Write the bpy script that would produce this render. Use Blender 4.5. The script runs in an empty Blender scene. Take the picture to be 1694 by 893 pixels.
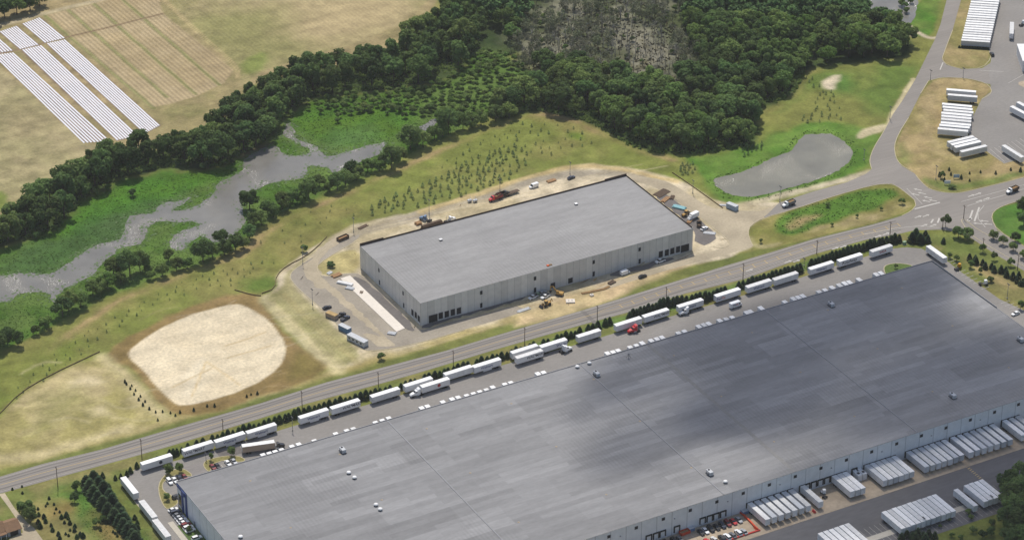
import bpy, bmesh, math, random
import numpy as np
from mathutils import Vector, Matrix, geometry
from math import pi, sin, cos, radians, tan

rng = random.Random(7)
nrng = np.random.RandomState(11)
C = bpy.context.scene.collection
SC = bpy.context.scene

# ------------------------------------------------------------------ camera
CAMPOS = np.array([-620.0, -1110.0, 720.0])
RM = np.array([[0.87345955, 0.23863092, 0.42440982],
               [-0.48689269, 0.43162757, 0.75936365],
               [0.00197933, 0.86991547, -0.49319688]])      # columns: right, up, forward
FPX = 4884.7
PW, PH = 1694.0, 893.0
cam = bpy.data.cameras.new('camera')
cam.sensor_width = 36.0
cam.lens = FPX / PW * 36.0
cam.clip_start = 5.0
cam.clip_end = 20000.0
camo = bpy.data.objects.new('camera', cam)
C.objects.link(camo)
mw = Matrix.Identity(4)
for i in range(3):
    mw[i][0] = RM[i, 0]; mw[i][1] = RM[i, 1]; mw[i][2] = -RM[i, 2]; mw[i][3] = CAMPOS[i]
camo.matrix_world = mw
SC.camera = camo

# ------------------------------------------------------------------ sky and sun
SUN_EL, SUN_AZ = 62.0, 22.0          # azimuth measured from +Y towards +X
w = bpy.data.worlds.new('World')
SC.world = w
w.use_nodes = True
wn = w.node_tree
sky = wn.nodes.new('ShaderNodeTexSky')
sky.sky_type = 'NISHITA'
sky.sun_disc = False
sky.sun_elevation = radians(SUN_EL)
sky.sun_rotation = radians(SUN_AZ)
sky.air_density = 1.0
sky.dust_density = 2.0
bgn = wn.nodes['Background']
bgn.inputs[1].default_value = 0.125
wn.links.new(sky.outputs[0], bgn.inputs[0])
sd = Vector((sin(radians(SUN_AZ)) * cos(radians(SUN_EL)), cos(radians(SUN_AZ)) * cos(radians(SUN_EL)), sin(radians(SUN_EL))))
sl = bpy.data.lights.new('sun', 'SUN')
sl.energy = 3.5
sl.angle = radians(0.6)
sl.color = (1.0, 0.955, 0.87)
so = bpy.data.objects.new('sun', sl)
C.objects.link(so)
so.rotation_euler = sd.to_track_quat('Z', 'Y').to_euler()
so.location = (0, 0, 300)
SC.view_settings.view_transform = 'Standard'
SC.view_settings.look = 'None'
SC.view_settings.exposure = 0.0
SC.view_settings.gamma = 1.0
HAZE = .000032
SC.cycles.max_bounces = 6
SC.cycles.diffuse_bounces = 3
SC.cycles.transparent_max_bounces = 12

# ------------------------------------------------------------------ measuring helpers
def ray(px, py):
    return RM @ np.array([px - PW / 2, -(py - PH / 2), FPX])

def G(px, py, z=0.0):
    d = ray(px, py)
    t = (z - CAMPOS[2]) / d[2]
    return (CAMPOS[0] + d[0] * t, CAMPOS[1] + d[1] * t)

def onY(px, py, y):
    d = ray(px, py)
    t = (y - CAMPOS[1]) / d[1]
    return (CAMPOS[0] + d[0] * t, CAMPOS[2] + d[2] * t)

def onX(px, py, x):
    d = ray(px, py)
    t = (x - CAMPOS[0]) / d[0]
    return (CAMPOS[1] + d[1] * t, CAMPOS[2] + d[2] * t)

def GP(pts, z=0.0):
    return [G(p[0], p[1], z) for p in pts]

def chaikin(pts, n=2, closed=True):
    pts = [tuple(p) for p in pts]
    for _ in range(n):
        out = []
        m = len(pts)
        if not closed:
            out.append(pts[0])
        for i in range(m if closed else m - 1):
            a, b = pts[i], pts[(i + 1) % m]
            out.append((a[0] * .75 + b[0] * .25, a[1] * .75 + b[1] * .25))
            out.append((a[0] * .25 + b[0] * .75, a[1] * .25 + b[1] * .75))
        if not closed:
            out.append(pts[-1])
        pts = out
    return pts

def rough_edge(pts, step=3.0, amp=1.0, seed=1):
    r = random.Random(seed)
    out = []
    m = len(pts)
    for i in range(m):
        a, b = pts[i], pts[(i + 1) % m]
        L = math.hypot(b[0] - a[0], b[1] - a[1])
        k = max(1, int(L / step))
        for j in range(k):
            t = j / k
            out.append((a[0] + (b[0] - a[0]) * t + r.uniform(-amp, amp), a[1] + (b[1] - a[1]) * t + r.uniform(-amp, amp)))
    return out

def inside(poly, x, y):
    c = False
    n = len(poly)
    j = n - 1
    for i in range(n):
        xi, yi = poly[i]
        xj, yj = poly[j]
        if (yi > y) != (yj > y) and x < (xj - xi) * (y - yi) / (yj - yi) + xi:
            c = not c
        j = i
    return c

def scatter(poly, n, mind, r, excl=()):
    xs = [p[0] for p in poly]
    ys = [p[1] for p in poly]
    cell = {}
    out = []
    tries = 0
    while len(out) < n and tries < n * 60:
        tries += 1
        x = r.uniform(min(xs), max(xs))
        y = r.uniform(min(ys), max(ys))
        if not inside(poly, x, y) or any(inside(e, x, y) for e in excl):
            continue
        k = (int(x // mind), int(y // mind))
        ok = True
        for i in (-1, 0, 1):
            for j in (-1, 0, 1):
                for q in cell.get((k[0] + i, k[1] + j), ()):
                    if (q[0] - x) ** 2 + (q[1] - y) ** 2 < mind * mind:
                        ok = False
        if ok:
            cell.setdefault(k, []).append((x, y))
            out.append((x, y))
    return out

# ------------------------------------------------------------------ materials
def lin(r, g, b, k=0.8):
    f = lambda v: ((v / 255 + 0.055) / 1.055) ** 2.4 if v > 10 else v / 255 / 12.92
    return (f(r) * k, f(g) * k, f(b) * k)

MATS = {}
def mat(name, col, rough=0.8, var=0.15, scale=0.5, bump=0.0, spec=0.3, metal=0.0, stretch=(1, 1, 1), var2=0.0, scale2=0.05, rnd=0.0, hue=None, facevar=0.0):
    m = bpy.data.materials.new(name)
    m.use_nodes = True
    nt = m.node_tree
    b = nt.nodes['Principled BSDF']
    b.inputs['Roughness'].default_value = rough
    b.inputs['Specular IOR Level'].default_value = spec
    b.inputs['Metallic'].default_value = metal
    tc = nt.nodes.new('ShaderNodeTexCoord')
    mp = nt.nodes.new('ShaderNodeMapping')
    mp.inputs['Scale'].default_value = stretch
    nt.links.new(tc.outputs['Object'], mp.inputs[0])
    def noise(sc, det=3):
        n = nt.nodes.new('ShaderNodeTexNoise')
        n.inputs['Scale'].default_value = sc
        n.inputs['Detail'].default_value = det
        nt.links.new(mp.outputs[0], n.inputs['Vector'])
        return n
    n1 = noise(scale)
    mr = nt.nodes.new('ShaderNodeMapRange')
    mr.inputs[1].default_value = 0.3
    mr.inputs[2].default_value = 0.7
    mr.inputs[3].default_value = 1 - var
    mr.inputs[4].default_value = 1 + var
    nt.links.new(n1.outputs[0], mr.inputs[0])
    fac = mr.outputs[0]
    def mul(a, bb):
        x = nt.nodes.new('ShaderNodeMath')
        x.operation = 'MULTIPLY'
        nt.links.new(a, x.inputs[0])
        nt.links.new(bb, x.inputs[1])
        return x.outputs[0]
    if var2:
        n2 = noise(scale2, 2)
        m2 = nt.nodes.new('ShaderNodeMapRange')
        m2.inputs[1].default_value = 0.3
        m2.inputs[2].default_value = 0.7
        m2.inputs[3].default_value = 1 - var2
        m2.inputs[4].default_value = 1 + var2
        nt.links.new(n2.outputs[0], m2.inputs[0])
        fac = mul(fac, m2.outputs[0])
    if rnd:
        oi = nt.nodes.new('ShaderNodeObjectInfo')
        m3 = nt.nodes.new('ShaderNodeMapRange')
        m3.inputs[3].default_value = 1 - rnd
        m3.inputs[4].default_value = 1 + rnd
        nt.links.new(oi.outputs['Random'], m3.inputs[0])
        fac = mul(fac, m3.outputs[0])
    vm = nt.nodes.new('ShaderNodeVectorMath')
    vm.operation = 'SCALE'
    if hue:
        mx = nt.nodes.new('ShaderNodeMix')
        mx.data_type = 'RGBA'
        mx.inputs[6].default_value = (*col, 1)
        mx.inputs[7].default_value = (*hue, 1)
        oi2 = nt.nodes.new('ShaderNodeObjectInfo')
        mm = nt.nodes.new('ShaderNodeMath')
        mm.operation = 'FRACT'
        m4 = nt.nodes.new('ShaderNodeMath')
        m4.operation = 'MULTIPLY'
        m4.inputs[1].default_value = 7.31
        nt.links.new(oi2.outputs['Random'], m4.inputs[0])
        nt.links.new(m4.outputs[0], mm.inputs[0])
        nt.links.new(mm.outputs[0], mx.inputs[0])
        nt.links.new(mx.outputs[2], vm.inputs[0])
    else:
        vm.inputs[0].default_value = col
    nt.links.new(fac, vm.inputs[3])
    nt.links.new(vm.outputs[0], b.inputs['Base Color'])
    if bump:
        bp = nt.nodes.new('ShaderNodeBump')
        bp.inputs['Strength'].default_value = bump
        bp.inputs['Distance'].default_value = 0.3
        n3 = noise(scale * 3, 4)
        nt.links.new(n3.outputs[0], bp.inputs['Height'])
        nt.links.new(bp.outputs[0], b.inputs['Normal'])
    MATS[name] = m
    return m

mat('asphalt', lin(158, 152, 147, .70), .92, .10, .9, var2=.10, scale2=.06, stretch=(.35, 1, 1))
mat('road_asphalt', lin(160, 153, 145, .68), .92, .08, .9, var2=.09, scale2=.08, stretch=(.08, 1, 1))
mat('lot_asphalt', lin(156, 151, 145, .70), .92, .07, .9, var2=.10, scale2=.05, stretch=(.5, 1, 1))
mat('yard_asphalt', lin(124, 122, 122, .66), .92, .10, .6, var2=.14, scale2=.06, stretch=(.3, 1, 1))
mat('dark_asphalt', lin(128, 122, 118, .68), .92, .12, .6, var2=.14, scale2=.06)
mat('fresh_asphalt', lin(168, 158, 142, .76), .92, .10, .8, var2=.16, scale2=.06)
mat('dusty_asphalt', lin(186, 172, 146, .78), .92, .10, .8, var2=.16, scale2=.07)
mat('concrete', lin(206, 198, 182, .75), .9, .06, .8, var2=.06)
mat('apron_concrete', lin(190, 172, 148, .75), .9, .12, .5, var2=.14, scale2=.09)
mat('kerb_concrete', lin(205, 192, 160, .72), .9, .08, .8)
mat('slab_concrete', lin(238, 228, 214, .82), .85, .05, .6, var2=.05)
mat('marking_white', lin(220, 214, 204, .68), .8, .15, 2)
mat('marking_yellow', lin(206, 180, 126, .75), .8, .15, 2)
mat('white_paint', (.78, .77, .75), .45, .08, .5, rnd=.07)
mat('offwhite_paint', (.64, .635, .615), .5, .12, .5, rnd=.14)
mat('grey_roof_paint', (.50, .515, .53), .5, .08, .3, rnd=.12)
mat('white_side', (.72, .71, .70), .5, .05, .5)
mat('tan_paint', lin(178, 158, 140, .8), .6, .06, .5)
mat('dark_steel', (.035, .035, .04), .6, .2, 1)
mat('grey_steel', (.22, .22, .23), .5, .12, 1)
mat('galvanised', (.48, .49, .50), .45, .1, 1)
mat('rubber', (.02, .02, .02), .85, .2, 2)
mat('glass_dark', (.02, .025, .03), .12, .1, 1, spec=.6)
mat('dark_opening', (.012, .012, .015), .7, .2, 1)
mat('blue_paint', lin(52, 78, 140, .8), .5, .06, .6)
mat('blue_letters', lin(70, 84, 140, .8), .6, .05, 1)
mat('dark_letters', lin(40, 42, 62, .8), .6, .05, 1)
mat('red_letters', lin(180, 50, 50, .8), .6, .05, 1)
mat('purple_letters', lin(80, 50, 120, .8), .6, .05, 1)
mat('orange_letters', lin(225, 100, 40, .8), .6, .05, 1)
mat('red_paint', lin(205, 40, 48, .8), .35, .05, .6, spec=.5)
mat('dark_red_paint', lin(130, 28, 38, .8), .35, .05, .6, spec=.5)
mat('black_paint', (.015, .016, .02), .3, .05, .6, spec=.5)
mat('navy_paint', (.03, .04, .07), .3, .05, .6, spec=.5)
mat('silver_paint', (.42, .43, .45), .3, .05, .6, spec=.5, metal=.3)
mat('greycar_paint', (.14, .145, .155), .3, .05, .6, spec=.5)
mat('white_car', (.80, .80, .79), .3, .03, .6, spec=.5)
mat('orange_paint', lin(225, 80, 40, .8), .6, .08, .6)
mat('yellow_paint', lin(225, 165, 40, .8), .5, .1, .8)
mat('machine_yellow', lin(190, 150, 80, .8), .6, .15, .8)
mat('truck_blue', lin(110, 140, 175, .8), .5, .08, .6)
mat('container_blue', lin(95, 130, 165, .8), .55, .08, .6)
mat('container_pale', lin(170, 190, 205, .8), .5, .08, .6)
mat('teal_sheet', lin(150, 200, 205, .8), .6, .08, .6)
mat('lumber', lin(176, 138, 98, .8), .85, .25, 1.5)
mat('old_wood', lin(110, 92, 76, .7), .9, .2, 1.2)
mat('wire_grey', (.2, .2, .2), .7, .1, 1)
mat('soil_pile', lin(196, 166, 116, .78), .95, .16, .5, bump=.5)
mat('soil_dark', lin(150, 120, 82, .75), .95, .2, .5, bump=.5)
mat('gravel_dark', lin(112, 108, 108, .7), .95, .2, 1.0, bump=.4)
mat('silt_cloth', lin(138, 118, 84, .72), .9, .2, .8)
mat('bark', (.09, .07, .055), .95, .2, 1)
mat('dead_wood', lin(156, 152, 142, .72), .95, .25, 1, rnd=.25)
mat('leaf_dark', (.088, .158, .046), .8, .30, .45, rnd=.40, hue=(.140, .200, .058), spec=.15)
mat('leaf_mid', (.116, .196, .050), .8, .30, .45, rnd=.34, hue=(.170, .225, .062), spec=.15)
mat('leaf_light', (.125, .220, .045), .8, .30, .45, rnd=.25, hue=(.17, .24, .065), spec=.15)
mat('leaf_olive', (.145, .175, .088), .85, .25, .45, rnd=.25, hue=(.19, .19, .125), spec=.12)
mat('needle', (.026, .052, .024), .85, .25, .8, rnd=.28, hue=(.040, .068, .026), spec=.12)
mat('needle_green', (.046, .092, .032), .85, .25, .8, rnd=.28, hue=(.07, .12, .04), spec=.12)
mat('marsh_leaf', (.088, .150, .036), .8, .22, .12, rnd=.1, var2=.25, scale2=.03, spec=.15)
mat('house_roof', lin(150, 118, 90, .7), .9, .12, 1.0)
mat('house_siding', lin(170, 172, 176, .75), .8, .05, 1.0)
mat('mulch_plastic', (.74, .73, .75), .35, .05, 1.0)
mat('brown_steel', lin(104, 84, 66, .75), .8, .2, 1.0)
mat('drain_dust', lin(190, 172, 146, .7), .9, .2, 1)
mat('walk_pad', lin(152, 150, 147, .66), .9, .1, .5)
mat('pale_paint', (.68, .67, .65), .5, .12, .5, rnd=.12)
mat('parapet_shade', lin(88, 72, 62, .75), .9, .15, .5)  # dark brown carries the shade of the parapets' inner faces in its colour
mat('mint_paint', lin(150, 175, 140, .8), .6, .05, 1)
mat('flower', lin(205, 190, 60, .8), .8, .3, 1)

for _n in ('leaf_dark', 'leaf_mid', 'leaf_light', 'leaf_olive', 'marsh_leaf', 'needle_green'):
    _t = MATS[_n].node_tree
    _b = _t.nodes['Principled BSDF']
    _x = _t.nodes.new('ShaderNodeBsdfTranslucent')
    _m = _t.nodes.new('ShaderNodeMixShader')
    _m.inputs[0].default_value = .42
    _t.links.new(_b.inputs['Base Color'].links[0].from_socket, _x.inputs['Color'])
    _t.links.new(_b.outputs[0], _m.inputs[1])
    _t.links.new(_x.outputs[0], _m.inputs[2])
    _t.links.new(_m.outputs[0], _t.nodes['Material Output'].inputs['Surface'])

def roof_material(name, base, pan, dark, amt, joint):
    m = bpy.data.materials.new(name)
    m.use_nodes = True
    nt = m.node_tree
    b = nt.nodes['Principled BSDF']
    b.inputs['Roughness'].default_value = .8
    b.inputs['Specular IOR Level'].default_value = .25
    tc = nt.nodes.new('ShaderNodeTexCoord')
    br = nt.nodes.new('ShaderNodeTexBrick')
    br.offset = 0.37
    br.squash = 1.0
    br.inputs['Color1'].default_value = (1 - pan, 1 - pan, 1 - pan, 1)
    br.inputs['Color2'].default_value = (1 + pan, 1 + pan, 1 + pan, 1)
    br.inputs['Mortar'].default_value = (joint, joint, joint, 1)
    br.inputs['Scale'].default_value = 1.0
    br.inputs['Mortar Size'].default_value = 0.05
    br.inputs['Bias'].default_value = 0.0
    br.inputs['Brick Width'].default_value = 31.0
    br.inputs['Row Height'].default_value = 3.05
    nt.links.new(tc.outputs['Object'], br.inputs['Vector'])
    br2 = nt.nodes.new('ShaderNodeTexBrick')
    br2.offset = 0.61
    br2.inputs['Color1'].default_value = (1 - pan, 1 - pan, 1 - pan, 1)
    br2.inputs['Color2'].default_value = (1 + pan, 1 + pan, 1 + pan, 1)
    br2.inputs['Mortar'].default_value = (1, 1, 1, 1)
    br2.inputs['Scale'].default_value = 1.0
    br2.inputs['Mortar Size'].default_value = 0.0
    br2.inputs['Brick Width'].default_value = 47.0
    br2.inputs['Row Height'].default_value = 12.2
    nt.links.new(tc.outputs['Object'], br2.inputs['Vector'])
    mp = nt.nodes.new('ShaderNodeMapping')
    mp.inputs['Scale'].default_value = (.022, .10, 1)
    nt.links.new(tc.outputs['Object'], mp.inputs[0])
    n = nt.nodes.new('ShaderNodeTexNoise')
    n.inputs['Scale'].default_value = 1.6
    n.inputs['Detail'].default_value = 6
    n.inputs['Roughness'].default_value = .65
    nt.links.new(mp.outputs[0], n.inputs['Vector'])
    mr = nt.nodes.new('ShaderNodeMapRange')
    mr.inputs[1].default_value = .3
    mr.inputs[2].default_value = .7
    mr.inputs[3].default_value = 1 - amt
    mr.inputs[4].default_value = 1 + amt * .6
    nt.links.new(n.outputs[0], mr.inputs[0])
    # seams of the membrane, close together across the long direction
    mp3 = nt.nodes.new('ShaderNodeMapping')
    mp3.inputs['Scale'].default_value = (.35, .9, 1)
    nt.links.new(tc.outputs['Object'], mp3.inputs[0])
    n3 = nt.nodes.new('ShaderNodeTexNoise')
    n3.inputs['Scale'].default_value = 1.0
    n3.inputs['Detail'].default_value = 3
    nt.links.new(mp3.outputs[0], n3.inputs['Vector'])
    mr3 = nt.nodes.new('ShaderNodeMapRange')
    mr3.inputs[1].default_value = .3
    mr3.inputs[2].default_value = .7
    mr3.inputs[3].default_value = .94
    mr3.inputs[4].default_value = 1.06
    nt.links.new(n3.outputs[0], mr3.inputs[0])
    wv = nt.nodes.new('ShaderNodeTexWave')
    wv.wave_type = 'BANDS'
    wv.bands_direction = 'X'
    wv.inputs['Scale'].default_value = .17
    wv.inputs['Distortion'].default_value = .6
    wv.inputs['Detail'].default_value = 1
    nt.links.new(tc.outputs['Object'], wv.inputs['Vector'])
    n4 = nt.nodes.new('ShaderNodeTexNoise')
    n4.inputs['Scale'].default_value = .035
    n4.inputs['Detail'].default_value = 2
    nt.links.new(tc.outputs['Object'], n4.inputs['Vector'])
    gate = nt.nodes.new('ShaderNodeMapRange')
    gate.inputs[1].default_value = .48
    gate.inputs[2].default_value = .6
    gate.inputs[3].default_value = 0
    gate.inputs[4].default_value = .10
    nt.links.new(n4.outputs[0], gate.inputs[0])
    wm = nt.nodes.new('ShaderNodeMath')
    wm.operation = 'MULTIPLY'
    nt.links.new(wv.outputs['Fac'], wm.inputs[0])
    nt.links.new(gate.outputs[0], wm.inputs[1])
    wo = nt.nodes.new('ShaderNodeMath')
    wo.operation = 'SUBTRACT'
    wo.inputs[0].default_value = 1.02
    nt.links.new(wm.outputs[0], wo.inputs[1])
    def vmul(a, c2):
        v = nt.nodes.new('ShaderNodeVectorMath')
        v.operation = 'MULTIPLY'
        if isinstance(a, tuple):
            v.inputs[0].default_value = a
        else:
            nt.links.new(a, v.inputs[0])
        nt.links.new(c2, v.inputs[1])
        return v.outputs[0]
    o = vmul(base, br.outputs['Color'])
    o = vmul(o, br2.outputs['Color'])
    o = vmul(o, mr.outputs[0])
    o = vmul(o, mr3.outputs[0])
    o = vmul(o, wo.outputs[0])
    nt.links.new(o, b.inputs['Base Color'])
    MATS[name] = m
roof_material('membrane_roof', lin(161, 160, 160, .65), .115, None, .13, .85)
roof_material('new_roof', lin(174, 172, 170, .66), .028, None, .12, .97)

def panel_wall_material(name, base, width, amt, axis):
    m = bpy.data.materials.new(name)
    m.use_nodes = True
    nt = m.node_tree
    b = nt.nodes['Principled BSDF']
    b.inputs['Roughness'].default_value = .85
    tc = nt.nodes.new('ShaderNodeTexCoord')
    sp = nt.nodes.new('ShaderNodeSeparateXYZ')
    nt.links.new(tc.outputs['Object'], sp.inputs[0])
    dv = nt.nodes.new('ShaderNodeMath'); dv.operation = 'DIVIDE'
    dv.inputs[1].default_value = width
    nt.links.new(sp.outputs[axis], dv.inputs[0])
    fl = nt.nodes.new('ShaderNodeMath'); fl.operation = 'FLOOR'
    nt.links.new(dv.outputs[0], fl.inputs[0])
    wn_ = nt.nodes.new('ShaderNodeTexWhiteNoise'); wn_.noise_dimensions = '1D'
    nt.links.new(fl.outputs[0], wn_.inputs['W'])
    mr = nt.nodes.new('ShaderNodeMapRange')
    mr.inputs[3].default_value = 1 - amt
    mr.inputs[4].default_value = 1 + amt
    nt.links.new(wn_.outputs['Value'], mr.inputs[0])
    fr = nt.nodes.new('ShaderNodeMath'); fr.operation = 'FRACT'
    nt.links.new(dv.outputs[0], fr.inputs[0])
    lt = nt.nodes.new('ShaderNodeMath'); lt.operation = 'LESS_THAN'
    lt.inputs[1].default_value = .06
    nt.links.new(fr.outputs[0], lt.inputs[0])
    j = nt.nodes.new('ShaderNodeMapRange')
    j.inputs[3].default_value = 1.0
    j.inputs[4].default_value = .72
    nt.links.new(lt.outputs[0], j.inputs[0])
    n = nt.nodes.new('ShaderNodeTexNoise')
    n.inputs['Scale'].default_value = .35
    n.inputs['Detail'].default_value = 4
    nt.links.new(tc.outputs['Object'], n.inputs['Vector'])
    mr2 = nt.nodes.new('ShaderNodeMapRange')
    mr2.inputs[1].default_value = .3
    mr2.inputs[2].default_value = .7
    mr2.inputs[3].default_value = .93
    mr2.inputs[4].default_value = 1.06
    nt.links.new(n.outputs[0], mr2.inputs[0])
    a1 = nt.nodes.new('ShaderNodeMath'); a1.operation = 'MULTIPLY'
    a2 = nt.nodes.new('ShaderNodeMath'); a2.operation = 'MULTIPLY'
    nt.links.new(mr.outputs[0], a1.inputs[0]); nt.links.new(j.outputs[0], a1.inputs[1])
    nt.links.new(a1.outputs[0], a2.inputs[0]); nt.links.new(mr2.outputs[0], a2.inputs[1])
    v = nt.nodes.new('ShaderNodeVectorMath'); v.operation = 'SCALE'
    v.inputs[0].default_value = base
    nt.links.new(a2.outputs[0], v.inputs[3])
    nt.links.new(v.outputs[0], b.inputs['Base Color'])
    MATS[name] = m
panel_wall_material('tiltup_x', (.61, .585, .54), 3.66, .10, 'X')
panel_wall_material('tiltup_y', (.61, .585, .54), 3.66, .06, 'Y')
panel_wall_material('metal_wall_x', (.66, .67, .68), 7.6, .02, 'X')
panel_wall_material('metal_wall_y', (.68, .69, .70), 7.6, .02, 'Y')

def water_material(name, base, amp, gate0, gate1):
    m = bpy.data.materials.new(name)
    m.use_nodes = True
    nt = m.node_tree
    b = nt.nodes['Principled BSDF']
    b.inputs['Roughness'].default_value = .15
    b.inputs['IOR'].default_value = 1.33
    b.inputs['Specular IOR Level'].default_value = .6
    tc = nt.nodes.new('ShaderNodeTexCoord')
    def nz(sc, det):
        n = nt.nodes.new('ShaderNodeTexNoise')
        n.inputs['Scale'].default_value = sc
        n.inputs['Detail'].default_value = det
        nt.links.new(tc.outputs['Object'], n.inputs['Vector'])
        return n
    n = nz(1.7, 4)
    n2 = nz(.03, 2)
    mr = nt.nodes.new('ShaderNodeMapRange')
    mr.inputs[1].default_value = gate0
    mr.inputs[2].default_value = gate1
    mr.inputs[3].default_value = .05
    mr.inputs[4].default_value = amp
    nt.links.new(n2.outputs[0], mr.inputs[0])
    bp = nt.nodes.new('ShaderNodeBump')
    bp.inputs['Distance'].default_value = 1.0
    nt.links.new(mr.outputs[0], bp.inputs['Strength'])
    nt.links.new(n.outputs[0], bp.inputs['Height'])
    nt.links.new(bp.outputs[0], b.inputs['Normal'])
    n3 = nz(.06, 4)
    cr = nt.nodes.new('ShaderNodeMapRange')
    cr.inputs[1].default_value = .3
    cr.inputs[2].default_value = .7
    cr.inputs[3].default_value = .82
    cr.inputs[4].default_value = 1.14
    nt.links.new(n3.outputs[0], cr.inputs[0])
    v = nt.nodes.new('ShaderNodeVectorMath'); v.operation = 'SCALE'
    v.inputs[0].default_value = base
    nt.links.new(cr.outputs[0], v.inputs[3])
    nt.links.new(v.outputs[0], b.inputs['Base Color'])
    MATS[name] = m
water_material('water', (.182, .174, .155), .66, .44, .64)
water_material('pond_water', (.190, .180, .142), .46, .40, .64)

# ------------------------------------------------------------------ object helpers
def tag(o, label=None, cat=None, group=None, kind=None):
    if label: o['label'] = label
    if cat: o['category'] = cat
    if group: o['group'] = group
    if kind: o['kind'] = kind
    return o

def empty(name, loc=(0, 0, 0), rz=0.0):
    o = bpy.data.objects.new(name, None)
    o.empty_display_size = .5
    o.location = loc
    o.rotation_euler = (0, 0, rz)
    C.objects.link(o)
    return o

def kids(o):
    return KIDS.get(o.name, [])
KIDS = {}

def setparent(o, p):
    o.parent = p
    KIDS.setdefault(p.name, []).append(o)

def copy_tree(o, parent=None, skip=()):
    c = o.copy()
    C.objects.link(c)
    if parent is not None:
        setparent(c, parent)
    for ch in list(kids(o)):
        if ch.name.split('.')[0] in skip:
            continue
        copy_tree(ch, c, skip)
    return c

class MB:
    def __init__(self):
        self.v = []
        self.f = []
        self.sm = []
    def add(self, vs, fs, smooth=False):
        n = len(self.v)
        self.v += [tuple(p) for p in vs]
        self.f += [tuple(i + n for i in f) for f in fs]
        self.sm += [smooth] * len(fs)
        return self
    def box(self, x0, x1, y0, y1, z0, z1):
        vs = [(x0, y0, z0), (x1, y0, z0), (x1, y1, z0), (x0, y1, z0), (x0, y0, z1), (x1, y0, z1), (x1, y1, z1), (x0, y1, z1)]
        return self.add(vs, [(0, 3, 2, 1), (4, 5, 6, 7), (0, 1, 5, 4), (1, 2, 6, 5), (2, 3, 7, 6), (3, 0, 4, 7)])
    def cbox(self, x0, x1, y0, y1, z0, z1, c=.05):
        """box with chamfered vertical edges and top"""
        def ringv(z, i):
            return [(x0 + c + i, y0 + i, z), (x1 - c - i, y0 + i, z), (x1 - i, y0 + c + i, z), (x1 - i, y1 - c - i, z),
                    (x1 - c - i, y1 - i, z), (x0 + c + i, y1 - i, z), (x0 + i, y1 - c - i, z), (x0 + i, y0 + c + i, z)]
        vs = ringv(z0, 0) + ringv(z1 - c, 0) + ringv(z1, c * .7)
        fs = []
        for k in (0, 8):
            for i in range(8):
                j = (i + 1) % 8
                fs.append((k + i, k + j, k + 8 + j, k + 8 + i))
        fs.append(tuple(range(16, 24)))
        fs.append(tuple(range(7, -1, -1)))
        return self.add(vs, fs)
    def prism(self, prof, y0, y1, axis='y', inset=0.0):
        """prof: list of (x,z), extruded along y; inset narrows the far profile"""
        n = len(prof)
        vs = [(x, y0, z) for x, z in prof] + [(x, y1, z) for x, z in prof]
        fs = [tuple(range(n)), tuple(range(2 * n - 1, n - 1, -1))]
        for i in range(n):
            j = (i + 1) % n
            fs.append((j, i, n + i, n + j))
        if axis == 'x':
            vs = [(y, x, z) for x, y, z in vs]
        return self.add(vs, fs)
    def loft(self, rings, smooth=False, cap=True):
        n = len(rings[0])
        vs = [p for r in rings for p in r]
        fs = []
        for k in range(len(rings) - 1):
            for i in range(n):
                j = (i + 1) % n
                fs.append((k * n + i, k * n + j, (k + 1) * n + j, (k + 1) * n + i))
        if cap:
            fs.append(tuple(range(n - 1, -1, -1)))
            fs.append(tuple(range((len(rings) - 1) * n, len(rings) * n)))
        return self.add(vs, fs, smooth)
    def tube(self, a, b, r0, r1=None, n=8, smooth=True):
        r1 = r0 if r1 is None else r1
        a, b = Vector(a), Vector(b)
        d = (b - a).normalized()
        u = d.orthogonal().normalized()
        v = d.cross(u)
        def ring(c, r):
            return [tuple(c + u * (r * cos(2 * pi * i / n)) + v * (r * sin(2 * pi * i / n))) for i in range(n)]
        return self.loft([ring(a, r0), ring(b, r1)], smooth)
    def wheel(self, x, y, z, r, wd, n=14):
        return self.tube((x, y - wd / 2, z), (x, y + wd / 2, z), r, r, n)
    def lathe(self, prof, cx=0, cy=0, n=12):
        return self.loft([[(cx + r * cos(2 * pi * i / n), cy + r * sin(2 * pi * i / n), z) for i in range(n)] for r, z in prof], True)
    def mesh(self, name, m):
        me = bpy.data.meshes.new(name)
        me.from_pydata(self.v, [], self.f)
        me.update()
        if any(self.sm):
            me.polygons.foreach_set('use_smooth', self.sm)
        if m is not None:
            me.materials.append(MATS[m] if isinstance(m, str) else m)
        return me
    def build(self, name, m, parent=None, loc=(0, 0, 0), rz=0.0):
        o = bpy.data.objects.new(name, self.mesh(name, m))
        o.location = loc
        o.rotation_euler = (0, 0, rz)
        C.objects.link(o)
        if parent is not None:
            setparent(o, parent)
        return o

def recolor(o, m):
    o.material_slots[0].link = 'OBJECT'
    o.material_slots[0].material = MATS[m]

def child(root, base):
    for c in kids(root):
        if c.name.split('.')[0] == base:
            return c

def sheet(name, pts, z, m, kind='structure', thick=0.0):
    """flat horizontal polygon (world xy)"""
    tri = geometry.tessellate_polygon([[Vector((p[0], p[1], 0)) for p in pts]])
    mb = MB()
    vs = [(p[0], p[1], z) for p in pts]
    fs = []
    for t in tri:
        a, b, c = [Vector(vs[i]) for i in t]
        fs.append(t if (b - a).cross(c - a).z > 0 else t[::-1])
    mb.add(vs, fs)
    if thick:
        n = len(pts)
        area = sum(pts[i][0] * pts[(i + 1) % n][1] - pts[(i + 1) % n][0] * pts[i][1] for i in range(n))
        lo = [(p[0], p[1], z - thick) for p in pts]
        k = len(mb.v)
        mb.v += lo
        for i in range(n):
            j = (i + 1) % n
            f = (k + i, k + j, j, i) if area > 0 else (k + j, k + i, i, j)
            mb.f.append(f)
            mb.sm.append(False)
    o = mb.build(name, m)
    if kind:
        o['kind'] = kind
    return o

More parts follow.
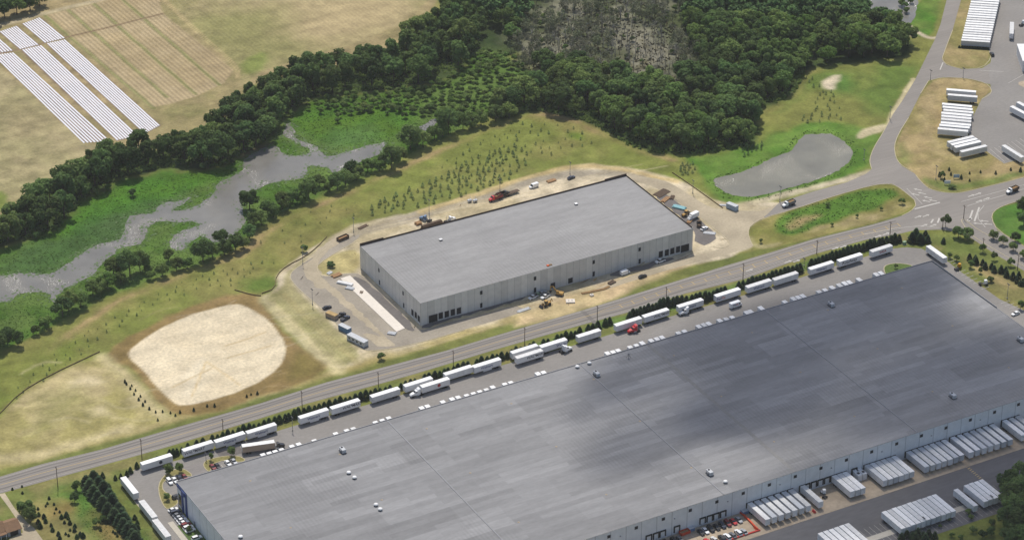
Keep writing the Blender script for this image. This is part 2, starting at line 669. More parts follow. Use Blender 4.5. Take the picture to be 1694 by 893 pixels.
def ribbon(mb, pts, width, z0, z1=None, offs=0.0):
    """ribbon (z1 None: flat; else a raised kerb-like bar) along world xy polyline"""
    L, R = [], []
    n = len(pts)
    for i in range(n):
        a = Vector(pts[max(0, i - 1)])
        b = Vector(pts[min(n - 1, i + 1)])
        d = (b - a)
        if d.length < 1e-6:
            d = Vector((1, 0))
        d.normalize()
        nn = Vector((-d.y, d.x))
        p = Vector(pts[i]) + nn * offs
        L.append(p + nn * width / 2)
        R.append(p - nn * width / 2)
    if z1 is None:
        vs = [(p.x, p.y, z0) for p in L] + [(p.x, p.y, z0) for p in R]
        fs = [(i, n + i, n + i + 1, i + 1) for i in range(n - 1)]
        mb.add(vs, fs)
    else:
        rings = [[(L[i].x, L[i].y, z0), (R[i].x, R[i].y, z0), (R[i].x, R[i].y, z1), (L[i].x, L[i].y, z1)] for i in range(n)]
        mb.loft(rings)
    return mb

def kerb(pts_px, closed=False, smooth=1, name='kerb', m='kerb_concrete', width=.35, h=.14):
    p = GP(pts_px)
    if smooth:
        p = chaikin(p, smooth, closed)
    if closed:
        p = p + [p[0]]
    o = ribbon(MB(), p, width, -.05, h).build(name, m)
    o['kind'] = 'structure'
    return o

ORD = ['first', 'second', 'third', 'fourth', 'fifth', 'sixth', 'seventh', 'eighth', 'ninth', 'tenth', 'eleventh', 'twelfth',
       'thirteenth', 'fourteenth', 'fifteenth', 'sixteenth', 'seventeenth', 'eighteenth', 'nineteenth', 'twentieth']
def ordn(i):
    if i < 20:
        return ORD[i]
    n = i + 1
    tens = {2: 'twenty', 3: 'thirty', 4: 'forty', 5: 'fifty', 6: 'sixty'}[n // 10]
    return (tens[:-1] + 'ieth') if n % 10 == 0 else tens + '-' + ORD[n % 10 - 1]

# ------------------------------------------------------------------ ground sheet (one grid, its own soil / grass colours per vertex)
def vnoise(x, y, scale, seed):
    r = np.random.RandomState(seed)
    t = r.rand(256, 256)
    u = x / scale + 1000.0
    v = y / scale + 1000.0
    i = np.floor(u).astype(int)
    j = np.floor(v).astype(int)
    fu = u - i
    fv = v - j
    fu = fu * fu * (3 - 2 * fu)
    fv = fv * fv * (3 - 2 * fv)
    a = t[i % 256, j % 256]; b = t[(i + 1) % 256, j % 256]
    c = t[i % 256, (j + 1) % 256]; d = t[(i + 1) % 256, (j + 1) % 256]
    return (a * (1 - fu) + b * fu) * (1 - fv) + (c * (1 - fu) + d * fu) * fv

def fbm(x, y, scale, seed, o=4):
    s = 0; amp = 1; tot = 0
    for k in range(o):
        s = s + amp * vnoise(x, y, scale / 2 ** k, seed + k)
        tot += amp
        amp *= .55
    return s / tot

FW = np.array([RM[0, 2], RM[1, 2]]); FW /= np.linalg.norm(FW)
RT = np.array([FW[1], -FW[0]])
def axis(a0, a1, step, far=9000):
    fine = list(np.arange(a0, a1 + step, step))
    lo, hi = [], []
    s = step
    x = fine[0]
    while x > -far:
        s *= 1.35; x -= s; lo.append(x)
    s = step
    x = fine[-1]
    while x < far:
        s *= 1.35; x += s; hi.append(x)
    return np.array(lo[::-1] + fine + hi)
A = axis(-345, 345, 1.05)
B = axis(-262, 352, 1.05)
AA, BB = np.meshgrid(A, B)
GX = AA * RT[0] + BB * FW[0]
GY = AA * RT[1] + BB * FW[1]
fx, fy = GX.ravel(), GY.ravel()
col = np.zeros((fx.size, 3))
furrow = np.zeros(fx.size)
N1 = fbm(fx, fy, 60, 3)
N2 = fbm(fx, fy, 17, 13)
N3 = fbm(fx, fy, 5, 23, 3)
WX = (fbm(fx, fy, 12, 31, 3) - .5)
WY = (fbm(fx, fy, 12, 41, 3) - .5)

def sdist(poly, x, y):
    P = np.array(poly)
    d = np.full(x.shape, 1e9)
    ins = np.zeros(x.shape, bool)
    n = len(P)
    for i in range(n):
        a, b = P[i], P[(i + 1) % n]
        e = b - a
        L2 = e @ e + 1e-9
        t = np.clip(((x - a[0]) * e[0] + (y - a[1]) * e[1]) / L2, 0, 1)
        dx = x - a[0] - t * e[0]
        dy = y - a[1] - t * e[1]
        d = np.minimum(d, dx * dx + dy * dy)
        cond = ((a[1] > y) != (b[1] > y))
        with np.errstate(divide='ignore', invalid='ignore'):
            xi = (b[0] - a[0]) * (y - a[1]) / (b[1] - a[1]) + a[0]
        ins ^= cond & (x < xi)
    d = np.sqrt(d)
    return np.where(ins, -d, d)

def mask(poly_px, soft, warp, world=False, smooth=1):
    poly = poly_px if world else GP(poly_px)
    if smooth:
        poly = chaikin(poly, smooth)
    P = np.array(poly)
    mg = soft + warp + 5
    bb = (fx > P[:, 0].min() - mg) & (fx < P[:, 0].max() + mg) & (fy > P[:, 1].min() - mg) & (fy < P[:, 1].max() + mg)
    idx = np.nonzero(bb)[0]
    out = np.zeros(fx.size)
    if len(idx) == 0:
        return out
    s = sdist(poly, fx[idx] + WX[idx] * warp * 2, fy[idx] + WY[idx] * warp * 2)
    t = np.clip(.5 - s / (2 * soft), 0, 1)
    out[idx] = t * t * (3 - 2 * t)
    return out

def paint(c, poly_px, soft=2.0, warp=3.0, c2=None, nz=None, lo=.35, hi=.65, smooth=1, alpha=1.0, world=False):
    global col
    m = (mask(poly_px, soft, warp, smooth=smooth, world=world) * alpha)[:, None]
    base = np.array(c)[None, :]
    if c2 is not None:
        q = np.clip(((N2 if nz is None else nz) - lo) / (hi - lo), 0, 1)[:, None]
        base = base * (1 - q) + np.array(c2)[None, :] * q
    col = col * (1 - m) + base * m

def strip(c, line_px, width, soft=1.0, warp=1.0, alpha=1.0, c2=None, closed=False, smooth=1):
    global col
    line = GP(line_px)
    if smooth:
        line = chaikin(line, smooth, closed)
    x = fx + WX * warp * 2
    y = fy + WY * warp * 2
    P = np.array(line)
    mg = width + soft + warp + 5
    idx = np.nonzero((fx > P[:, 0].min() - mg) & (fx < P[:, 0].max() + mg) & (fy > P[:, 1].min() - mg) & (fy < P[:, 1].max() + mg))[0]
    d = np.full(len(idx), 1e9)
    xx, yy = x[idx], y[idx]
    for i in range(len(P) - 1):
        a, b = P[i], P[i + 1]
        e = b - a
        t = np.clip(((xx - a[0]) * e[0] + (yy - a[1]) * e[1]) / (e @ e + 1e-9), 0, 1)
        d = np.minimum(d, (xx - a[0] - t * e[0]) ** 2 + (yy - a[1] - t * e[1]) ** 2)
    d = np.sqrt(d) - width / 2
    t = np.clip(.5 - d / (2 * soft), 0, 1)
    m = ((t * t * (3 - 2 * t)) * alpha)[:, None]
    base = np.array(c)[None, :]
    if c2 is not None:
        q = np.clip((N2[idx] - .35) / .3, 0, 1)[:, None]
        base = base * (1 - q) + np.array(c2)[None, :] * q
    col[idx] = col[idx] * (1 - m) + base * m

K = .78
OLIVE = lin(144, 138, 80, K); OLIVE2 = lin(124, 131, 64, K); TAN = lin(170, 152, 112, K); TAN2 = lin(152, 140, 98, K)
STRAW = lin(194, 179, 144, .74); SAND = lin(232, 216, 184, .74); SAND2 = lin(229, 212, 179, .74); DIRT = lin(212, 197, 168, .76); DIRT2 = lin(190, 172, 136, .74)
LUSH = lin(88, 124, 44, K); LUSH2 = lin(104, 132, 56, K); MARSH = lin(76, 108, 38, .8); MARSH2 = lin(94, 118, 54, .8)
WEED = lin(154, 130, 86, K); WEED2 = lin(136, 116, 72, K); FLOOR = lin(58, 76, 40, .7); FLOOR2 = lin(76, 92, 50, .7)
VERGE = lin(112, 120, 62, K); VERGE2 = lin(136, 130, 80, K); MUD = lin(112, 98, 78, .7)
# base: mown meadow
q = np.clip((N1 * .5 + N2 * .5 - .36) / .28, 0, 1)[:, None]
col[:] = np.array(OLIVE)[None, :] * (1 - q) + np.array(OLIVE2)[None, :] * q
# farm fields behind the tree belt
FIELD = [(-400, 560), (-400, -300), (900, -300), (730, -5), (700, 30), (650, 90), (560, 105), (470, 125), (400, 150), (380, 200), (300, 240), (190, 262), (100, 300), (40, 340), (0, 390), (-200, 520)]
paint(TAN, FIELD, 2, 2, TAN2, N1, .38, .62)
paint(FLOOR, [(690, 60), (720, 10), (820, -20), (900, 60), (860, 90), (780, 100), (700, 140)], 3, 3, FLOOR2)
paint(lin(178, 164, 124, K), [(-60, 100), (0, 104), (138, 236), (190, 245), (110, 290), (20, 335), (-60, 360)], 2, 3, lin(164, 154, 112, K))
paint(lin(150, 138, 100, K), [(0, 165), (60, 165), (100, 205), (60, 225), (0, 225)], 10, 8, alpha=.5)
paint(lin(156, 148, 100, K), [(262, -60), (270, 5), (395, 118), (400, 150), (440, 110), (640, 60), (720, -10), (760, -60)], 1.5, 2, lin(172, 156, 116, K), N1, .40, .6)
paint(lin(140, 138, 86, K), [(280, 5), (420, 10), (470, 60), (420, 100), (395, 112)], 22, 20, alpha=.6)
paint(lin(192, 172, 130, K), [(500, 20), (600, -20), (700, -20), (640, 55), (500, 75)], 18, 14, alpha=.55)
paint(lin(128, 140, 70, K), [(0, 310), (18, 330), (0, 352), (-40, 352)], 2, 2)
paint(lin(132, 140, 76, K), [(395, 100), (440, 80), (440, 112), (405, 128)], 3, 3)
paint(lin(160, 146, 104, K), [(250, 180), (345, 158), (388, 118), (398, 140), (330, 200), (280, 210)], 4, 4, lin(144, 138, 90, K))
paint(lin(181, 162, 126, K), [(77, 25), (188, 0), (260, -18), (269, 22), (386, 116), (370, 138), (323, 160), (279, 173), (249, 178), (114, 64)], .8, .6, lin(172, 153, 116, K), N2, smooth=0)
fm = mask([(77, 25), (188, 0), (260, -18), (269, 22), (386, 116), (370, 138), (323, 160), (279, 173), (249, 178), (114, 64)], .6, .2, smooth=0)
furrow = np.maximum(furrow, fm)
furrow = np.maximum(furrow, mask([(268, -40), (300, 10), (395, 105), (480, 75), (640, 55), (730, -40)], 6, 4) * .35)
GREENROW = lin(134, 136, 84, K)
for a, b in (((113, 17), (276, 161)), ((155, 7), (323, 156)), ((198, -4), (363, 141)), ((72, 24), (255, 180))):
    strip(GREENROW, [a, b], 2.2, .8, .6, .85, smooth=0)
strip(lin(142, 122, 94, K), [(-60, 105), (0, 90), (110, 62), (190, 43), (269, 23)], 2.0, .7, .3, 1, smooth=0)
# plastic mulch beds: brown soil between the sheets
for pg in ([(-60, 104), (20, 88), (183, 234), (138, 236), (0, 102)], [(34, 84), (69, 75), (230, 225), (193, 233)], [(75, 73), (108, 66), (266, 208), (239, 222)], [(-60, 66), (-5, 62), (24, 84), (-60, 104)], [(-2, 53), (29, 43), (65, 75), (32, 83)], [(36, 40), (67, 29), (109, 64), (74, 72)]):
    paint(lin(142, 122, 104, K), pg, .8, .3, smooth=0)
strip(STRAW, [(0, 42), (30, 36), (74, 22), (168, 0), (220, -14)], 4.5, 1.5, 1, .9)
strip(lin(190, 170, 124, K), [(262, -8), (300, 30), (350, 78), (391, 113), (391, 130)], 1.0, .5, .3, .9)
strip(lin(190, 170, 124, K), [(267, -8), (305, 30), (355, 76), (396, 112), (395, 128)], 1.0, .5, .3, .8)
# woods' floor
FOREST = [(700, -120), (722, 20), (800, 50), (845, 70), (900, 130), (880, 158), (830, 175), (810, 190), (830, 198), (880, 183), (931, 191), (981, 205), (1011, 222), (1041, 242), (1098, 255), (1166, 255), (1243, 242), (1256, 218),
          (1233, 188), (1291, 168), (1321, 148), (1331, 114), (1378, 107), (1459, 101), (1506, 91), (1509, 67), (1476, 47), (1445, 25), (1412, -5), (1420, -120)]
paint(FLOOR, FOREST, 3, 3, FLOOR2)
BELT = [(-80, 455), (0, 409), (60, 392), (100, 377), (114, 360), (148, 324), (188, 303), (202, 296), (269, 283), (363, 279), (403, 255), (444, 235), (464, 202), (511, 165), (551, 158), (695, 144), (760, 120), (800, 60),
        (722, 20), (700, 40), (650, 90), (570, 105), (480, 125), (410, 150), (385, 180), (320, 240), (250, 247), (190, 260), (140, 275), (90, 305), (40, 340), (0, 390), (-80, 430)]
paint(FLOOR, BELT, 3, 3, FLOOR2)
# marsh on both sides of the river
paint(MARSH, [(-80, 460), (0, 412), (60, 394), (100, 378), (114, 362), (148, 326), (188, 305), (202, 298), (269, 285), (363, 281), (403, 257), (444, 237), (464, 204), (511, 167), (551, 160), (695, 146), (760, 120), (800, 80), (850, 100), (900, 138), (870, 162), (830, 180),
              (790, 206), (720, 236), (660, 262), (600, 296), (520, 330), (440, 362), (400, 410), (330, 438), (260, 460), (180, 490), (110, 528), (40, 566), (-80, 620)], 3, 3, MARSH2, N2, .4, .62)
paint(lin(80, 116, 32, K), [(60, 394), (114, 364), (188, 306), (269, 287), (363, 283), (352, 305), (280, 330), (200, 350), (140, 385), (80, 400)], 5, 5, lin(78, 122, 38, K))
paint(lin(82, 114, 34, K), [(470, 205), (511, 168), (600, 160), (690, 168), (700, 200), (640, 235), (560, 250), (500, 215)], 6, 5, lin(80, 120, 40, K))
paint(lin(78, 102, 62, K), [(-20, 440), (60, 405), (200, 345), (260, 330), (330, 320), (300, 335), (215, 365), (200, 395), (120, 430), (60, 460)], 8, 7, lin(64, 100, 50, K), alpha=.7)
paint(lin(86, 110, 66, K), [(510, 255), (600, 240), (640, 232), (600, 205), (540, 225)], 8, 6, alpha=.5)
paint(MUD, [(395, 266), (420, 252), (448, 240), (452, 232), (400, 252)], 2, 2, alpha=.8)
# dead swamp in the wood
SWAMP = [(905, -20), (1000, -30), (1110, -10), (1150, 60), (1168, 130), (1130, 160), (1075, 163), (1035, 158), (1000, 130), (935, 126), (860, 116), (845, 80), (870, 30)]
paint(lin(140, 138, 116, .66), SWAMP, 12, 12, lin(100, 108, 74, .6), N2, .40, .60)
paint(lin(166, 160, 140, .68), [(1030, 62), (1070, 40), (1100, 80), (1110, 140), (1060, 152), (1030, 120)], 10, 9, lin(120, 114, 90, .62), N3, .42, .6, alpha=.75)
# lush grass round ponds
paint(LUSH, [(1130, 255), (1180, 262), (1244, 240), (1320, 205), (1380, 198), (1440, 215), (1456, 225), (1440, 262), (1430, 285), (1340, 316), (1240, 342), (1185, 338), (1150, 306), (1150, 285)], 4, 5, LUSH2, N2)
paint(OLIVE2, [(1150, 285), (1165, 300), (1185, 325), (1196, 344), (1150, 318), (1120, 290)], 3, 3)
paint(lin(104, 124, 56, K), [(1260, 200), (1290, 172), (1330, 150), (1340, 118), (1460, 104), (1510, 95), (1545, 60), (1530, 110), (1500, 150), (1470, 195), (1440, 210), (1380, 196), (1320, 203)], 4, 5, lin(128, 130, 68, K), N1, .4, .6)
paint(lin(84, 122, 50, K), [(1370, 130), (1400, 118), (1420, 140), (1400, 152), (1375, 146)], 5, 4, alpha=.8)
paint(lin(82, 122, 40, K), [(1490, 40), (1520, 0), (1560, -10), (1548, 40), (1540, 60), (1520, 62)], 2, 2, lin(110, 130, 60, K))
paint(DIRT, [(1362, 132), (1392, 122), (1392, 130), (1383, 138), (1382, 150), (1366, 148), (1360, 140)], 2, 2)
strip(DIRT, [(1505, 44), (1520, 55), (1540, 64), (1552, 62)], 3, 1, 1)
strip(DIRT, [(1476, 48), (1500, 58), (1515, 62)], 1.6, 1, 1, .8)
strip(lin(214, 198, 158, K), [(1512, 132), (1490, 168), (1474, 192), (1470, 210)], 3, 1, 1, .9)
paint(lin(200, 186, 150, K), [(1418, 222), (1432, 212), (1470, 203), (1462, 216), (1440, 222), (1420, 232)], 1.5, 1.5)
# verge between access road and pond
strip(DIRT, [(1196, 346), (1250, 336), (1345, 310), (1400, 297), (1438, 287)], 5, 2, 2, .9, c2=STRAW)
# meadow accents: bare straw near the tree line, lush low part at left
strip(lin(176, 148, 110, K), [(80, 585), (170, 512), (260, 470), (340, 440), (410, 418), (440, 380), (500, 352), (560, 325), (640, 290), (700, 260), (760, 235), (840, 200), (890, 187), (940, 195), (1000, 225), (1050, 250), (1110, 262)], 4, 3, 3, .75, c2=OLIVE)
paint(lin(112, 128, 52, K), [(-60, 600), (40, 590), (120, 560), (150, 575), (60, 640), (-60, 720)], 10, 8, lin(128, 132, 66, K), alpha=.8)
paint(lin(98, 126, 50, K), [(400, 470), (455, 452), (455, 478), (430, 486), (400, 484)], 5, 5, alpha=.8)
paint(lin(108, 124, 58, K), [(850, 300), (760, 325), (640, 362), (560, 384), (540, 376), (640, 340), (740, 300), (850, 262)], 8, 8, OLIVE, alpha=.6)
paint(lin(110, 132, 50, K), [(940, 220), (962, 220), (958, 232), (938, 230)], 3, 3, alpha=.9)
# bare strip around the construction loop
LOOPD = [(460, 450), (480, 436), (541, 392), (600, 366), (700, 349), (850, 297), (964, 268), (1031, 277), (1125, 294), (1198, 343), (1290, 332), (1310, 346), (1262, 362), (1245, 420), (1100, 448), (1000, 484), (880, 522), (840, 536), (720, 572), (640, 590),
         (600, 600), (560, 612), (520, 590), (430, 495), (455, 480)]
paint(DIRT, LOOPD, 1.5, 1.5, STRAW, N2, .40, .6)
paint(lin(172, 162, 118, K), [(480, 445), (530, 405), (545, 393), (524, 414), (484, 448), (481, 461), (500, 485), (575, 558), (600, 585), (560, 612), (520, 590), (430, 495), (460, 480)], 2, 2, lin(150, 146, 96, K), N2)
paint(lin(184, 170, 118, K), [(524, 445), (534, 431), (568, 413), (596, 414), (597, 450), (558, 455), (534, 458)], 2, 2, lin(166, 156, 104, K))
strip(lin(166, 156, 138, .68), [(586, 388), (640, 369), (700, 355), (780, 331), (860, 305), (950, 284), (1010, 284), (1060, 296)], 8.5, 2, 3, .85, c2=lin(178, 166, 142, .70))
strip(lin(196, 172, 118, K), [(700, 350), (780, 325), (860, 296), (964, 271), (1031, 281), (1120, 300)], 4, 2, 2, .8)
strip(lin(178, 164, 112, K), [(470, 486), (530, 548), (590, 598)], 3, 1, 1, .5)
strip(lin(200, 186, 140, K), [(452, 500), (500, 548), (548, 605)], 2.6, 1, 1, .8)
# verges of the main road
paint(VERGE, [(-80, 800), (0, 780), (168, 735), (430, 655), (560, 620), (720, 575), (850, 530), (964, 500), (1100, 455), (1240, 416), (1344, 392), (1445, 367), (1500, 350), (1513, 346), (1492, 359), (1344, 398), (1244, 426), (1109, 470), (964, 515), (830, 554), (624, 612), (430, 669), (168, 745), (-80, 812)], 1.2, 1.4, lin(120, 124, 66, K))
strip(lin(188, 172, 124, K), [(-40, 778), (130, 738), (225, 712), (330, 683), (430, 653), (548, 616), (640, 590), (760, 556), (880, 520)], 5, 2.5, 2, .85, c2=lin(170, 154, 100, K))
paint(VERGE2, [(-80, 838), (0, 818), (105, 789), (231, 754), (430, 694), (624, 638), (820, 585), (964, 539), (1132, 488), (1280, 448), (1432, 399), (1500, 386), (1540, 384), (1607, 396), (1694, 450), (1760, 490), (1760, 560), (1694, 512), (1570, 434),
             (1523, 411), (1480, 411), (1400, 432), (1280, 472), (1100, 524), (960, 566), (830, 602), (660, 652), (490, 700), (285, 760), (224, 778), (205, 790), (205, 800), (280, 893), (300, 980), (-80, 980)], 1.2, 1.4, VERGE, N2, .42, .6)
paint(lin(84, 118, 48, K), [(60, 815), (130, 795), (200, 790), (215, 822), (262, 880), (262, 930), (150, 900), (120, 840), (80, 826)], 5, 6, lin(112, 118, 60, K), N2)
paint(lin(150, 124, 74, K), [(80, 830), (130, 830), (120, 850), (90, 860), (60, 860)], 5, 6, alpha=.6)
paint(lin(152, 126, 80, K), [(175, 860), (210, 868), (226, 900), (180, 900), (150, 880)], 5, 5, alpha=.7)
paint(lin(160, 146, 90, K), [(20, 830), (100, 815), (80, 860), (60, 893), (100, 893), (70, 870), (30, 850)], 6, 6, lin(140, 136, 80, K), alpha=.6)
paint(lin(96, 122, 58, K), [(830, 588), (964, 541), (1132, 490), (1280, 450), (1432, 401), (1486, 390), (1480, 405), (1400, 426), (1280, 466), (1100, 516), (960, 556), (830, 596)], 1.5, 1.5, alpha=.8)
paint(lin(110, 124, 60, K), [(1540, 384), (1600, 396), (1640, 425), (1570, 415)], 4, 4, alpha=.8)
paint(lin(192, 168, 120, K), [(1600, 430), (1640, 445), (1690, 480), (1660, 470), (1610, 445)], 4, 4, alpha=.75)
# east side: roadside grass, yard islands
paint(lin(146, 138, 86, K), [(1590, -60), (1650, -60), (1640, 40), (1634, 75), (1640, 95), (1625, 112), (1590, 114), (1565, 108), (1558, 95), (1576, 50)], 1.2, 1, lin(166, 148, 104, K))
paint(lin(150, 138, 88, K), [(1536, 136), (1560, 128), (1600, 130), (1635, 140), (1640, 152), (1620, 165), (1600, 200), (1600, 229), (1634, 252), (1661, 270), (1694, 262), (1760, 262), (1760, 290), (1694, 295), (1600, 318), (1536, 314), (1510, 288), (1482, 262), (1479, 242), (1503, 195)], 1.2, 1, lin(172, 152, 108, K), N2, .42, .62)
strip(lin(184, 164, 122, K), [(1540, 160), (1530, 200), (1545, 240), (1590, 265)], 6, 5, 5, .6)
paint(lin(106, 126, 58, K), [(1518, 290), (1560, 300), (1600, 306), (1694, 280), (1694, 294), (1600, 317), (1540, 313)], 3, 3, alpha=.8)
paint(lin(98, 126, 52, K), [(1482, 262), (1510, 275), (1500, 240), (1490, 235)], 4, 4, alpha=.5)
# island with the grassed swale
paint(lin(128, 128, 66, K), [(1445, 307), (1475, 304), (1492, 313), (1512, 331), (1513, 342), (1500, 350), (1445, 369), (1344, 394), (1262, 415), (1240, 402), (1236, 385), (1242, 372), (1264, 361), (1311, 348), (1378, 326)], 1, .6, lin(150, 140, 84, K))
paint(LUSH, [(1275, 372), (1300, 352), (1378, 328), (1440, 313), (1478, 312), (1486, 325), (1450, 345), (1378, 365), (1320, 388), (1290, 385)], 2.5, 2.5, lin(100, 130, 50, K))
paint(lin(170, 150, 104, K), [(1296, 372), (1320, 360), (1360, 352), (1350, 362), (1312, 380)], 3, 3, lin(120, 128, 66, K))
paint(lin(186, 168, 124, K), [(1330, 383), (1400, 364), (1450, 350), (1500, 334), (1510, 342), (1440, 366), (1350, 390)], 2.5, 3, lin(146, 138, 84, K))
paint(lin(176, 166, 120, K), [(1240, 385), (1252, 408), (1300, 400), (1270, 412), (1244, 410)], 2, 2)
paint(lin(82, 122, 46, K), [(1643, 348), (1670, 338), (1760, 318), (1760, 440), (1694, 406), (1650, 380), (1641, 362)], 1, .5, lin(100, 130, 58, K))
paint(lin(120, 128, 58, K), [(1590, 362), (1617, 376), (1650, 394), (1694, 420), (1740, 450), (1700, 444), (1647, 412), (1607, 388)], .8, .5)
# infiltration basin and bare field beside it
paint(WEED, [(175, 582), (230, 545), (300, 514), (360, 488), (420, 486), (436, 500), (448, 520), (480, 560), (520, 588), (550, 612), (430, 657), (330, 688), (290, 688), (262, 670), (240, 640), (215, 606), (190, 602)], 2, 2.5, WEED2, N2)
paint(lin(118, 108, 58, K), [(490, 575), (520, 590), (545, 610), (500, 625), (470, 625), (485, 600)], 4, 4, alpha=.7)
paint(SAND, [(213, 582), (230, 567), (260, 545), (310, 523), (350, 510), (388, 502), (405, 505), (425, 517), (445, 530), (465, 555), (475, 578), (468, 600), (440, 625), (400, 645), (340, 665), (300, 672), (285, 665), (260, 640), (235, 610), (215, 592)], .8, .8, SAND2, N2, .38, .66)
paint(lin(236, 224, 198, .74), [(330, 590), (350, 600), (330, 650), (300, 655)], 6, 5, alpha=.5)
strip(lin(212, 186, 138, .8), [(318, 655), (342, 598), (396, 636)], .9, .7, .5, .8, smooth=0)
for a, b in (((376, 592), (448, 572)), ((372, 572), (440, 550)), ((285, 640), (350, 610))):
    strip(lin(190, 164, 118, .8), [a, b], .9, .7, .6, .7, smooth=0)
paint(lin(190, 174, 128, K), [(-60, 720), (0, 690), (30, 660), (80, 622), (165, 586), (200, 604), (240, 652), (280, 688), (215, 716), (130, 738), (0, 778), (-60, 795)], 2.5, 3, lin(160, 150, 96, K), N1 * .5 + N2 * .5, .42, .56)
paint(lin(146, 144, 88, K), [(40, 690), (110, 640), (150, 650), (120, 690), (40, 720)], 10, 10, alpha=.55)
paint(lin(214, 198, 160, K), [(115, 632), (150, 620), (165, 632), (130, 640)], 5, 5, alpha=.8)
paint(lin(214, 198, 158, K), [(150, 675), (178, 672), (172, 690), (150, 688)], 5, 5, alpha=.8)
strip(lin(210, 194, 150, K), [(170, 590), (200, 620), (235, 660), (272, 690)], 6, 4, 3, .7)
strip(lin(206, 190, 146, K), [(-40, 766), (60, 752), (130, 732), (210, 706)], 6, 4, 4, .7)
# pale dirt by the lot (sand north of it)
strip(lin(206, 192, 150, K), [(440, 495), (500, 560), (560, 612)], 6, 3, 3, .6)
# trampled dirt in front of the building under construction
paint(lin(214, 188, 146, K), [(850, 540), (870, 515), (960, 480), (1060, 452), (1160, 425), (1150, 432), (1060, 470), (1000, 498), (940, 520), (880, 536)], 3, 3, lin(196, 176, 132, K))
for _k in range(1):
    col = np.clip(col, 0, 1)

sandm = mask([(213, 582), (260, 545), (310, 523), (388, 502), (425, 517), (475, 578), (440, 625), (340, 665), (285, 665), (235, 610)], 4, 2)
# erosion rills, tyre tracks and mown bands
_r = random.Random(3)
for k in range(26):
    a_ = (_r.uniform(225, 455), _r.uniform(520, 655))
    strip(lin(206, 184, 146, .72) if k % 2 else lin(238, 226, 202, .74), [a_, (a_[0] + _r.uniform(20, 70), a_[1] - _r.uniform(4, 22)), (a_[0] + _r.uniform(60, 110), a_[1] - _r.uniform(10, 30))], .6, .8, 1.5, .22)
for k in range(18):
    a_ = (_r.uniform(500, 1080), 0)
    yy_ = 560 - (a_[0] - 660) * .26 + _r.uniform(-14, 6)
    strip(lin(176, 152, 114, K) if k % 2 else lin(222, 202, 164, K), [(a_[0], yy_), (a_[0] + 40, yy_ - 10 + _r.uniform(-3, 3)), (a_[0] + 90, yy_ - 24)], .7, .6, .8, .5)
for k in range(16):
    x_ = _r.uniform(600, 1040)
    yy_ = 378 - (x_ - 600) * .215 + _r.uniform(-6, 8)
    strip(lin(182, 164, 128, K) if k % 2 else lin(226, 208, 172, K), [(x_, yy_), (x_ + 50, yy_ - 12), (x_ + 100, yy_ - 22)], .7, .6, .8, .5)
for k in range(14):
    a_ = (_r.uniform(10, 230), _r.uniform(610, 740))
    strip(lin(208, 194, 154, K) if k % 2 else lin(140, 136, 84, K), [a_, (a_[0] + 30, a_[1] - _r.uniform(-20, 20)), (a_[0] + 60, a_[1] - _r.uniform(-20, 26))], 1.2, 1.4, 2, .4)
for k in range(12):
    strip(lin(150, 146, 92, K) if k % 2 else lin(200, 186, 142, K), [(440 + k * 6, 492 + k * 1.5), (500 + k * 7, 548 + k * 2.5), (548 + k * 5, 602 - k * .5)], .8, .8, .8, .35)
# streaks where mowers and wind leave lines in the meadow, along the long direction
stk = (fbm(fx * .10, fy * .9, 7, 71, 3) - .5)
amp = np.clip(1 + .34 * (N3 - .5) * 2 * (1 - .8 * furrow) * (1 - .7 * sandm) + .14 * stk * 2 + .10 * (N1 - .5) * 2, .6, 1.4)
col = np.clip(col * amp[:, None], 0, 1)

na, nb = len(A), len(B)
me = bpy.data.meshes.new('ground')
nv = na * nb
me.vertices.add(nv)
zz = np.zeros(nv)
me.vertices.foreach_set('co', np.stack([fx, fy, zz], 1).ravel())
i = np.arange(na - 1)[None, :] + np.arange(nb - 1)[:, None] * na
quads = np.stack([i, i + 1, i + 1 + na, i + na], -1).reshape(-1, 4)
nq = len(quads)
me.loops.add(nq * 4)
me.polygons.add(nq)
me.loops.foreach_set('vertex_index', quads.ravel().astype(np.int32))
me.polygons.foreach_set('loop_start', (np.arange(nq) * 4).astype(np.int32))
me.update(calc_edges=True)
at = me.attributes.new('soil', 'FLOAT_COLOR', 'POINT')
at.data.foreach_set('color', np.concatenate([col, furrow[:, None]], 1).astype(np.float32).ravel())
gm = bpy.data.materials.new('ground')
gm.use_nodes = True
nt = gm.node_tree
b = nt.nodes['Principled BSDF']
b.inputs['Roughness'].default_value = .95
b.inputs['Specular IOR Level'].default_value = .1
an = nt.nodes.new('ShaderNodeAttribute'); an.attribute_name = 'soil'
tc = nt.nodes.new('ShaderNodeTexCoord')
def gnoise(sc, det, lo, hi):
    n = nt.nodes.new('ShaderNodeTexNoise'); n.inputs['Scale'].default_value = sc; n.inputs['Detail'].default_value = det
    nt.links.new(tc.outputs['Object'], n.inputs['Vector'])
    mr = nt.nodes.new('ShaderNodeMapRange'); mr.inputs[1].default_value = .3; mr.inputs[2].default_value = .7
    mr.inputs[3].default_value = lo; mr.inputs[4].default_value = hi
    nt.links.new(n.outputs[0], mr.inputs[0])
    return n, mr
n1, m1 = gnoise(.7, 5, .84, 1.14)
n2_, m2_ = gnoise(.12, 4, .90, 1.10)
mm = nt.nodes.new('ShaderNodeMath'); mm.operation = 'MULTIPLY'
nt.links.new(m1.outputs[0], mm.inputs[0]); nt.links.new(m2_.outputs[0], mm.inputs[1])
p0, p1 = Vector(G(23.5, 87)), Vector(G(183, 234))
fd = (p1 - p0).normalized()
dp = nt.nodes.new('ShaderNodeVectorMath'); dp.operation = 'DOT_PRODUCT'
dp.inputs[1].default_value = (-fd.y, fd.x, 0)
nt.links.new(tc.outputs['Object'], dp.inputs[0])
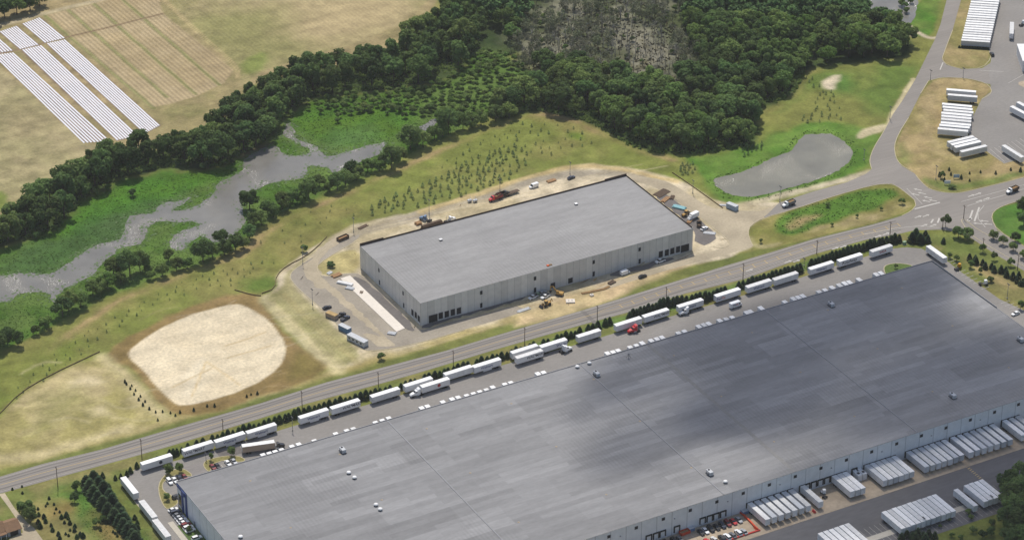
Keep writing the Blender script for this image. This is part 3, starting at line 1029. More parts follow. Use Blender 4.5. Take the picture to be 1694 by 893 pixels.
ms = nt.nodes.new('ShaderNodeMath'); ms.operation = 'MULTIPLY'; ms.inputs[1].default_value = 2 * pi / 2.7
nt.links.new(dp.outputs['Value'], ms.inputs[0])
sn = nt.nodes.new('ShaderNodeMath'); sn.operation = 'SINE'
nt.links.new(ms.outputs[0], sn.inputs[0])
sf = nt.nodes.new('ShaderNodeMath'); sf.operation = 'MULTIPLY'
nt.links.new(sn.outputs[0], sf.inputs[0]); nt.links.new(an.outputs['Alpha'], sf.inputs[1])
sg = nt.nodes.new('ShaderNodeMath'); sg.operation = 'MULTIPLY_ADD'; sg.inputs[1].default_value = .14; sg.inputs[2].default_value = 1.0
nt.links.new(sf.outputs[0], sg.inputs[0])
m5 = nt.nodes.new('ShaderNodeMath'); m5.operation = 'MULTIPLY'
nt.links.new(mm.outputs[0], m5.inputs[0]); nt.links.new(sg.outputs[0], m5.inputs[1])
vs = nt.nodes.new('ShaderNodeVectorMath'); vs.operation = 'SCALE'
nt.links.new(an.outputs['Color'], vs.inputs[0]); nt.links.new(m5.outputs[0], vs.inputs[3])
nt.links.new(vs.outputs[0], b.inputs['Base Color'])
bp = nt.nodes.new('ShaderNodeBump'); bp.inputs['Strength'].default_value = .5; bp.inputs['Distance'].default_value = .35
nt.links.new(n1.outputs[0], bp.inputs['Height']); nt.links.new(bp.outputs[0], b.inputs['Normal'])
me.materials.append(gm)
go = bpy.data.objects.new('ground', me)
C.objects.link(go)
go['kind'] = 'structure'

# ------------------------------------------------------------------ water
Z1, Z2, Z3, Z4 = .03, .06, .09, .12
RIVER = [(-80, 470), (0, 456), (44, 451), (74, 453), (87, 453), (107, 441), (121, 428), (134, 419), (155, 406), (195, 399), (205, 384), (204, 374), (212, 361), (218, 356), (255, 352), (259, 340), (302, 330), (316, 324), (318, 330), (285, 346), (290, 350), (310, 346), (336, 335), (356, 317), (359, 303), (403, 283),
         (400, 262), (450, 238), (464, 248), (472, 259), (511, 255), (514, 248), (490, 236), (467, 225), (470, 208), (477, 201), (489, 215), (487, 228), (501, 235), (524, 240), (534, 257), (548, 260), (588, 245), (628, 237), (640, 234),
         (632, 250), (625, 257), (588, 271), (561, 284), (548, 287), (540, 276), (505, 275), (511, 291), (467, 300), (440, 306), (424, 312), (406, 326), (400, 344), (405, 360), (402, 374), (385, 392), (360, 403), (336, 389), (318, 400), (296, 416), (279, 406), (292, 384), (333, 373), (325, 367), (286, 367),
         (249, 367), (242, 391), (235, 403), (215, 406), (188, 416), (161, 447), (148, 457), (124, 470), (94, 484), (91, 504), (81, 484), (50, 482), (24, 487), (20, 500), (0, 500), (-80, 510)]
sheet('river', rough_edge(chaikin(GP(RIVER), 1), 2.5, .9, 3), Z1, 'water')
sheet('river', rough_edge(chaikin(GP([(672, 226), (690, 211), (722, 195), (733, 198), (702, 216), (680, 234), (670, 236)]), 1), 2.5, .7, 4), Z1, 'water')
POND = [(1178, 297), (1195, 293), (1215, 288), (1244, 278), (1272, 264), (1298, 255), (1315, 245), (1322, 228), (1335, 222), (1370, 221), (1385, 226), (1402, 238), (1412, 250), (1408, 265), (1385, 285), (1345, 300), (1310, 310), (1270, 322), (1235, 327), (1205, 322), (1185, 310)]
sheet('pond', rough_edge(chaikin(GP(POND), 1), 2.0, .6, 5), Z1, 'pond_water')
sheet('pond', rough_edge(chaikin(GP([(1425, -30), (1434, 18), (1452, 22), (1476, 28), (1480, 39), (1496, 44), (1512, 36), (1519, 2), (1524, -40)]), 1), 2.5, .4, 6), Z1, 'water')

# ------------------------------------------------------------------ roads and paved yards
HW_UP = [(-400, 900), (-120, 822), (0, 788), (70, 767), (168, 743), (280, 710), (430, 667), (540, 632), (624, 610), (737, 580), (830, 552), (964, 513), (1109, 468), (1199, 440), (1280, 416), (1344, 396), (1445, 371), (1492, 357), (1508, 349), (1515, 340)]
HW_LO = [(1694 + 300, 560), (1694, 448), (1647, 421), (1607, 394), (1580, 383), (1555, 380), (1513, 381), (1492, 386), (1432, 397), (1345, 421), (1280, 444), (1233, 461), (1132, 486), (1045, 515), (964, 537), (830, 575), (691, 617), (624, 636), (505, 668), (430, 692), (280, 738), (231, 752), (105, 787), (0, 816), (-120, 850), (-400, 930)]
NORTH_L = [(1513, 331), (1490, 312), (1475, 304), (1445, 306), (1378, 325), (1311, 347), (1264, 360), (1262, 356), (1290, 335), (1345, 317), (1400, 302), (1432, 288), (1442, 280), (1438, 265), (1445, 245), (1462, 218), (1476, 191), (1492, 168), (1513, 134), (1536, 87), (1546, 67), (1556, 40), (1566, 0), (1580, -70)]
NORTH_R = [(1604, -70), (1590, 0), (1576, 50), (1563, 84), (1558, 98), (1566, 108), (1592, 115), (1625, 113), (1645, 100), (1645, 150), (1638, 140), (1600, 130), (1560, 128), (1536, 134), (1523, 155), (1503, 195), (1486, 222), (1479, 242), (1482, 262), (1492, 275), (1513, 287), (1523, 300), (1536, 312), (1556, 318), (1580, 320), (1600, 317), (1694, 294), (2000, 210)]
EAST = [(2000, 236), (1694, 330), (1660, 340), (1643, 350), (1640, 362), (1650, 381), (1694, 408), (1990, 540)]
road = GP(HW_UP) + GP(NORTH_L) + GP(NORTH_R) + GP(EAST) + GP(HW_LO)
sheet('road', road, Z1, 'road_asphalt')
NLOT = [(1700, 516), (1654, 495), (1630, 478), (1583, 445), (1570, 434), (1546, 421), (1523, 411), (1500, 409), (1479, 411), (1400, 434), (1280, 474), (1100, 526), (960, 568), (830, 604), (660, 654), (490, 703), (330, 752), (285, 763), (250, 767), (224, 776), (207, 787), (203, 797), (217, 822), (240, 850), (262, 878), (290, 920), (330, 980), (420, 980)]
nl = GP(NLOT[:-2]) + [(-262, -250), (-229, -250), (-229, -150), (-229, -114), (171, -114), (171, -200)] + [G(1720, 540)]
sheet('parking_lot', nl, Z1, 'lot_asphalt')
# loop road and lot of the new warehouse
LOT = [(541, 411), (510, 430), (484, 448), (480, 456), (482, 464), (497, 481), (534, 512), (575, 555), (594, 575), (610, 580), (648, 576), (702, 564), (768, 545), (850, 521), (872, 512), (850, 505), (800, 520), (740, 533), (706, 545), (690, 545), (640, 492), (597, 452), (575, 452), (556, 455), (534, 458), (524, 446), (526, 437), (560, 415), (592, 396), (596, 385)]
sheet('site_road', chaikin(GP(LOT), 1), Z1, 'fresh_asphalt')
for pg in ([(590, 388), (560, 402), (532, 422), (524, 440), (536, 462), (600, 520), (650, 566), (644, 570), (590, 524), (520, 462), (510, 440), (520, 416), (552, 395), (580, 384)], [(500, 440), (512, 432), (516, 448), (540, 476), (528, 480), (506, 456)], [(600, 548), (640, 560), (660, 570), (630, 574), (606, 562)]):
    sheet('dirt_track', rough_edge(chaikin(GP(pg), 1), 2.5, .9, 21), Z1 + .016 + .012 * len(pg) / 10, 'dusty_asphalt')
LOOP = [(1030, 292), (1050, 300), (1080, 312), (1108, 330), (1140, 358), (1175, 378), (1205, 398), (1208, 404), (1202, 410), (1160, 424), (1100, 441), (1000, 472), (930, 494), (872, 512), (866, 505), (960, 474), (1050, 448), (1120, 424), (1150, 412), (1120, 390), (1060, 340), (1020, 310), (1000, 290)]
LOOP2 = [(1264, 360), (1242, 372), (1237, 385), (1242, 400), (1246, 407), (1238, 411), (1190, 424), (1150, 434), (1060, 460), (1000, 480), (980, 482), (990, 476), (1060, 450), (1130, 427), (1190, 413), (1207, 405), (1206, 398), (1180, 375), (1140, 348), (1110, 326), (1085, 310), (1050, 299), (1020, 290), (1035, 288), (1065, 293), (1095, 297), (1122, 310), (1152, 330), (1172, 342), (1196, 348), (1233, 349), (1262, 350), (1290, 334)]
sheet('site_road', chaikin(GP(LOOP2), 1), Z1 + .012, 'dusty_asphalt')
sheet('site_road', rough_edge(chaikin(GP([(1085, 318), (1105, 320), (1128, 342), (1165, 368), (1190, 392), (1170, 405), (1152, 404), (1150, 385), (1118, 352), (1090, 330)]), 1), 3, .8, 8), Z1 + .040, 'dark_asphalt')
sheet('site_road', rough_edge(chaikin(GP([(697, 538), (720, 530), (800, 508), (850, 492), (905, 472), (900, 480), (850, 500), (790, 517), (735, 532), (700, 545)]), 1), 3, .8, 9), Z1 + .046, 'dark_asphalt')
sheet('site_road', rough_edge(chaikin(GP([(1010, 450), (1060, 440), (1110, 424), (1116, 430), (1070, 444), (1010, 460)]), 1), 3, .8, 10), Z1 + .052, 'dark_asphalt')
sheet('site_road', rough_edge(chaikin(GP([(592, 455), (640, 494), (690, 545), (678, 548), (660, 536), (580, 462)]), 1), 3, .6, 12), Z1 + .058, 'dark_asphalt')
# concrete apron and yard behind the big warehouse
sheet('concrete_apron', [(-240, -234.8), (230, -234.8), (230, -253.2), (-240, -253.2)], Z1 + .035, 'apron_concrete')
sheet('truck_yard', [(-240, -253.2), (300, -253.2), (300, -283.4), (100, -289), (-240, -289)], Z1 + .006, 'yard_asphalt')
sheet('truck_yard', [(300, -252), (300, -234.8), (230, -234.8), (230, -252)], Z1 + .004, 'yard_asphalt')
sheet('concrete_apron', [(-20, -276.5), (90, -276.5), (90, -280), (-20, -280)], Z2, 'concrete')
# trailer yard at the upper right
YARD = [(1647, -60), (1640, 40), (1634, 75), (1640, 95), (1636, 120), (1640, 152), (1624, 164), (1606, 200), (1602, 229), (1634, 252), (1661, 271), (1694, 262), (1900, 215), (1900, -60)]
sheet('trailer_yard', GP(YARD), Z2, 'lot_asphalt')
sheet('yard_island', chaikin(GP([(1680, 138), (1700, 132), (1730, 140), (1730, 152), (1700, 148)]), 1), Z3, MATS['apron_concrete'])
# driveway at the lower left
sheet('driveway', GP([(-2, 817), (8, 815), (24, 840), (45, 864), (56, 872), (74, 897), (90, 930), (0, 950), (16, 890), (38, 880), (33, 866), (14, 838)]), Z1 + .01, 'dusty_asphalt')
# patches of older paving
for pg in ([(1430, 420), (1480, 414), (1500, 420), (1440, 438)],):
    pass
sheet('asphalt_patch', GP([(358, 748), (396, 738), (404, 748), (366, 760)]), Z2, 'dark_asphalt')
sheet('asphalt_patch', GP([(305, 772), (340, 763), (340, 785), (316, 792)]), Z2, 'asphalt')

# slab beside the new warehouse
sl_ = sheet('concrete_slab', GP([(563, 461), (579, 456), (670, 543), (656, 549)]), .22, 'slab_concrete', thick=.25)

# painted markings
mk = MB()
mat('wear_dark', lin(140, 134, 128, .62), .92, .10, .9, stretch=(.1, 1, 1))
mat('wear_light', lin(166, 158, 148, .70), .92, .10, .9, stretch=(.1, 1, 1))
wd_, wl_ = MB(), MB()
def line(pts, wd, z=Z3, mb=None):
    ribbon(mb if mb is not None else mk, GP(pts), wd, z)
def mid(t):
    return [(a[0] * (1 - t) + b[0] * t, a[1] * (1 - t) + b[1] * t) for a, b in zip(UPP, LOP)]
def resample(pts, xs):
    out = []
    for x in xs:
        for i in range(len(pts) - 1):
            a, b_ = pts[i], pts[i + 1]
            if (a[0] - x) * (b_[0] - x) <= 0 and a[0] != b_[0]:
                t = (x - a[0]) / (b_[0] - a[0])
                out.append((x, a[1] + (b_[1] - a[1]) * t))
                break
    return out
XS = list(range(-120, 1500, 20))
up_w = resample(HW_UP, XS)
lo_w = resample(HW_LO[::-1], [x + 12 for x in XS])
UPP, LOP = up_w, lo_w
ribbon(wd_, GP(mid(.74)), 3.0, Z1 + .012)
for t_, mm_ in ((.19, wd_), (.34, wd_), (.66, wl_), (.82, wl_)):
    ribbon(mm_, GP(mid(t_)), .7, Z1 + .022)
ribbon(wd_, GP([(963, 514), (972, 522), (985, 535)]), 2.2, Z1 + .03)
for mm_, n_ in ((wd_, 'wear_dark'), (wl_, 'wear_light')):
    mm_.build('wheel_track', n_)['kind'] = 'structure'
line(mid(.10), .16)
line(mid(.90), .16)
ym = MB()
XS2 = [k for k, x in enumerate(XS) if x < 1010]
yl = mid(.5)
ribbon(ym, GP(yl[:XS2[-1]]), .3, Z3)
ywa = mid(.36)[XS2[-1]:]
ywb = mid(.56)[XS2[-1]:]
ribbon(ym, GP([yl[XS2[-1] - 1]] + ywa), .2, Z3)
ribbon(ym, GP([yl[XS2[-1] - 1]] + ywb), .2, Z3)
for k in range(1, len(ywa)):
    ribbon(ym, GP([ywa[k], (ywb[k][0] + 3, ywb[k][1])]), .42, Z3 + .004)
yo = ym.build('road_marking', 'marking_yellow'); yo['kind'] = 'structure'
line(mid(.74)[XS2[-1] + 8:], .25)
line([(1513, 346), (1555, 335)], 1.0)
for p in ([(1603, 366), (1609, 348)], [(1612, 366), (1620, 343)], [(1600, 365), (1608, 361)], [(1540, 369), (1544, 363)], [(1551, 369), (1554, 361)]):
    line(p, .9)
line([(1566, 378), (1520, 374), (1480, 378), (1430, 388)], .3, Z3 + .004)
line([(1628, 340), (1618, 352), (1618, 362), (1630, 376)], .3)
line([(1590, 334), (1694, 306)], .3)
line([(1600, 341), (1694, 313)], .3)
line([(1500, 312), (1526, 338)], .25)
line([(1700, 120), (1668, 138)], .25)
line([(1555, 116), (1560, 104)], .6)
line([(1620, 117), (1660, 119)], .3)
def arrow(px, py, ang, L=4.5):
    x, y = G(px, py)
    c, s = cos(ang), sin(ang)
    prof = [(-L / 2, -.35), (L * .15, -.35), (L * .15, -1.0), (L / 2, 0), (L * .15, 1.0), (L * .15, .35), (-L / 2, .35)]
    mk.add([(x + u * c - v * s, y + u * s + v * c, Z4) for u, v in prof], [tuple(range(7))])
ra = 0.07
for px, py in ((1518, 314), (1535, 327), (1514, 322), (1525, 320), (1532, 333), (1543, 332)):
    arrow(px, py, 2.2)
for px, py in ((1607, 324), (1618, 321), (1632, 329), (1620, 333), (1519, 359), (1532, 357), (1529, 373), (1544, 373), (1318, 432), (1304, 433), (1382, 411), (1395, 408), (1466, 387), (1453, 391), (1240, 447)):
    arrow(px, py, ra)
for px, py in ((1628, 366), (1634, 371), (1617, 370)):
    arrow(px, py, 2.4)
mo = mk.build('road_marking', 'marking_white'); mo['kind'] = 'structure'
# parking stall lines
st = MB()
for k in range(12):          # beside the short wall, lower left
    a = (282 + k * 3.6, 847 + k * 4.3)
    line([(a[0] - 3, a[1] + .8), (a[0] + 8.5, a[1] - 2.4)], .18, Z3, st)
for k in range(7):           # right side stalls
    a = (1583 + k * 6.6, 449 + k * 4.6)
    line([(a[0] + 1, a[1] + 2.2), (a[0] + 14, a[1] - 2.4)], .22, Z3, st)
for k in range(5):
    a = (1655 + k * 6.6, 501 + k * 4.4)
    line([(a[0] + 1, a[1] + 1), (a[0] + 16, a[1] - 3.5)], .22, Z3, st)
for k in range(4):
    line([(1566 + k * 5, 430 + k * 3.4), (1576 + k * 5, 427 + k * 3.4)], .22, Z3, st)
for x in np.arange(-20, 92, 2.64):
    st.box(x - .06, x + .06, -287.8, -270.5, Z2 + .03, Z2 + .04)
for k in range(9):
    line([(1646 + k * 9, 255 + k * 6.2), (1672 + k * 9, 247 + k * 6.2)] if False else [(1638 + k * 7, 247 - k * 2.5), (1662 + k * 7, 268 - k * 3)], .2, Z3, st)
for k in range(5):
    line([(283 + k * 8.4, 795 - k * 2.2), (288 + k * 8.4, 801 - k * 2.2)], .2, Z3, st)
    line([(357 + k * 9, 771 - k * 2.2), (363 + k * 9, 778 - k * 2.2)], .2, Z3, st)
for k in range(20):
    x = -96 + k * 3.0
    st.box(x - .06, x + .06, -243.5, -238.0, Z2, Z2 + .01)
so_ = st.build('stall_marking', 'marking_white'); so_['kind'] = 'structure'
# hatched cream strips on the yard
hm = MB()
for k in range(11):
    a, b_ = (1592 + k * 3.0, 767.5 + k * 2.6), (1596 + k * 3.0, 765.5 + k * 2.6)
    line([a, b_], .5, Z2, hm)
for k in range(2):
    line([(1137 + k * 6, 884 - k * 2), (1150 + k * 6, 899 - k * 2)], .22, Z2, hm)
for k in range(5):
    line([(1139 + k * 2.6, 886 + k * 3), (1144 + k * 2.6, 884 + k * 3)], .22, Z2 + .004, hm)
ho = hm.build('yard_marking', 'marking_yellow'); ho['kind'] = 'structure'

# kerbs
kerb([(1513, 331), (1490, 312), (1475, 304), (1445, 306), (1378, 325), (1311, 347), (1264, 360), (1242, 372), (1237, 385), (1242, 400), (1246, 407)])
kerb([(1515, 340), (1513, 331)])
kerb([(1492, 357), (1508, 349), (1515, 340)])
kerb([(1442, 280), (1438, 265), (1445, 245), (1462, 218), (1476, 191)])
kerb([(1503, 195), (1486, 222), (1479, 242), (1482, 262), (1492, 275), (1510, 283)])
kerb([(1515, 290), (1523, 300), (1536, 312), (1556, 318), (1580, 320), (1600, 317), (1694, 294), (1800, 264)])
kerb([(1576, 50), (1563, 84), (1558, 98), (1566, 108), (1592, 115), (1625, 113), (1640, 97), (1636, 85)])
kerb([(1536, 134), (1560, 128), (1600, 130), (1630, 137), (1641, 148), (1638, 157), (1624, 164)])
kerb([(1523, 155), (1536, 134)])
kerb([(1760, 312), (1694, 330), (1660, 340), (1643, 350), (1640, 362), (1650, 381), (1694, 408), (1760, 440)])
kerb([(1590, 362), (1600, 366), (1617, 380), (1650, 397), (1694, 424), (1740, 450), (1720, 452), (1694, 441), (1647, 414), (1607, 390), (1592, 370)], True)
kerb([(1634, 252), (1661, 271), (1694, 262)], smooth=0)
kerb([(541, 411), (510, 430), (484, 448), (480, 456), (482, 464), (497, 481), (534, 512), (575, 555), (594, 575), (610, 581), (648, 577), (702, 565), (768, 546)])
kerb([(1110, 326), (1140, 350), (1180, 377), (1203, 397), (1207, 404), (1202, 409), (1190, 411), (1180, 408)])
kerb([(534, 458), (524, 446), (526, 437), (560, 415), (592, 398)])
kerb([(224, 776), (207, 787), (202, 797), (217, 822), (240, 850), (275, 897)])
# parking islands round the front corner of the big warehouse
isl = [[(283, 778), (270, 788), (262, 802), (264, 822), (272, 838), (278, 842), (290, 836), (296, 829), (288, 824), (281, 817), (270, 812), (268, 800), (276, 792), (295, 783), (315, 788), (318, 785), (306, 776), (296, 775)],
       [(336, 769), (340, 762), (352, 758), (372, 754), (394, 754), (405, 759), (404, 763), (392, 764), (372, 760), (350, 768), (348, 780), (342, 778)]]
for k, p in enumerate(isl):
    pts = chaikin(GP(p), 1)
    o = sheet('planting_island', pts, .15, mat('island_grass%d' % k, lin(150, 142, 88, .7), .95, .2, .8))
    o['kind'] = 'structure'
    q = pts + [pts[0]]
    kb = ribbon(MB(), q, .4, -.05, .19).build('kerb', mat('kerb_yellow%d' % k, lin(200, 188, 150, .70), .9, .1, .8)); kb['kind'] = 'structure'
pts = chaikin(GP([(1462, 447), (1463, 440), (1475, 436), (1494, 436), (1512, 440), (1506, 446), (1480, 454), (1466, 456)]), 1)
o = sheet('planting_island', pts, .15, mat('island_grass9', lin(98, 118, 56, .75), .95, .2, .8))
o = ribbon(MB(), pts + [pts[0]], .4, -.05, .19).build('kerb', 'kerb_concrete'); o['kind'] = 'structure'
# walk and grass strip along the short wall
sheet('footpath', [(-237.0, -122), (-234.5, -122), (-234.5, -240), (-237.0, -240)], .14, 'concrete', thick=.15)
sheet('lawn_strip', [(-234.2, -126), (-227.7, -126), (-227.7, -240), (-234.2, -240)], .10, mat('lawn', lin(92, 116, 60, .75), .95, .2, .8), thick=.15)

# ------------------------------------------------------------------ big warehouse
BX0, BX1, BY0, BY1, H = -227.6, 172.6, -234.8, -112.0, 12.4
root = empty('warehouse', (BX0, BY0, 0))
tag(root, 'huge warehouse with a patchy grey roof and docks along its long white wall', 'warehouse')
LX, LY = BX1 - BX0, BY1 - BY0
T = .3
MB().box(0, LX, 0, T, -.2, H - .12).build('wall', 'metal_wall_x', root)
MB().box(0, LX, LY - T, LY, -.2, H - .12).build('wall', 'metal_wall_x', root)
MB().box(0, T, T, LY - T, -.2, H - .12).build('wall', 'metal_wall_y', root)
MB().box(LX - T, LX, T, LY - T, -.2, H - .12).build('wall', 'metal_wall_y', root)
roof = MB().box(-.15, LX + .15, -.15, LY + .15, H - .12, H).build('roof', 'membrane_roof', root)
pr = MB()
pr.box(-.18, LX + .18, LY - .2, LY + .18, H + .002, H + .28)
pr.build('roof_edge', 'grey_steel', root)
MB().box(LX - .15, LX + .2, LY - 52, LY - .25, H + .002, H + .7).build('parapet', 'grey_steel', root)
MB().box(LX - .15, LX + .2, 0, LY - 52.01, H + .002, H + .12).build('roof_edge', 'grey_steel', root)
MB().box(-.2, .12, -.1, LY - .25, H + .002, H + .16).build('roof_edge', 'grey_steel', root)
for a, b_ in (((642, 697), (831, 893)), ((958, 601), (1201, 813)), ((1262, 510), (1520, 713))):
    xa = G(a[0], a[1], H)[0] - BX0
    MB().box(xa - .28, xa + .28, .2, LY - .4, H + .002, H + .16).build('expansion_joint', 'grey_steel', root)
for px in ((1130, 620),):
    xa = G(px[0], px[1], H)[0] - BX0
    MB().box(xa - .9, xa + .9, .2, LY - .6, H + .002, H + .03).build('walkway_pad', 'walk_pad', root)
# high windows and lamps of the dock wall
k = 0
x = -70.4 - 13.45 * 3
while x < 172:
    lx = x - BX0
    f = MB().box(lx - .85, lx + .85, -.08, -.003, 9.15, 10.75).build('window_frame', 'grey_steel', root)
    MB().box(lx - .72, lx + .72, -.1, -.083, 9.28, 10.62).build('pane', 'dark_opening', f)
    if k % 2 == 0:
        MB().box(lx + 5.3, lx + 5.8, -.35, -.003, 8.2, 8.5).build('wall_lamp', 'grey_steel', root)
    x += 13.45
    k += 1
def dock_door(x, y, face, parent, ox, oy, open_=False):
    """black dock seal with a pale door inside; face = -1 faces -y"""
    s = face
    lx, ly = x - ox, y - oy
    f = MB()
    y0, y1 = sorted((ly + s * .003, ly + s * .45))
    f.box(lx - 1.55, lx - 1.15, y0, y1, 1.1, 4.3)
    f.box(lx + 1.15, lx + 1.55, y0, y1, 1.1, 4.3)
    f.box(lx - 1.148, lx + 1.148, y0, y1, 3.75, 4.3)
    o = f.build('dock_seal', 'rubber', parent)
    y0, y1 = sorted((ly + s * .003, ly + s * .06))
    MB().box(lx - 1.147, lx + 1.147, y0, y1, 1.15, 3.748).build('door_panel', 'dark_opening' if open_ else 'white_side', o)
    return o
DOCKX = [onY(px, py, BY0)[0] for px, py in ((1073, 888), (1085, 885), (1096, 881), (1119.5, 873.6), (1162, 859.4), (1173.8, 856), (1184.6, 852), (1196, 848.5), (1334.8, 804), (1346, 799), (1357, 795.7), (1368, 792), (1413, 776))]
for x in DOCKX:
    dock_door(x, BY0, -1, root, BX0, BY0)
# blue entrance frames on the short wall near the front corner
for y0, y1 in ((-6.5, -5.2), (-10.5, -9.2)):
    MB().box(-.5, -.003, LY + y0, LY + y1, 0, H - .5).build('blue_column', 'blue_paint', root)
MB().box(-.75, -.01, LY - 9.19, LY - 6.51, H - 2.6, H - .5).build('blue_band', 'blue_paint', root)
MB().box(-.45, -.003, LY - 5.19, LY - .4, H - 1.9, H - .6).build('blue_band', 'blue_paint', root)
MB().box(-.06, -.004, LY - 4.9, LY - .9, 1.2, 7.4).build('entrance_glass', 'glass_dark', root)
MB().box(-.10, -.003, LY - 18.5, LY - 17.2, 0, 2.3).build('door', 'grey_steel', root)

# things on the big roof
def roof_unit(px, py, kind, label, cat, grp=None):
    x, y = G(px, py, H)
    t = empty(kind, (x, y, H + .002))
    tag(t, label, cat, grp)
    if kind == 'rooftop_unit':
        MB().cbox(-.9, .9, -1.7, 1.7, .25, 1.9, .08).build('housing', 'galvanised', t)
        MB().box(-1.1, 1.1, -1.9, 1.9, 0, .25).build('base', 'dark_steel', t)
        MB().box(-1.3, -.9, -.8, .8, .5, 1.5).build('hood', 'grey_steel', t)
        MB().lathe([(.5, 1.9), (.5, 2.1), (.1, 2.12)], 0, .8, 10).build('fan_guard', 'dark_steel', t)
    elif kind == 'roof_fan':
        MB().lathe([(.75, 0), (.75, .45), (.6, .5)], n=12).build('kerb_base', 'dark_steel', t)
        MB().lathe([(.95, .5), (1.05, .7), (.9, 1.0), (.5, 1.2), (.05, 1.25)], n=14).build('cowl', 'white_paint', t)
    elif kind == 'roof_mast':
        MB().tube((0, 0, 0), (0, 0, 2.6), .09).build('mast', 'galvanised', t)
        for a in range(3):
            MB().tube((1.1 * cos(a * 2.1), 1.1 * sin(a * 2.1), .05), (0, 0, 1.7), .06).build('leg', 'dark_steel', t)
        MB().lathe([(.55, 2.0), (.5, 2.4), (.1, 2.6)], n=10).build('head', 'grey_steel', t)
    elif kind == 'roof_drain':
        MB().lathe([(1.0, 0), (.9, .05), (.3, .06), (.25, .16), (.05, .18)], n=12).build('bowl', 'soil_dark', t)
    return t
for px, py, lb in ((567, 747, 'pale rooftop unit at the pale left end of the big roof, behind two fans'), (987, 621, 'pale rooftop unit astride the middle expansion joint, near the far roof edge'),
                   (1174, 784, 'pale rooftop unit astride the middle expansion joint, close to the dock wall'), (1375, 506, 'pale rooftop unit near the far roof edge at the right, beyond the last joint'),
                   (1576, 657, 'pale rooftop unit near the dock wall at the right of the big roof'), (1688, 564, 'pale rooftop unit near the short right edge of the big roof')):
    roof_unit(px, py, 'rooftop_unit', lb, 'roof unit', 'units on the big roof')
for px, py, lb in ((577, 783, 'white domed roof fan, the farther of the two stained ones at the left'), (586.5, 791, 'white domed roof fan, the nearer of the two stained ones at the left'),
                   (622, 836, 'small roof fan, the farther of a pair near the bottom of the roof'), (629, 843.5, 'small roof fan, the nearer of a pair near the bottom of the roof'),
                   (955, 608, 'small white roof fan left of the joint by the far roof edge'), (975, 602, 'tiny white roof fan right of the joint by the far roof edge'), (1200, 798, 'white roof fan right of the joint by the dock wall'),
                   (398, 889, 'white roof fan near the short left wall at the bottom edge')):
    roof_unit(px, py, 'roof_fan', lb, 'roof fan', 'fans on the big roof')
roof_unit(1040, 592, 'roof_mast', 'short tripod mast standing on the big roof near the far edge', 'mast')
dr = []
for k in range(9):
    for rr in (.2, .55, .88):
        dr.append((BX0 + 28 + k * 43, BY0 + LY * rr))
for k, (x, y) in enumerate(dr):
    t = empty('roof_drain', (x, y, H + .002))
    tag(t, 'small dusty roof drain, %s from the left in the %s row on the big roof' % (ordn(k // 3), ['near', 'middle', 'far'][k % 3]), 'roof drain', 'drains on the big roof')
    MB().lathe([(.55, .004), (.5, .03), (.2, .035), (.18, .12), (.05, .13)], n=10).build('bowl', 'drain_dust', t)

# ------------------------------------------------------------------ warehouse under construction
SX0, SX1, SY0, SY1 = -65.0, 88.3, -27.6, 36.9
r2 = empty('new_warehouse', (SX0, SY0, 0))
tag(r2, 'new concrete warehouse with a pale flat roof on the bare construction site', 'warehouse')
WX, WY = SX1 - SX0, SY1 - SY0
MB().box(0, WX, 0, T, -.2, H - .12).build('wall', 'tiltup_x', r2)
MB().box(0, WX, WY - T, WY, -.2, H + .55).build('wall', 'tiltup_x', r2)
MB().box(0, T, T, WY - T, -.2, H - .12).build('wall', 'tiltup_y', r2)
MB().box(WX - T, WX, T, WY - T, -.2, H + .45).build('wall', 'tiltup_y', r2)
MB().box(-.02, WX - T - .01, -.02, WY - T - .01, H - .118, H).build('roof', 'new_roof', r2)
MB().box(.0, 13, WY - T, WY + .02, H + .555, H + 1.3).build('parapet', 'parapet_shade', r2)  # raised corner piece, coloured as dark as the shaded inner faces
MB().box(WX - 13, WX, WY - T, WY + .02, H + .555, H + 1.3).build('parapet', 'parapet_shade', r2)
MB().box(.01, WX - .01, WY - T - .06, WY - T - .003, H + .004, H + .85).build('parapet', 'parapet_shade', r2)  # thin lining of the back parapet, its shade painted in
MB().box(WX - T - .06, WX - T - .003, .4, WY - T - .07, H + .004, H + .75).build('parapet', 'parapet_shade', r2)  # same lining on the right side, shade put into the colour
def opening(x0, x1, z0, z1, parent, wallx=True, y=0.0, name='window'):
    if wallx:
        o = MB().box(x0, x1, -.10, -.004, z0, z1).build(name, 'dark_opening', parent)
        fr = MB()
        fr.box(x0 - .12, x0 - .004, -.12, -.003, z0, z1 + .12)
        fr.box(x1 + .004, x1 + .12, -.12, -.003, z0, z1 + .12)
        fr.box(x0, x1, -.12, -.003, z1 + .004, z1 + .12)
        fr.build('frame', 'grey_steel', o)
    else:
        o = MB().box(-.10, -.004, x0, x1, z0, z1).build(name, 'dark_opening', parent)
        fr = MB()
        fr.box(-.12, -.003, x0 - .12, x0 - .004, z0, z1 + .12)
        fr.box(-.12, -.003, x1 + .004, x1 + .12, z0, z1 + .12)
        fr.box(-.12, -.003, x0, x1, z1 + .004, z1 + .12)
        fr.build('frame', 'grey_steel', o)
    return o
def front_open(px, py, wd, ht, name='window'):
    X, Z = onY(px, py, SY0)
    lx = X - SX0
    opening(lx - wd / 2, lx + wd / 2, max(.05, Z - ht / 2), Z + ht / 2, r2, True, 0, name)
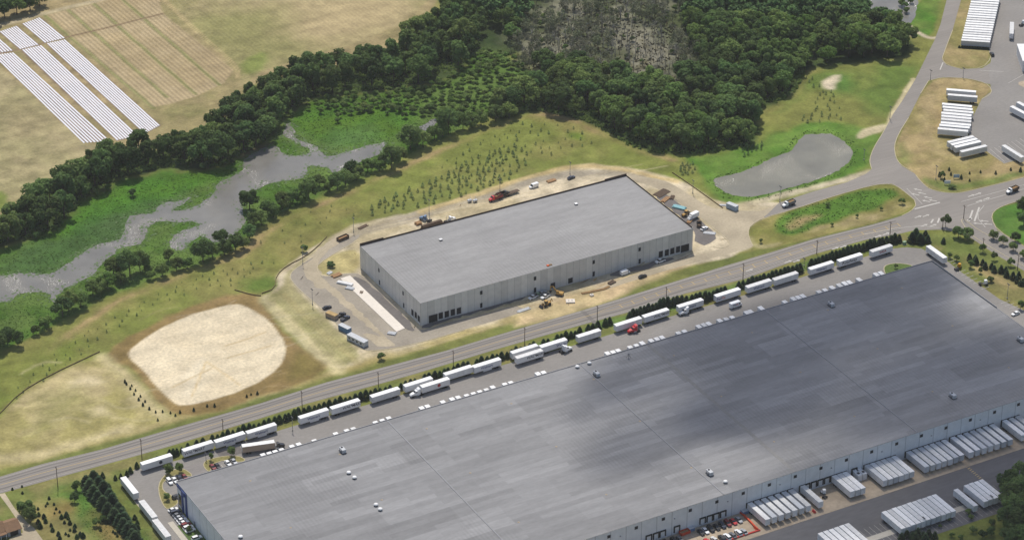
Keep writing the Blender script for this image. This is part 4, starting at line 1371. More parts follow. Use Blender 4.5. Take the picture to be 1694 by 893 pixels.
for px, py, wd, ht in ((796, 484, 1.2, 2.0), (796, 505, 1.1, 2.5), (885, 460.5, 1.2, 2.0), (885, 479.5, 1.1, 2.5), (982, 433.5, 1.2, 2.0), (982, 453, 1.1, 2.6), (1058, 412.5, 1.2, 2.0), (1058, 432, 1.1, 2.6),
                       (914.5, 472, 2.4, 2.8), (943.5, 464, 2.4, 2.8),
                       (729, 522, 2.2, 3.4), (739, 519.5, 2.2, 3.4), (749, 516.5, 2.2, 3.4), (759, 514, 2.2, 3.4),
                       (1093, 420.5, 2.2, 3.4), (1103, 417.8, 2.2, 3.4), (1112, 415.2, 2.2, 3.4), (1121.5, 412.5, 2.2, 3.4)):
    front_open(px, py, wd, ht)
for px, py in ((716.5, 526.5), (1133, 410.5)):
    front_open(px, py, 4.6, 4.0, 'entrance')
for px, py, wd, ht in ((627, 447, 1.1, 2.0), (628, 467, 1.0, 2.4), (667, 485, 1.1, 2.0), (668, 505, 1.0, 2.4), (682.5, 517, 2.0, 3.2), (688, 521, 2.0, 3.2), (693, 527, 2.0, 3.2)):
    Y, Z = onX(px, py, SX0)
    ly = Y - SY0
    opening(ly - wd / 2, ly + wd / 2, max(.05, Z - ht / 2), Z + ht / 2, r2, False)
for px, py, lb in ((729, 397.5, 'small white vent curb on the pale new roof near its far edge'), (953, 338.5, 'dark square hatch on the pale new roof at the right')):
    x, y = G(px, py, H)
    t = empty('roof_hatch', (x, y, H + .002)); tag(t, lb, 'roof hatch')
    MB().box(-.7, .7, -.7, .7, 0, .5).build('curb', 'dark_steel', t)
    MB().cbox(-.8, .8, -.8, .8, .505, .75, .06).build('lid', 'white_paint', t)
x, y = G(909.5, 439, H)
t = empty('material_pile', (x, y, H + .002)); tag(t, 'small heap of reddish roofing material left on the new pale roof', 'materials')
MB().box(-1.6, -.5, -.6, .6, 0, .5).build('bundle', 'orange_letters', t)
MB().box(-.2, 1.2, -.4, .6, 0, .35).build('bundle', 'soil_dark', t)

# far building sliver at the right edge
hx, hy = G(1691, 119)
t = empty('depot_building', (hx, hy, 0), -.51); tag(t, 'long pale depot building cut off by the right edge of the picture', 'building')
MB().box(0, 40, 0, 22, 0, 6.5).build('wall', 'white_side', t)
MB().box(-.3, 40.3, -.3, 22.3, 6.51, 6.8).build('roof', 'white_paint', t)
MB().box(6, 10, -.08, -.004, .05, 4.5).build('door', 'grey_steel', t)

# ------------------------------------------------------------------ house at the lower left corner
hx, hy = G(-10, 893)
t = empty('house', (hx, hy, 0), radians(2)); tag(t, 'brown roofed house beside the grey driveway in the lower left corner', 'house')
def gable(mb_w, mb_r, x0, x1, y0, y1, h, rise, axis='x', ov=.5):
    mb_w.box(x0, x1, y0, y1, 0, h)
    if axis == 'x':
        ym = (y0 + y1) / 2
        mb_w.prism([(y0, h), (y1, h), (ym, h + rise)], x0, x1, 'x')
        th = .18
        a = [(y0 - ov, h - rise * ov / ((y1 - y0) / 2)), (ym, h + rise), (y1 + ov, h - rise * ov / ((y1 - y0) / 2))]
        pr = [(p[0], p[1] + .02) for p in a] + [(p[0], p[1] + th) for p in a[::-1]]
        mb_r.prism(pr, x0 - ov, x1 + ov, 'x')
wl, rf = MB(), MB()
gable(wl, rf, -15, 5.5, 0, 8, 3.0, 2.4)
wl.build('wall', 'house_siding', t)
rfo = rf.build('roof', 'house_roof', t)
wl2, rf2 = MB(), MB()
gable(wl2, rf2, 6.0, 12.0, -1.0, 7.4, 2.7, 2.0)
wl2.build('wall', 'house_siding', t)
rf2.build('roof', 'house_roof', t)
MB().box(-8, -7.2, 4.2, 5.0, 4.9, 6.4).build('chimney', 'soil_dark', rfo)
MB().box(7.2, 10.8, -1.06, -1.004, .05, 2.3).build('garage_door', 'dark_opening', t)
for x in (-4.5, -2.2, .2, 2.6, 5.0):
    MB().tube((x, -2.0, 0), (x, -2.0, 2.6), .13).build('porch_post', 'white_paint', t)
MB().box(-6, 5.4, -2.3, -.53, 2.62, 2.8).build('porch_roof', 'house_roof', t)
MB().box(-1.2, -.2, -.06, -.004, .1, 2.2).build('door', 'blue_paint', t)
for x in (-5, 1.5):
    f = MB().box(x, x + 1.5, -.06, -.004, 1.0, 2.2).build('window', 'white_paint', t)
    MB().box(x + .1, x + 1.4, -.08, -.064, 1.1, 2.1).build('pane', 'glass_dark', f)

# ------------------------------------------------------------------ trailers
def text_mesh(s, size, m, ital=0.0):
    cu = bpy.data.curves.new('lettering', 'FONT')
    cu.body = s
    cu.size = size
    cu.align_x = 'CENTER'
    cu.align_y = 'CENTER'
    cu.offset = .02
    cu.shear = ital
    cu.extrude = .01
    o = bpy.data.objects.new('lettering', cu)
    C.objects.link(o)
    dg = bpy.context.evaluated_depsgraph_get()
    me = bpy.data.meshes.new_from_object(o.evaluated_get(dg))
    bpy.data.objects.remove(o)
    bpy.data.curves.remove(cu)
    me.name = 'lettering'
    me.materials.clear()
    me.materials.append(MATS[m])
    me.transform(Matrix.Rotation(pi / 2, 4, 'X'))
    return me
def make_trailer(L=16.15, skirt=False, full=True, body='white_paint'):
    t = empty('box_trailer')
    h = L / 2
    b_ = MB()
    b_.box(-h, h, -1.3, 1.3, 1.12, 4.08)
    bd = b_.build('body', 'white_side', t)
    rm = MB()
    rm.box(-h - .02, h + .02, -1.33, 1.33, 4.083, 4.15)
    for k in range(12):
        x = -h + (k + .5) * L / 12
        rm.box(x - .03, x + .03, -1.2, 1.2, 4.152, 4.175)
    rm.build('roof', body, t)
    MB().box(-h + .6, h - .3, -.55, .55, .78, 1.117).build('chassis', 'dark_steel', t)
    for x in (h - 3.4, h - 2.05):
        for y in (-.98, .98):
            w_ = MB().wheel(x, y, .52, .52, .55, 12)
            if full:
                w_.build('wheel', 'rubber', t)
    if not full:
        w_ = MB()
        for x in (h - 3.4, h - 2.05):
            w_.wheel(x, 0, .52, .52, 2.4, 10)
        w_.build('axle', 'rubber', t)
    if full:
        for y in (-.75, .75):
            MB().box(-h + 3.0, -h + 3.2, y - .1, y + .1, .06, .775).build('landing_leg', 'dark_steel', t)
        for s in (-1, 1):
            y0, y1 = sorted((s * .02, s * 1.22))
            MB().box(h + .003, h + .06, y0, y1, 1.2, 3.98).build('rear_door', 'offwhite_paint', t)
        MB().box(h - .1, h + .05, -1.2, 1.2, .5, .62).build('bumper', 'grey_steel', t)
        if skirt:
            for y in (-1.28, 1.28):
                MB().box(-h + 4.8, h - 5.2, y - .02, y + .02, .35, 1.116).build('side_skirt', 'white_side', t)
    return t
TR = {}
LEN = {'p': 14.6, 's': 14.6, 'd': 14.6, 'm': 14.3, 'f': 16.15, 'k': 12.8, 'n': 16.0}
def trailer(kind, x, y, rz, label, group, roofm=None, text=None, flip=False, bodym=None, cat='trailer'):
    if kind not in TR:
        L = LEN[kind]
        TR[kind] = make_trailer(L, kind == 's', kind in 'psdkm')
        o = TR[kind]
        o['_first'] = 1
    else:
        o = None
    src = TR[kind]
    if o is None:
        o = copy_tree(src)
        for c in list(kids(o)):
            if c.name.split('.')[0] == 'lettering':
                kids(o).remove(c)
                bpy.data.objects.remove(c)
    else:
        del o['_first']
    o.location = (x, y, .13 if False else .09)
    o.rotation_euler = (0, 0, rz + (pi if flip else 0))
    tag(o, label, cat, group)
    recolor(child(o, 'roof'), roofm or rng.choice(['white_paint', 'white_paint', 'pale_paint']))
    recolor(child(o, 'body'), bodym or rng.choice(['white_side', 'white_side', 'offwhite_paint', 'pale_paint', 'grey_roof_paint' if kind in 'dnf' else 'white_side']))
    PEND.append((o, text, flip))
    return o
PEND = []
TXT = {}
def lettering(key, s, size, m, ital=0.0):
    if key not in TXT:
        TXT[key] = text_mesh(s, size, m, ital)
    return TXT[key]
def add_texts():
    for o, text, flip in PEND:
        if not text:
            continue
        for key, s, size, m, dx, zc, ital in text:
            c = bpy.data.objects.new('lettering', lettering(key, s, size, m, ital))
            C.objects.link(c)
            setparent(c, o)
            if flip:
                c.location = (-dx, 1.325, zc)
                c.rotation_euler = (0, 0, pi)
            else:
                c.location = (dx, -1.325, zc)
WM = [('wm', 'Walmart', 1.75, 'blue_letters', -.6, 2.65, 0)]
WM2 = [('wmold', 'WAL*MART', 1.9, 'dark_letters', -2.2, 2.75, .15)]
WM2b = [('wmold', 'WAL*MART', 1.9, 'dark_letters', 3.0, 2.75, .15)]
FX = [('fx1', 'Fed', 2.0, 'purple_letters', -5.6, 2.6, 0), ('fx2', 'Ex', 2.0, 'orange_letters', -2.9, 2.6, 0)]
RW = [('rw', 'Roadway', 2.5, 'dark_letters', -1.0, 2.7, .1)]
RL = [('rl', 'SAIA', 2.1, 'red_letters', .2, 2.65, 0)]

def from_corners(px0, py0, px1, py1, zb=1.12):
    a = Vector(G(px0, py0, zb)); b_ = Vector(G(px1, py1, zb))
    d = b_ - a
    return a, d.length, d.normalized()
grpR = 'trailers along the hedge side of the truck lot'
def lot_trailer(a, b_, kind, label, roofm=None, text=None, flip=False, bodym=None, along=None):
    p, L, d = from_corners(*a, *b_)
    if along is not None:
        d = Vector(along).normalized()
    Lk = LEN[kind]
    n = Vector((-d.y, d.x))
    c = p + d * (Lk / 2) + n * 1.3
    return trailer(kind, c.x, c.y, math.atan2(d.y, d.x), label, grpR, roofm, text, flip, bodym)
X1 = (1, .035)
lot_trailer((236.2, 778.6), (285, 764), 'p', 'white trailer with a small dark emblem, first in the hedge row from the left', along=X1)
lot_trailer((304.9, 756.4), (354, 743), 'p', 'white trailer with dark lettering, second in the hedge row from the left', text=WM2, along=X1)
lot_trailer((358, 741.7), (407, 728), 's', 'white skirted trailer with blue lettering, third in the hedge row from the left', text=WM, along=X1)
lot_trailer((410.4, 726.9), (460, 712), 's', 'white skirted trailer with blue lettering, fourth in the hedge row, behind the tan one', text=WM, along=X1)
lot_trailer((401.6, 749), (454, 741.7), 'p', 'tan sided trailer standing askew by the roof edge, hitched to a dark tractor', text=None, flip=True, bodym='tan_paint')
lot_trailer((497.3, 702), (545, 688), 's', 'white skirted trailer with blue lettering, left of the pair with the dark lettered one', text=WM, along=X1)
lot_trailer((549.7, 686.4), (597, 673), 'p', 'white trailer with dark lettering at its right end, right of a skirted one', text=WM2b, flip=True, along=X1)
lot_trailer((616, 667), (663, 654), 'p', 'plain white trailer standing alone, just left of the white truck', along=X1)
lot_trailer((671, 649.5), (718, 636), 'p', 'white trailer by the hedge half hidden behind the white truck', along=X1)
lot_trailer((699, 650.6), (746, 636.5), 'p', 'white trailer with a red round emblem hitched to a white tractor', along=X1)
lot_trailer((737.4, 630.2), (784, 617), 'p', 'plain white trailer behind the emblem trailer of the white truck', along=X1)
lot_trailer((784.9, 617.8), (832, 605), 's', 'white skirted trailer with blue lettering, just left of a gap before two abreast trailers', text=WM, along=X1)
lot_trailer((848, 594.5), (890, 582), 'm', 'white trailer at the hedge side of the two standing abreast', along=X1)
lot_trailer((855.7, 602.8), (897, 592), 'm', 'white trailer with grey lettering on the open side of the two standing abreast', text=WM2b[:1], along=X1)
lot_trailer((896, 584.5), (938, 573), 'm', 'white trailer with blue lettering, its tractor at the right end', text=[('wm', 'Walmart', 1.75, 'blue_letters', 4.2, 2.65, 0)], flip=True, along=X1)
lot_trailer((956.8, 567.7), (995.8, 559.7), 'k', 'short plain white trailer, alone left of the red tractor', along=X1)
lot_trailer((1019.7, 549), (1062, 537.6), 'p', 'plain white trailer behind the red tractor', along=X1)
lot_trailer((1066, 534.5), (1105.6, 526), 'm', 'white trailer with dark lettering, right behind the one at the red tractor', text=WM2b, flip=True, along=X1)
lot_trailer((1123.3, 518), (1165.8, 509), 'm', 'white trailer with blue lettering behind a parked white tractor', text=WM, along=X1)
lot_trailer((1185.3, 500.4), (1228.7, 490.6), 'm', 'white trailer with purple and orange letters beside the delivery van', text=FX, along=X1)
lot_trailer((1237, 485.6), (1278.8, 475), 'm', 'white trailer with blue lettering, just right of the purple lettered one', text=WM, along=X1)
lot_trailer((1281.5, 473.2), (1322, 462.6), 'm', 'plain white trailer left of the wide hedge gap at the right', along=X1)
lot_trailer((1340.8, 455.5), (1382.4, 445), 'm', 'white trailer with blue lettering, left neighbour of the one with large black letters', text=WM, along=X1)
lot_trailer((1388.6, 442.2), (1425.8, 431.6), 'm', 'white trailer with large black letters and dark open rear', text=RW, flip=True, along=X1)
lot_trailer((1442.6, 426.3), (1479.8, 416.6), 'k', 'white trailer with red letters, last one at the right end of the hedge row', text=RL, along=X1)
# trailers parked lengthwise at the ends of the lot
def v_trailer(px, py, kind, label, roofm=None, bodym=None, grp=grpR, dy=1, rz=pi / 2, text=None, flip=False):
    """near end lower-left corner at px; trailer runs away along +y"""
    Lk = LEN[kind]
    x, y = G(px, py, 1.12)
    return trailer(kind, x + 1.3, y + Lk / 2, rz, label, grp, roofm, text, flip, bodym)
v_trailer(1559.5, 436.5, 'm', 'grey roofed trailer parked by the stalls at the right end of the big warehouse', 'offwhite_paint')
v_trailer(221, 826.5, 'p', 'white trailer nearest the hedge of the three along the left kerb')
v_trailer(252, 866, 'p', 'white trailer in the middle of the three along the left kerb')
v_trailer(274.5, 898, 'p', 'white trailer nearest the bottom edge of the three along the left kerb')

# trailers backed against the dock wall
gD = 'trailers backed against the long dock wall'
def dock_row(pts, rowname, tint=None):
    n = len(pts)
    for k, (px, py) in enumerate(pts):
        x, y = G(px, py, 1.12)
        y = -249.6 + rng.uniform(-.25, .25)
        lb = '%s docked trailer, %s from left of the %s' % ('grey' if tint and k in tint else 'white', ordn(k), rowname) if n > 1 else 'lone white trailer backed to the dock wall ' + rowname
        dock_door(x + 1.3, BY0, -1, root, BX0, BY0, True)
        trailer('d', x + 1.3, -249.6 + 7.3 + rng.uniform(-.2, .2), pi / 2, lb, gD, 'grey_roof_paint' if tint and k in tint else rng.choice(['offwhite_paint', 'offwhite_paint', 'white_paint'])).scale = (1, .92, 1)
dock_row([(1263.7 + k * 11.15, 867.6 - k * 3.8) for k in range(7)], 'seven by the orange barrier', (1, 5))
dock_row([(1352, 839)], 'beside the small white yard tractor')
dock_row([(1406.7 + k * 8.8, 824 - k * 2.6) for k in range(3)], 'three left of the compactor towers', ())
dock_row([(1461 + k * 8.65, 805.8 - k * 3.0) for k in range(6)], 'six right of the compactor towers', (0, 4))
dock_row([(1528.2 + k * 9.2, 781.6 - k * 3.5) for k in range(7)], 'seven in the middle of the right half', (0, 2, 5))
dock_row([(1602.8 + k * 10.33, 758.4 - k * 3.8) for k in range(7)], 'seven next to the last group', (2, 3))
dock_row([(1685.6 + k * 10.3, 727.4 - k * 3.6) for k in range(3)], 'group cut by the right edge', ())
gP = 'trailers packed side by side across the yard'
def pad_row(x0, yend, n, step, rowname, kind='d', tint=()):
    Lk = LEN[kind]
    for k in range(n):
        lb = '%s trailer, %s from left of the %s' % ('pale grey' if k in tint else 'white', ordn(k), rowname) if n > 1 else rowname
        trailer(kind, x0 + 1.3 + k * step, yend + Lk / 2 + rng.uniform(-.15, .15), pi / 2, lb, gP, 'offwhite_paint' if k in tint else ('white_paint' if k % 4 == 2 else 'pale_paint')).scale = (1, .87, 1)
pad_row(*G(1490, 884.5, 1.12), 11, 2.64, 'eleven packed together across the yard', tint=(1, 4, 6, 7))
xx, yy = G(1354.7, 884.5, 4.1)
pad_row(xx, G(1490, 884.5, 1.12)[1], 6, 2.75, 'six packed together at the bottom edge', tint=(3,))
pad_row(*G(1609.4, 846.9, 1.12), 1, 2.6, 'lone white trailer between two packed groups across the yard')
pad_row(*G(1626.6, 839.8, 1.12), 4, 2.66, 'four packed beside the dark trees', tint=(1,))

# trailers hidden behind the big roof: only their far ends show above it
gN = 'trailers docked behind the big warehouse, roof ends showing'
z2 = [(97, 487), (127, 480), (155, 472), (185, 463), (233, 447), (265, 437), (340, 421), (440, 388), (492, 373), (523, 364), (628, 335), (660, 325), (690, 314), (845, 266), (872, 258), (945, 238), (988, 224), (1017, 216), (1058, 208), (1090, 199), (1120, 190), (1151, 181), (1180, 168), (1238, 155), (1266, 147)]
nd = [(400 + a * .3505, 580 + b_ * .3505) for a, b_ in z2]
nd += [(660 + a * .1771, 570 + b_ * .1771) for a, b_ in ((1288, 263), (1342, 252))]
nd += [(940 + a * .1771, 480 + b_ * .1771) for a, b_ in ((357, 580), (410, 570), (457, 555), (570, 525), (628, 508), (680, 485), (765, 462), (818, 447), (865, 432), (1020, 393), (1077, 377), (1208, 330), (1255, 315), (1300, 303), (1403, 275), (1465, 262), (1522, 247), (1655, 200), (1690, 190))]
nd += [(1200 + a * .1771, 390 + b_ * .1771) for a, b_ in ((320, 665), (545, 610), (622, 578), (668, 567), (710, 553), (865, 517), (920, 500), (985, 475), (1052, 453), (1100, 435), (1145, 425), (1235, 400), (1395, 352), (1440, 340))]
for k, (px, py) in enumerate(nd):
    x, y = G(px - .6, py - .9, 4.15)
    dock_door(x, BY1, 1, root, BX0, BY0, True)
    lb = 'white trailer end showing over the far roof edge, %s from the left' % ordn(k)
    trailer('n', x, y - 8.0, pi / 2, lb, gN, 'white_paint' if k % 3 else 'pale_paint', flip=True).scale = (1, .84, 1)

# far trailer yard, upper right
gF = 'trailers in the far yard at the upper right'
def far_row(pts, dirv, rowname):
    d = Vector(dirv).normalized()
    n = Vector((-d.y, d.x))
    for k, (px, py) in enumerate(pts):
        p = Vector(G(px, py, 1.12))
        c = p + d * 8.07 + n * 1.3
        lb = 'white trailer, %s from bottom of the %s' % (ordn(k), rowname) if len(pts) > 1 else rowname
        trailer('f', c.x, c.y, math.atan2(d.y, d.x), lb, gF, 'white_paint' if k % 3 else 'pale_paint').scale = (1, .88, 1)
def pxdir(a, b_):
    p, q = Vector(G(*a)), Vector(G(*b_))
    return (q - p)
far_row([(1589.6 + k * .98, 75.8 - k * 3.95) for k in range(20)], pxdir((1589.6, 75.6), (1630.4, 78.3)), 'long stack of parked trailers at the top')
far_row([(1540 + a * .168, 130 + b_ * .168) for a, b_ in ((62, 550), (78, 517), (92, 492), (95, 457), (98, 427), (98, 397), (118, 368), (110, 338), (105, 308))], pxdir((1550.4, 222.4), (1595.4, 226.6)), 'stack of nine by the dry grass')
far_row([(1567, 166.3), (1565, 157.8)], pxdir((1566.9, 166), (1610, 169.5)), 'pair beside the entrance island')
far_row([(1591, 261), (1581, 253.5), (1575.3, 249.5), (1570, 245.5)], pxdir((1591, 261), (1630.7, 251.6)), 'four parked on a slant')
far_row([(1656, 249.5)], pxdir((1656, 249.5), (1680.5, 265)), 'lone white trailer in the marked stalls at the right edge')
far_row([(1669.5, 185)], pxdir((1669.5, 185), (1694, 198)), 'lower one of two trailers cut by the right edge, by the small island')
far_row([(1680, 178)], pxdir((1680, 178), (1704, 191)), 'upper one of two trailers cut by the right edge, by the small island')
far_row([(1676.5, 64.5)], pxdir((1676.5, 64.5), (1677.5, 40)), 'white trailer standing end-on in the middle of the far yard')
add_texts()
for o, text, flip in PEND:
    if 'emblem,' in o['label'] or 'round emblem' in o['label']:
        MB().tube((1.5, -1.335, 2.65), (1.5, -1.302, 2.65), .85, n=20, smooth=False).build('emblem', 'dark_letters' if 'dark' in o['label'] else 'red_letters', o)

# ------------------------------------------------------------------ vehicles
def car_body(L, W, Hh, hood, cab0, cab1, roof0, roof1, belt):
    """lofted cross-sections along x; returns (lower body MB, glass MB, roof MB)"""
    lo = MB()
    w2 = W / 2
    prof = [(-L / 2, .38, belt * .86, .86), (-L / 2 + .15, .28, belt * .95, .96), (-L / 2 + L * .18, .24, belt, 1), (L / 2 - L * .3, .24, belt, 1), (L / 2 - .3, .26, hood, .95), (L / 2, .38, hood * .82, .8)]
    rings = []
    for x, zb, zt, k in prof:
        y = w2 * k
        rings.append([(x, -y * .96, zb), (x, -y, (zb + zt) / 2), (x, -y * .93, zt), (x, y * .93, zt), (x, y, (zb + zt) / 2), (x, y * .96, zb)])
    lo.loft(rings, False)
    gl = MB()
    a, b_ = w2 * .90, w2 * .74
    gl.loft([[(cab0, -a, belt - .02), (cab1, -a, belt - .02), (cab1, a, belt - .02), (cab0, a, belt - .02)],
             [(roof0, -b_, Hh - .06), (roof1, -b_, Hh - .06), (roof1, b_, Hh - .06), (roof0, b_, Hh - .06)]])
    rf = MB()
    rf.cbox(roof0 - .05, roof1 + .05, -b_ - .03, b_ + .03, Hh - .065, Hh, .05)
    return lo, gl, rf
def wheels4(t, xf, xr, y, r=.33, wd=.24):
    for x in (xf, xr):
        for s in (-y, y):
            MB().wheel(x, s, r, r, wd, 12).build('wheel', 'rubber', t)
def make_vehicle(kind):
    t = empty({'car': 'parked_car', 'suv': 'parked_car', 'pickup': 'pickup_truck', 'van': 'cargo_van'}[kind])
    if kind == 'car':
        lo, gl, rf = car_body(4.7, 1.82, 1.45, .86, -1.95, 1.05, -1.15, .25, .92)
        wheels4(t, 1.4, -1.4, .80)
    elif kind == 'suv':
        lo, gl, rf = car_body(4.8, 1.9, 1.75, 1.02, -2.3, 1.1, -2.0, .35, 1.08)
        wheels4(t, 1.45, -1.45, .83, .37)
    elif kind == 'pickup':
        lo, gl, rf = car_body(5.6, 1.95, 1.8, 1.05, -.6, 1.35, -.35, .75, 1.06)
        MB().box(-2.65, -.75, -.78, .78, 1.06, 1.075).build('cargo_bed', 'dark_steel', t)
        wheels4(t, 1.75, -1.75, .85, .40)
    else:
        lo, gl, rf = car_body(5.4, 2.0, 2.2, 1.1, .7, 1.75, .75, 1.2, 1.15)
        b_ = MB()
        b_.cbox(-2.65, 1.2, -.97, .97, 1.1, 2.25, .12)
        b_.build('cargo_box', 'white_car', t)
        wheels4(t, 1.6, -1.6, .85, .38)
    b_ = lo.build('body', 'white_car', t)
    gl.build('windows', 'glass_dark', t)
    rf.build('roof', 'white_car', t)
    for s in (-.6, .6):
        L = {'car': 4.7, 'suv': 4.8, 'pickup': 5.6, 'van': 5.4}[kind]
        MB().box(L / 2 - .12, L / 2 + .01, s - .18, s + .18, .55, .7).build('headlight', 'galvanised', t)
    return t
VK = {}
def vehicle(kind, px, py, heading, paint_, label, group=None, cat=None, world=None, z=.1):
    """heading in radians (world), px,py photo position of its middle"""
    if kind not in VK:
        VK[kind] = make_vehicle(kind)
        o = VK[kind]
    else:
        o = copy_tree(VK[kind])
    x, y = world if world else G(px, py, .8)
    o.location = (x, y, z)
    o.rotation_euler = (0, 0, heading)
    tag(o, label, cat or {'car': 'car', 'suv': 'car', 'pickup': 'pickup truck', 'van': 'van'}[kind], group)
    for c in kids(o):
        n = c.name.split('.')[0]
        if n in ('body', 'roof', 'cargo_box'):
            recolor(c, paint_)
    return o
g1 = 'cars along the short left wall of the big warehouse'
cl = [('white_car', 'car', 'white'), ('navy_paint', 'suv', 'dark blue'), ('greycar_paint', 'car', 'dark grey'), ('silver_paint', 'car', 'silver'), ('white_car', 'car', 'white'), ('white_car', 'car', 'white'), ('dark_red_paint', 'suv', 'dark red'), ('white_car', 'suv', 'white'), ('white_car', 'car', 'white'), ('white_car', 'suv', 'white')]
for k, (p, kd, cn) in enumerate(cl):
    kk = k if k < 9 else k + 2
    vehicle(kd, 286.5 + kk * 3.55, 842 + kk * 4.25, .04 + rng.uniform(-.03, .03), p, '%s car, %s from the entrance in the row beside the short left wall' % (cn, ordn(k)), g1)
g2 = 'cars at the front corner of the big warehouse'
for px, py, p, kd, h, lb in ((280.4, 795.5, 'white_car', 'suv', -pi / 2, 'white car at the left end of the stalls by the curved planting island'), (289, 793.2, 'white_car', 'car', -pi / 2, 'white car between another white car and a blue one by the curved island'),
                             (298, 790.5, 'navy_paint', 'car', -pi / 2, 'dark blue car under the small tree on the curved island'), (305.6, 788.0, 'dark_red_paint', 'car', -pi / 2, 'dark red car at the right end of the stalls by the curved island'),
                             (293, 820.5, 'black_paint', 'suv', .1, 'black car alone by the blue entrance corner'),
                             (352, 771.5, 'dark_red_paint', 'car', -pi / 2, 'dark red car at the left end of the second planting island'), (360, 770, 'black_paint', 'car', -pi / 2, 'black car right next to the red one by the second island'),
                             (377, 765.2, 'white_car', 'car', -pi / 2, 'white car near the tree on the second planting island'), (387, 762.5, 'silver_paint', 'car', -pi / 2, 'silver car at the right end of the second planting island')):
    vehicle(kd, px, py, h + rng.uniform(-.04, .04), p, lb, g2)
g3 = 'cars parked by the dock wall'
r1 = [(345, 540, 'dark_red_paint', 'car', 'dark red'), (410, 530, 'black_paint', 'suv', 'black'), (515, 505, 'black_paint', 'suv', 'black'), (590, 490, 'greycar_paint', 'car', 'dark grey'), (840, 400, 'black_paint', 'car', 'black'), (903, 388, 'white_car', 'car', 'white'),
      (970, 370, 'black_paint', 'suv', 'black'), (1042, 347, 'black_paint', 'car', 'black'), (1108, 322, 'navy_paint', 'suv', 'dark blue'), (1173, 300, 'dark_red_paint', 'suv', 'dark maroon'), (1240, 275, 'red_paint', 'car', 'bright red'), (1297, 247, 'silver_paint', 'car', 'silver')]
for k, (a, b_, p, kd, cn) in enumerate(r1):
    x, y = G(1040 + a * .1358, 820 + b_ * .1358, .8)
    vehicle(kd, 0, 0, -pi / 2 + rng.uniform(-.03, .03), p, '%s car, %s from the left in the row along the dock wall' % (cn, ordn(k)), g3, world=(x, -239.6))
r2c = [(1045, 525, 'offwhite_paint', 'car', 'cream'), (1135, 510, 'black_paint', 'suv', 'black'), (1200, 492, 'white_car', 'suv', 'white'), (1268, 472, 'greycar_paint', 'car', 'grey'), (1335, 442, 'white_car', 'suv', 'white'), (1400, 427, 'silver_paint', 'car', 'silver'), (960, 548, 'red_paint', 'car', 'red')]
for k, (a, b_, p, kd, cn) in enumerate(r2c):
    x, y = G(1040 + a * .1358, 820 + b_ * .1358, .8)
    pos = ['sixth', 'fifth', 'fourth', 'third', 'second', 'first', 'last']
    vehicle(kd, 0, 0, pi / 2 + rng.uniform(-.03, .03), p, '%s car, %s from the orange barrier in the outer row by the red kerb' % (cn, pos[k]), g3, world=(x, y))

# vehicles of the construction site and the roads
vehicle('car', 541, 508, .1, 'black_paint', 'black car beside the tan container on the left site lot')
vehicle('pickup', 564, 520.5, .25, 'black_paint', 'black pickup, the farther of two side by side on the left site lot')
vehicle('pickup', 571, 526, .35, 'navy_paint', 'dark pickup, the nearer of two side by side on the left site lot')
vehicle('van', 883, 308, .12 + pi, 'white_car', 'white van on the dirt yard behind the new warehouse')
vehicle('car', 945, 293.5, .2, 'navy_paint', 'dark blue car on the dirt road behind the new warehouse')
vehicle('van', 1034, 451, .1, 'white_car', 'white van in front of the new warehouse, beside a dirt pile')
vehicle('car', 1063, 456.5, .1, 'black_paint', 'black car on the gravel drive in front of the new warehouse')
vehicle('pickup', 1092, 431.5, .1 + pi, 'white_car', 'white pickup by the row of low windows of the new warehouse')
vehicle('pickup', 882, 491, .25 + pi, 'white_car', 'white pickup left of the machines in front of the new warehouse')
vehicle('pickup', 902, 490, .3 + pi, 'white_car', 'white pickup next to the backhoe in front of the new warehouse')
vehicle('car', 891, 486, .2, 'mint_paint', 'pale green car squeezed against the new warehouse wall')
vehicle('car', 897.5, 483.5, .2, 'silver_paint', 'silver car at the foot of the new warehouse wall by the machines')
vehicle('car', 1165, 377.5, .3, 'white_car', 'white car at the right end of the new warehouse by the site machines')
vehicle('car', 1680, 518, .75 + pi * .8, 'white_car', 'white car in the stalls at the right edge beside the big warehouse')
vehicle('suv', 1641, 90, 1.2, 'black_paint', 'black car by the grassy tip of the far trailer yard')
vehicle('van', 1652, 16, 1.2, 'white_car', 'white van beyond the long stack in the far trailer yard') if False else None

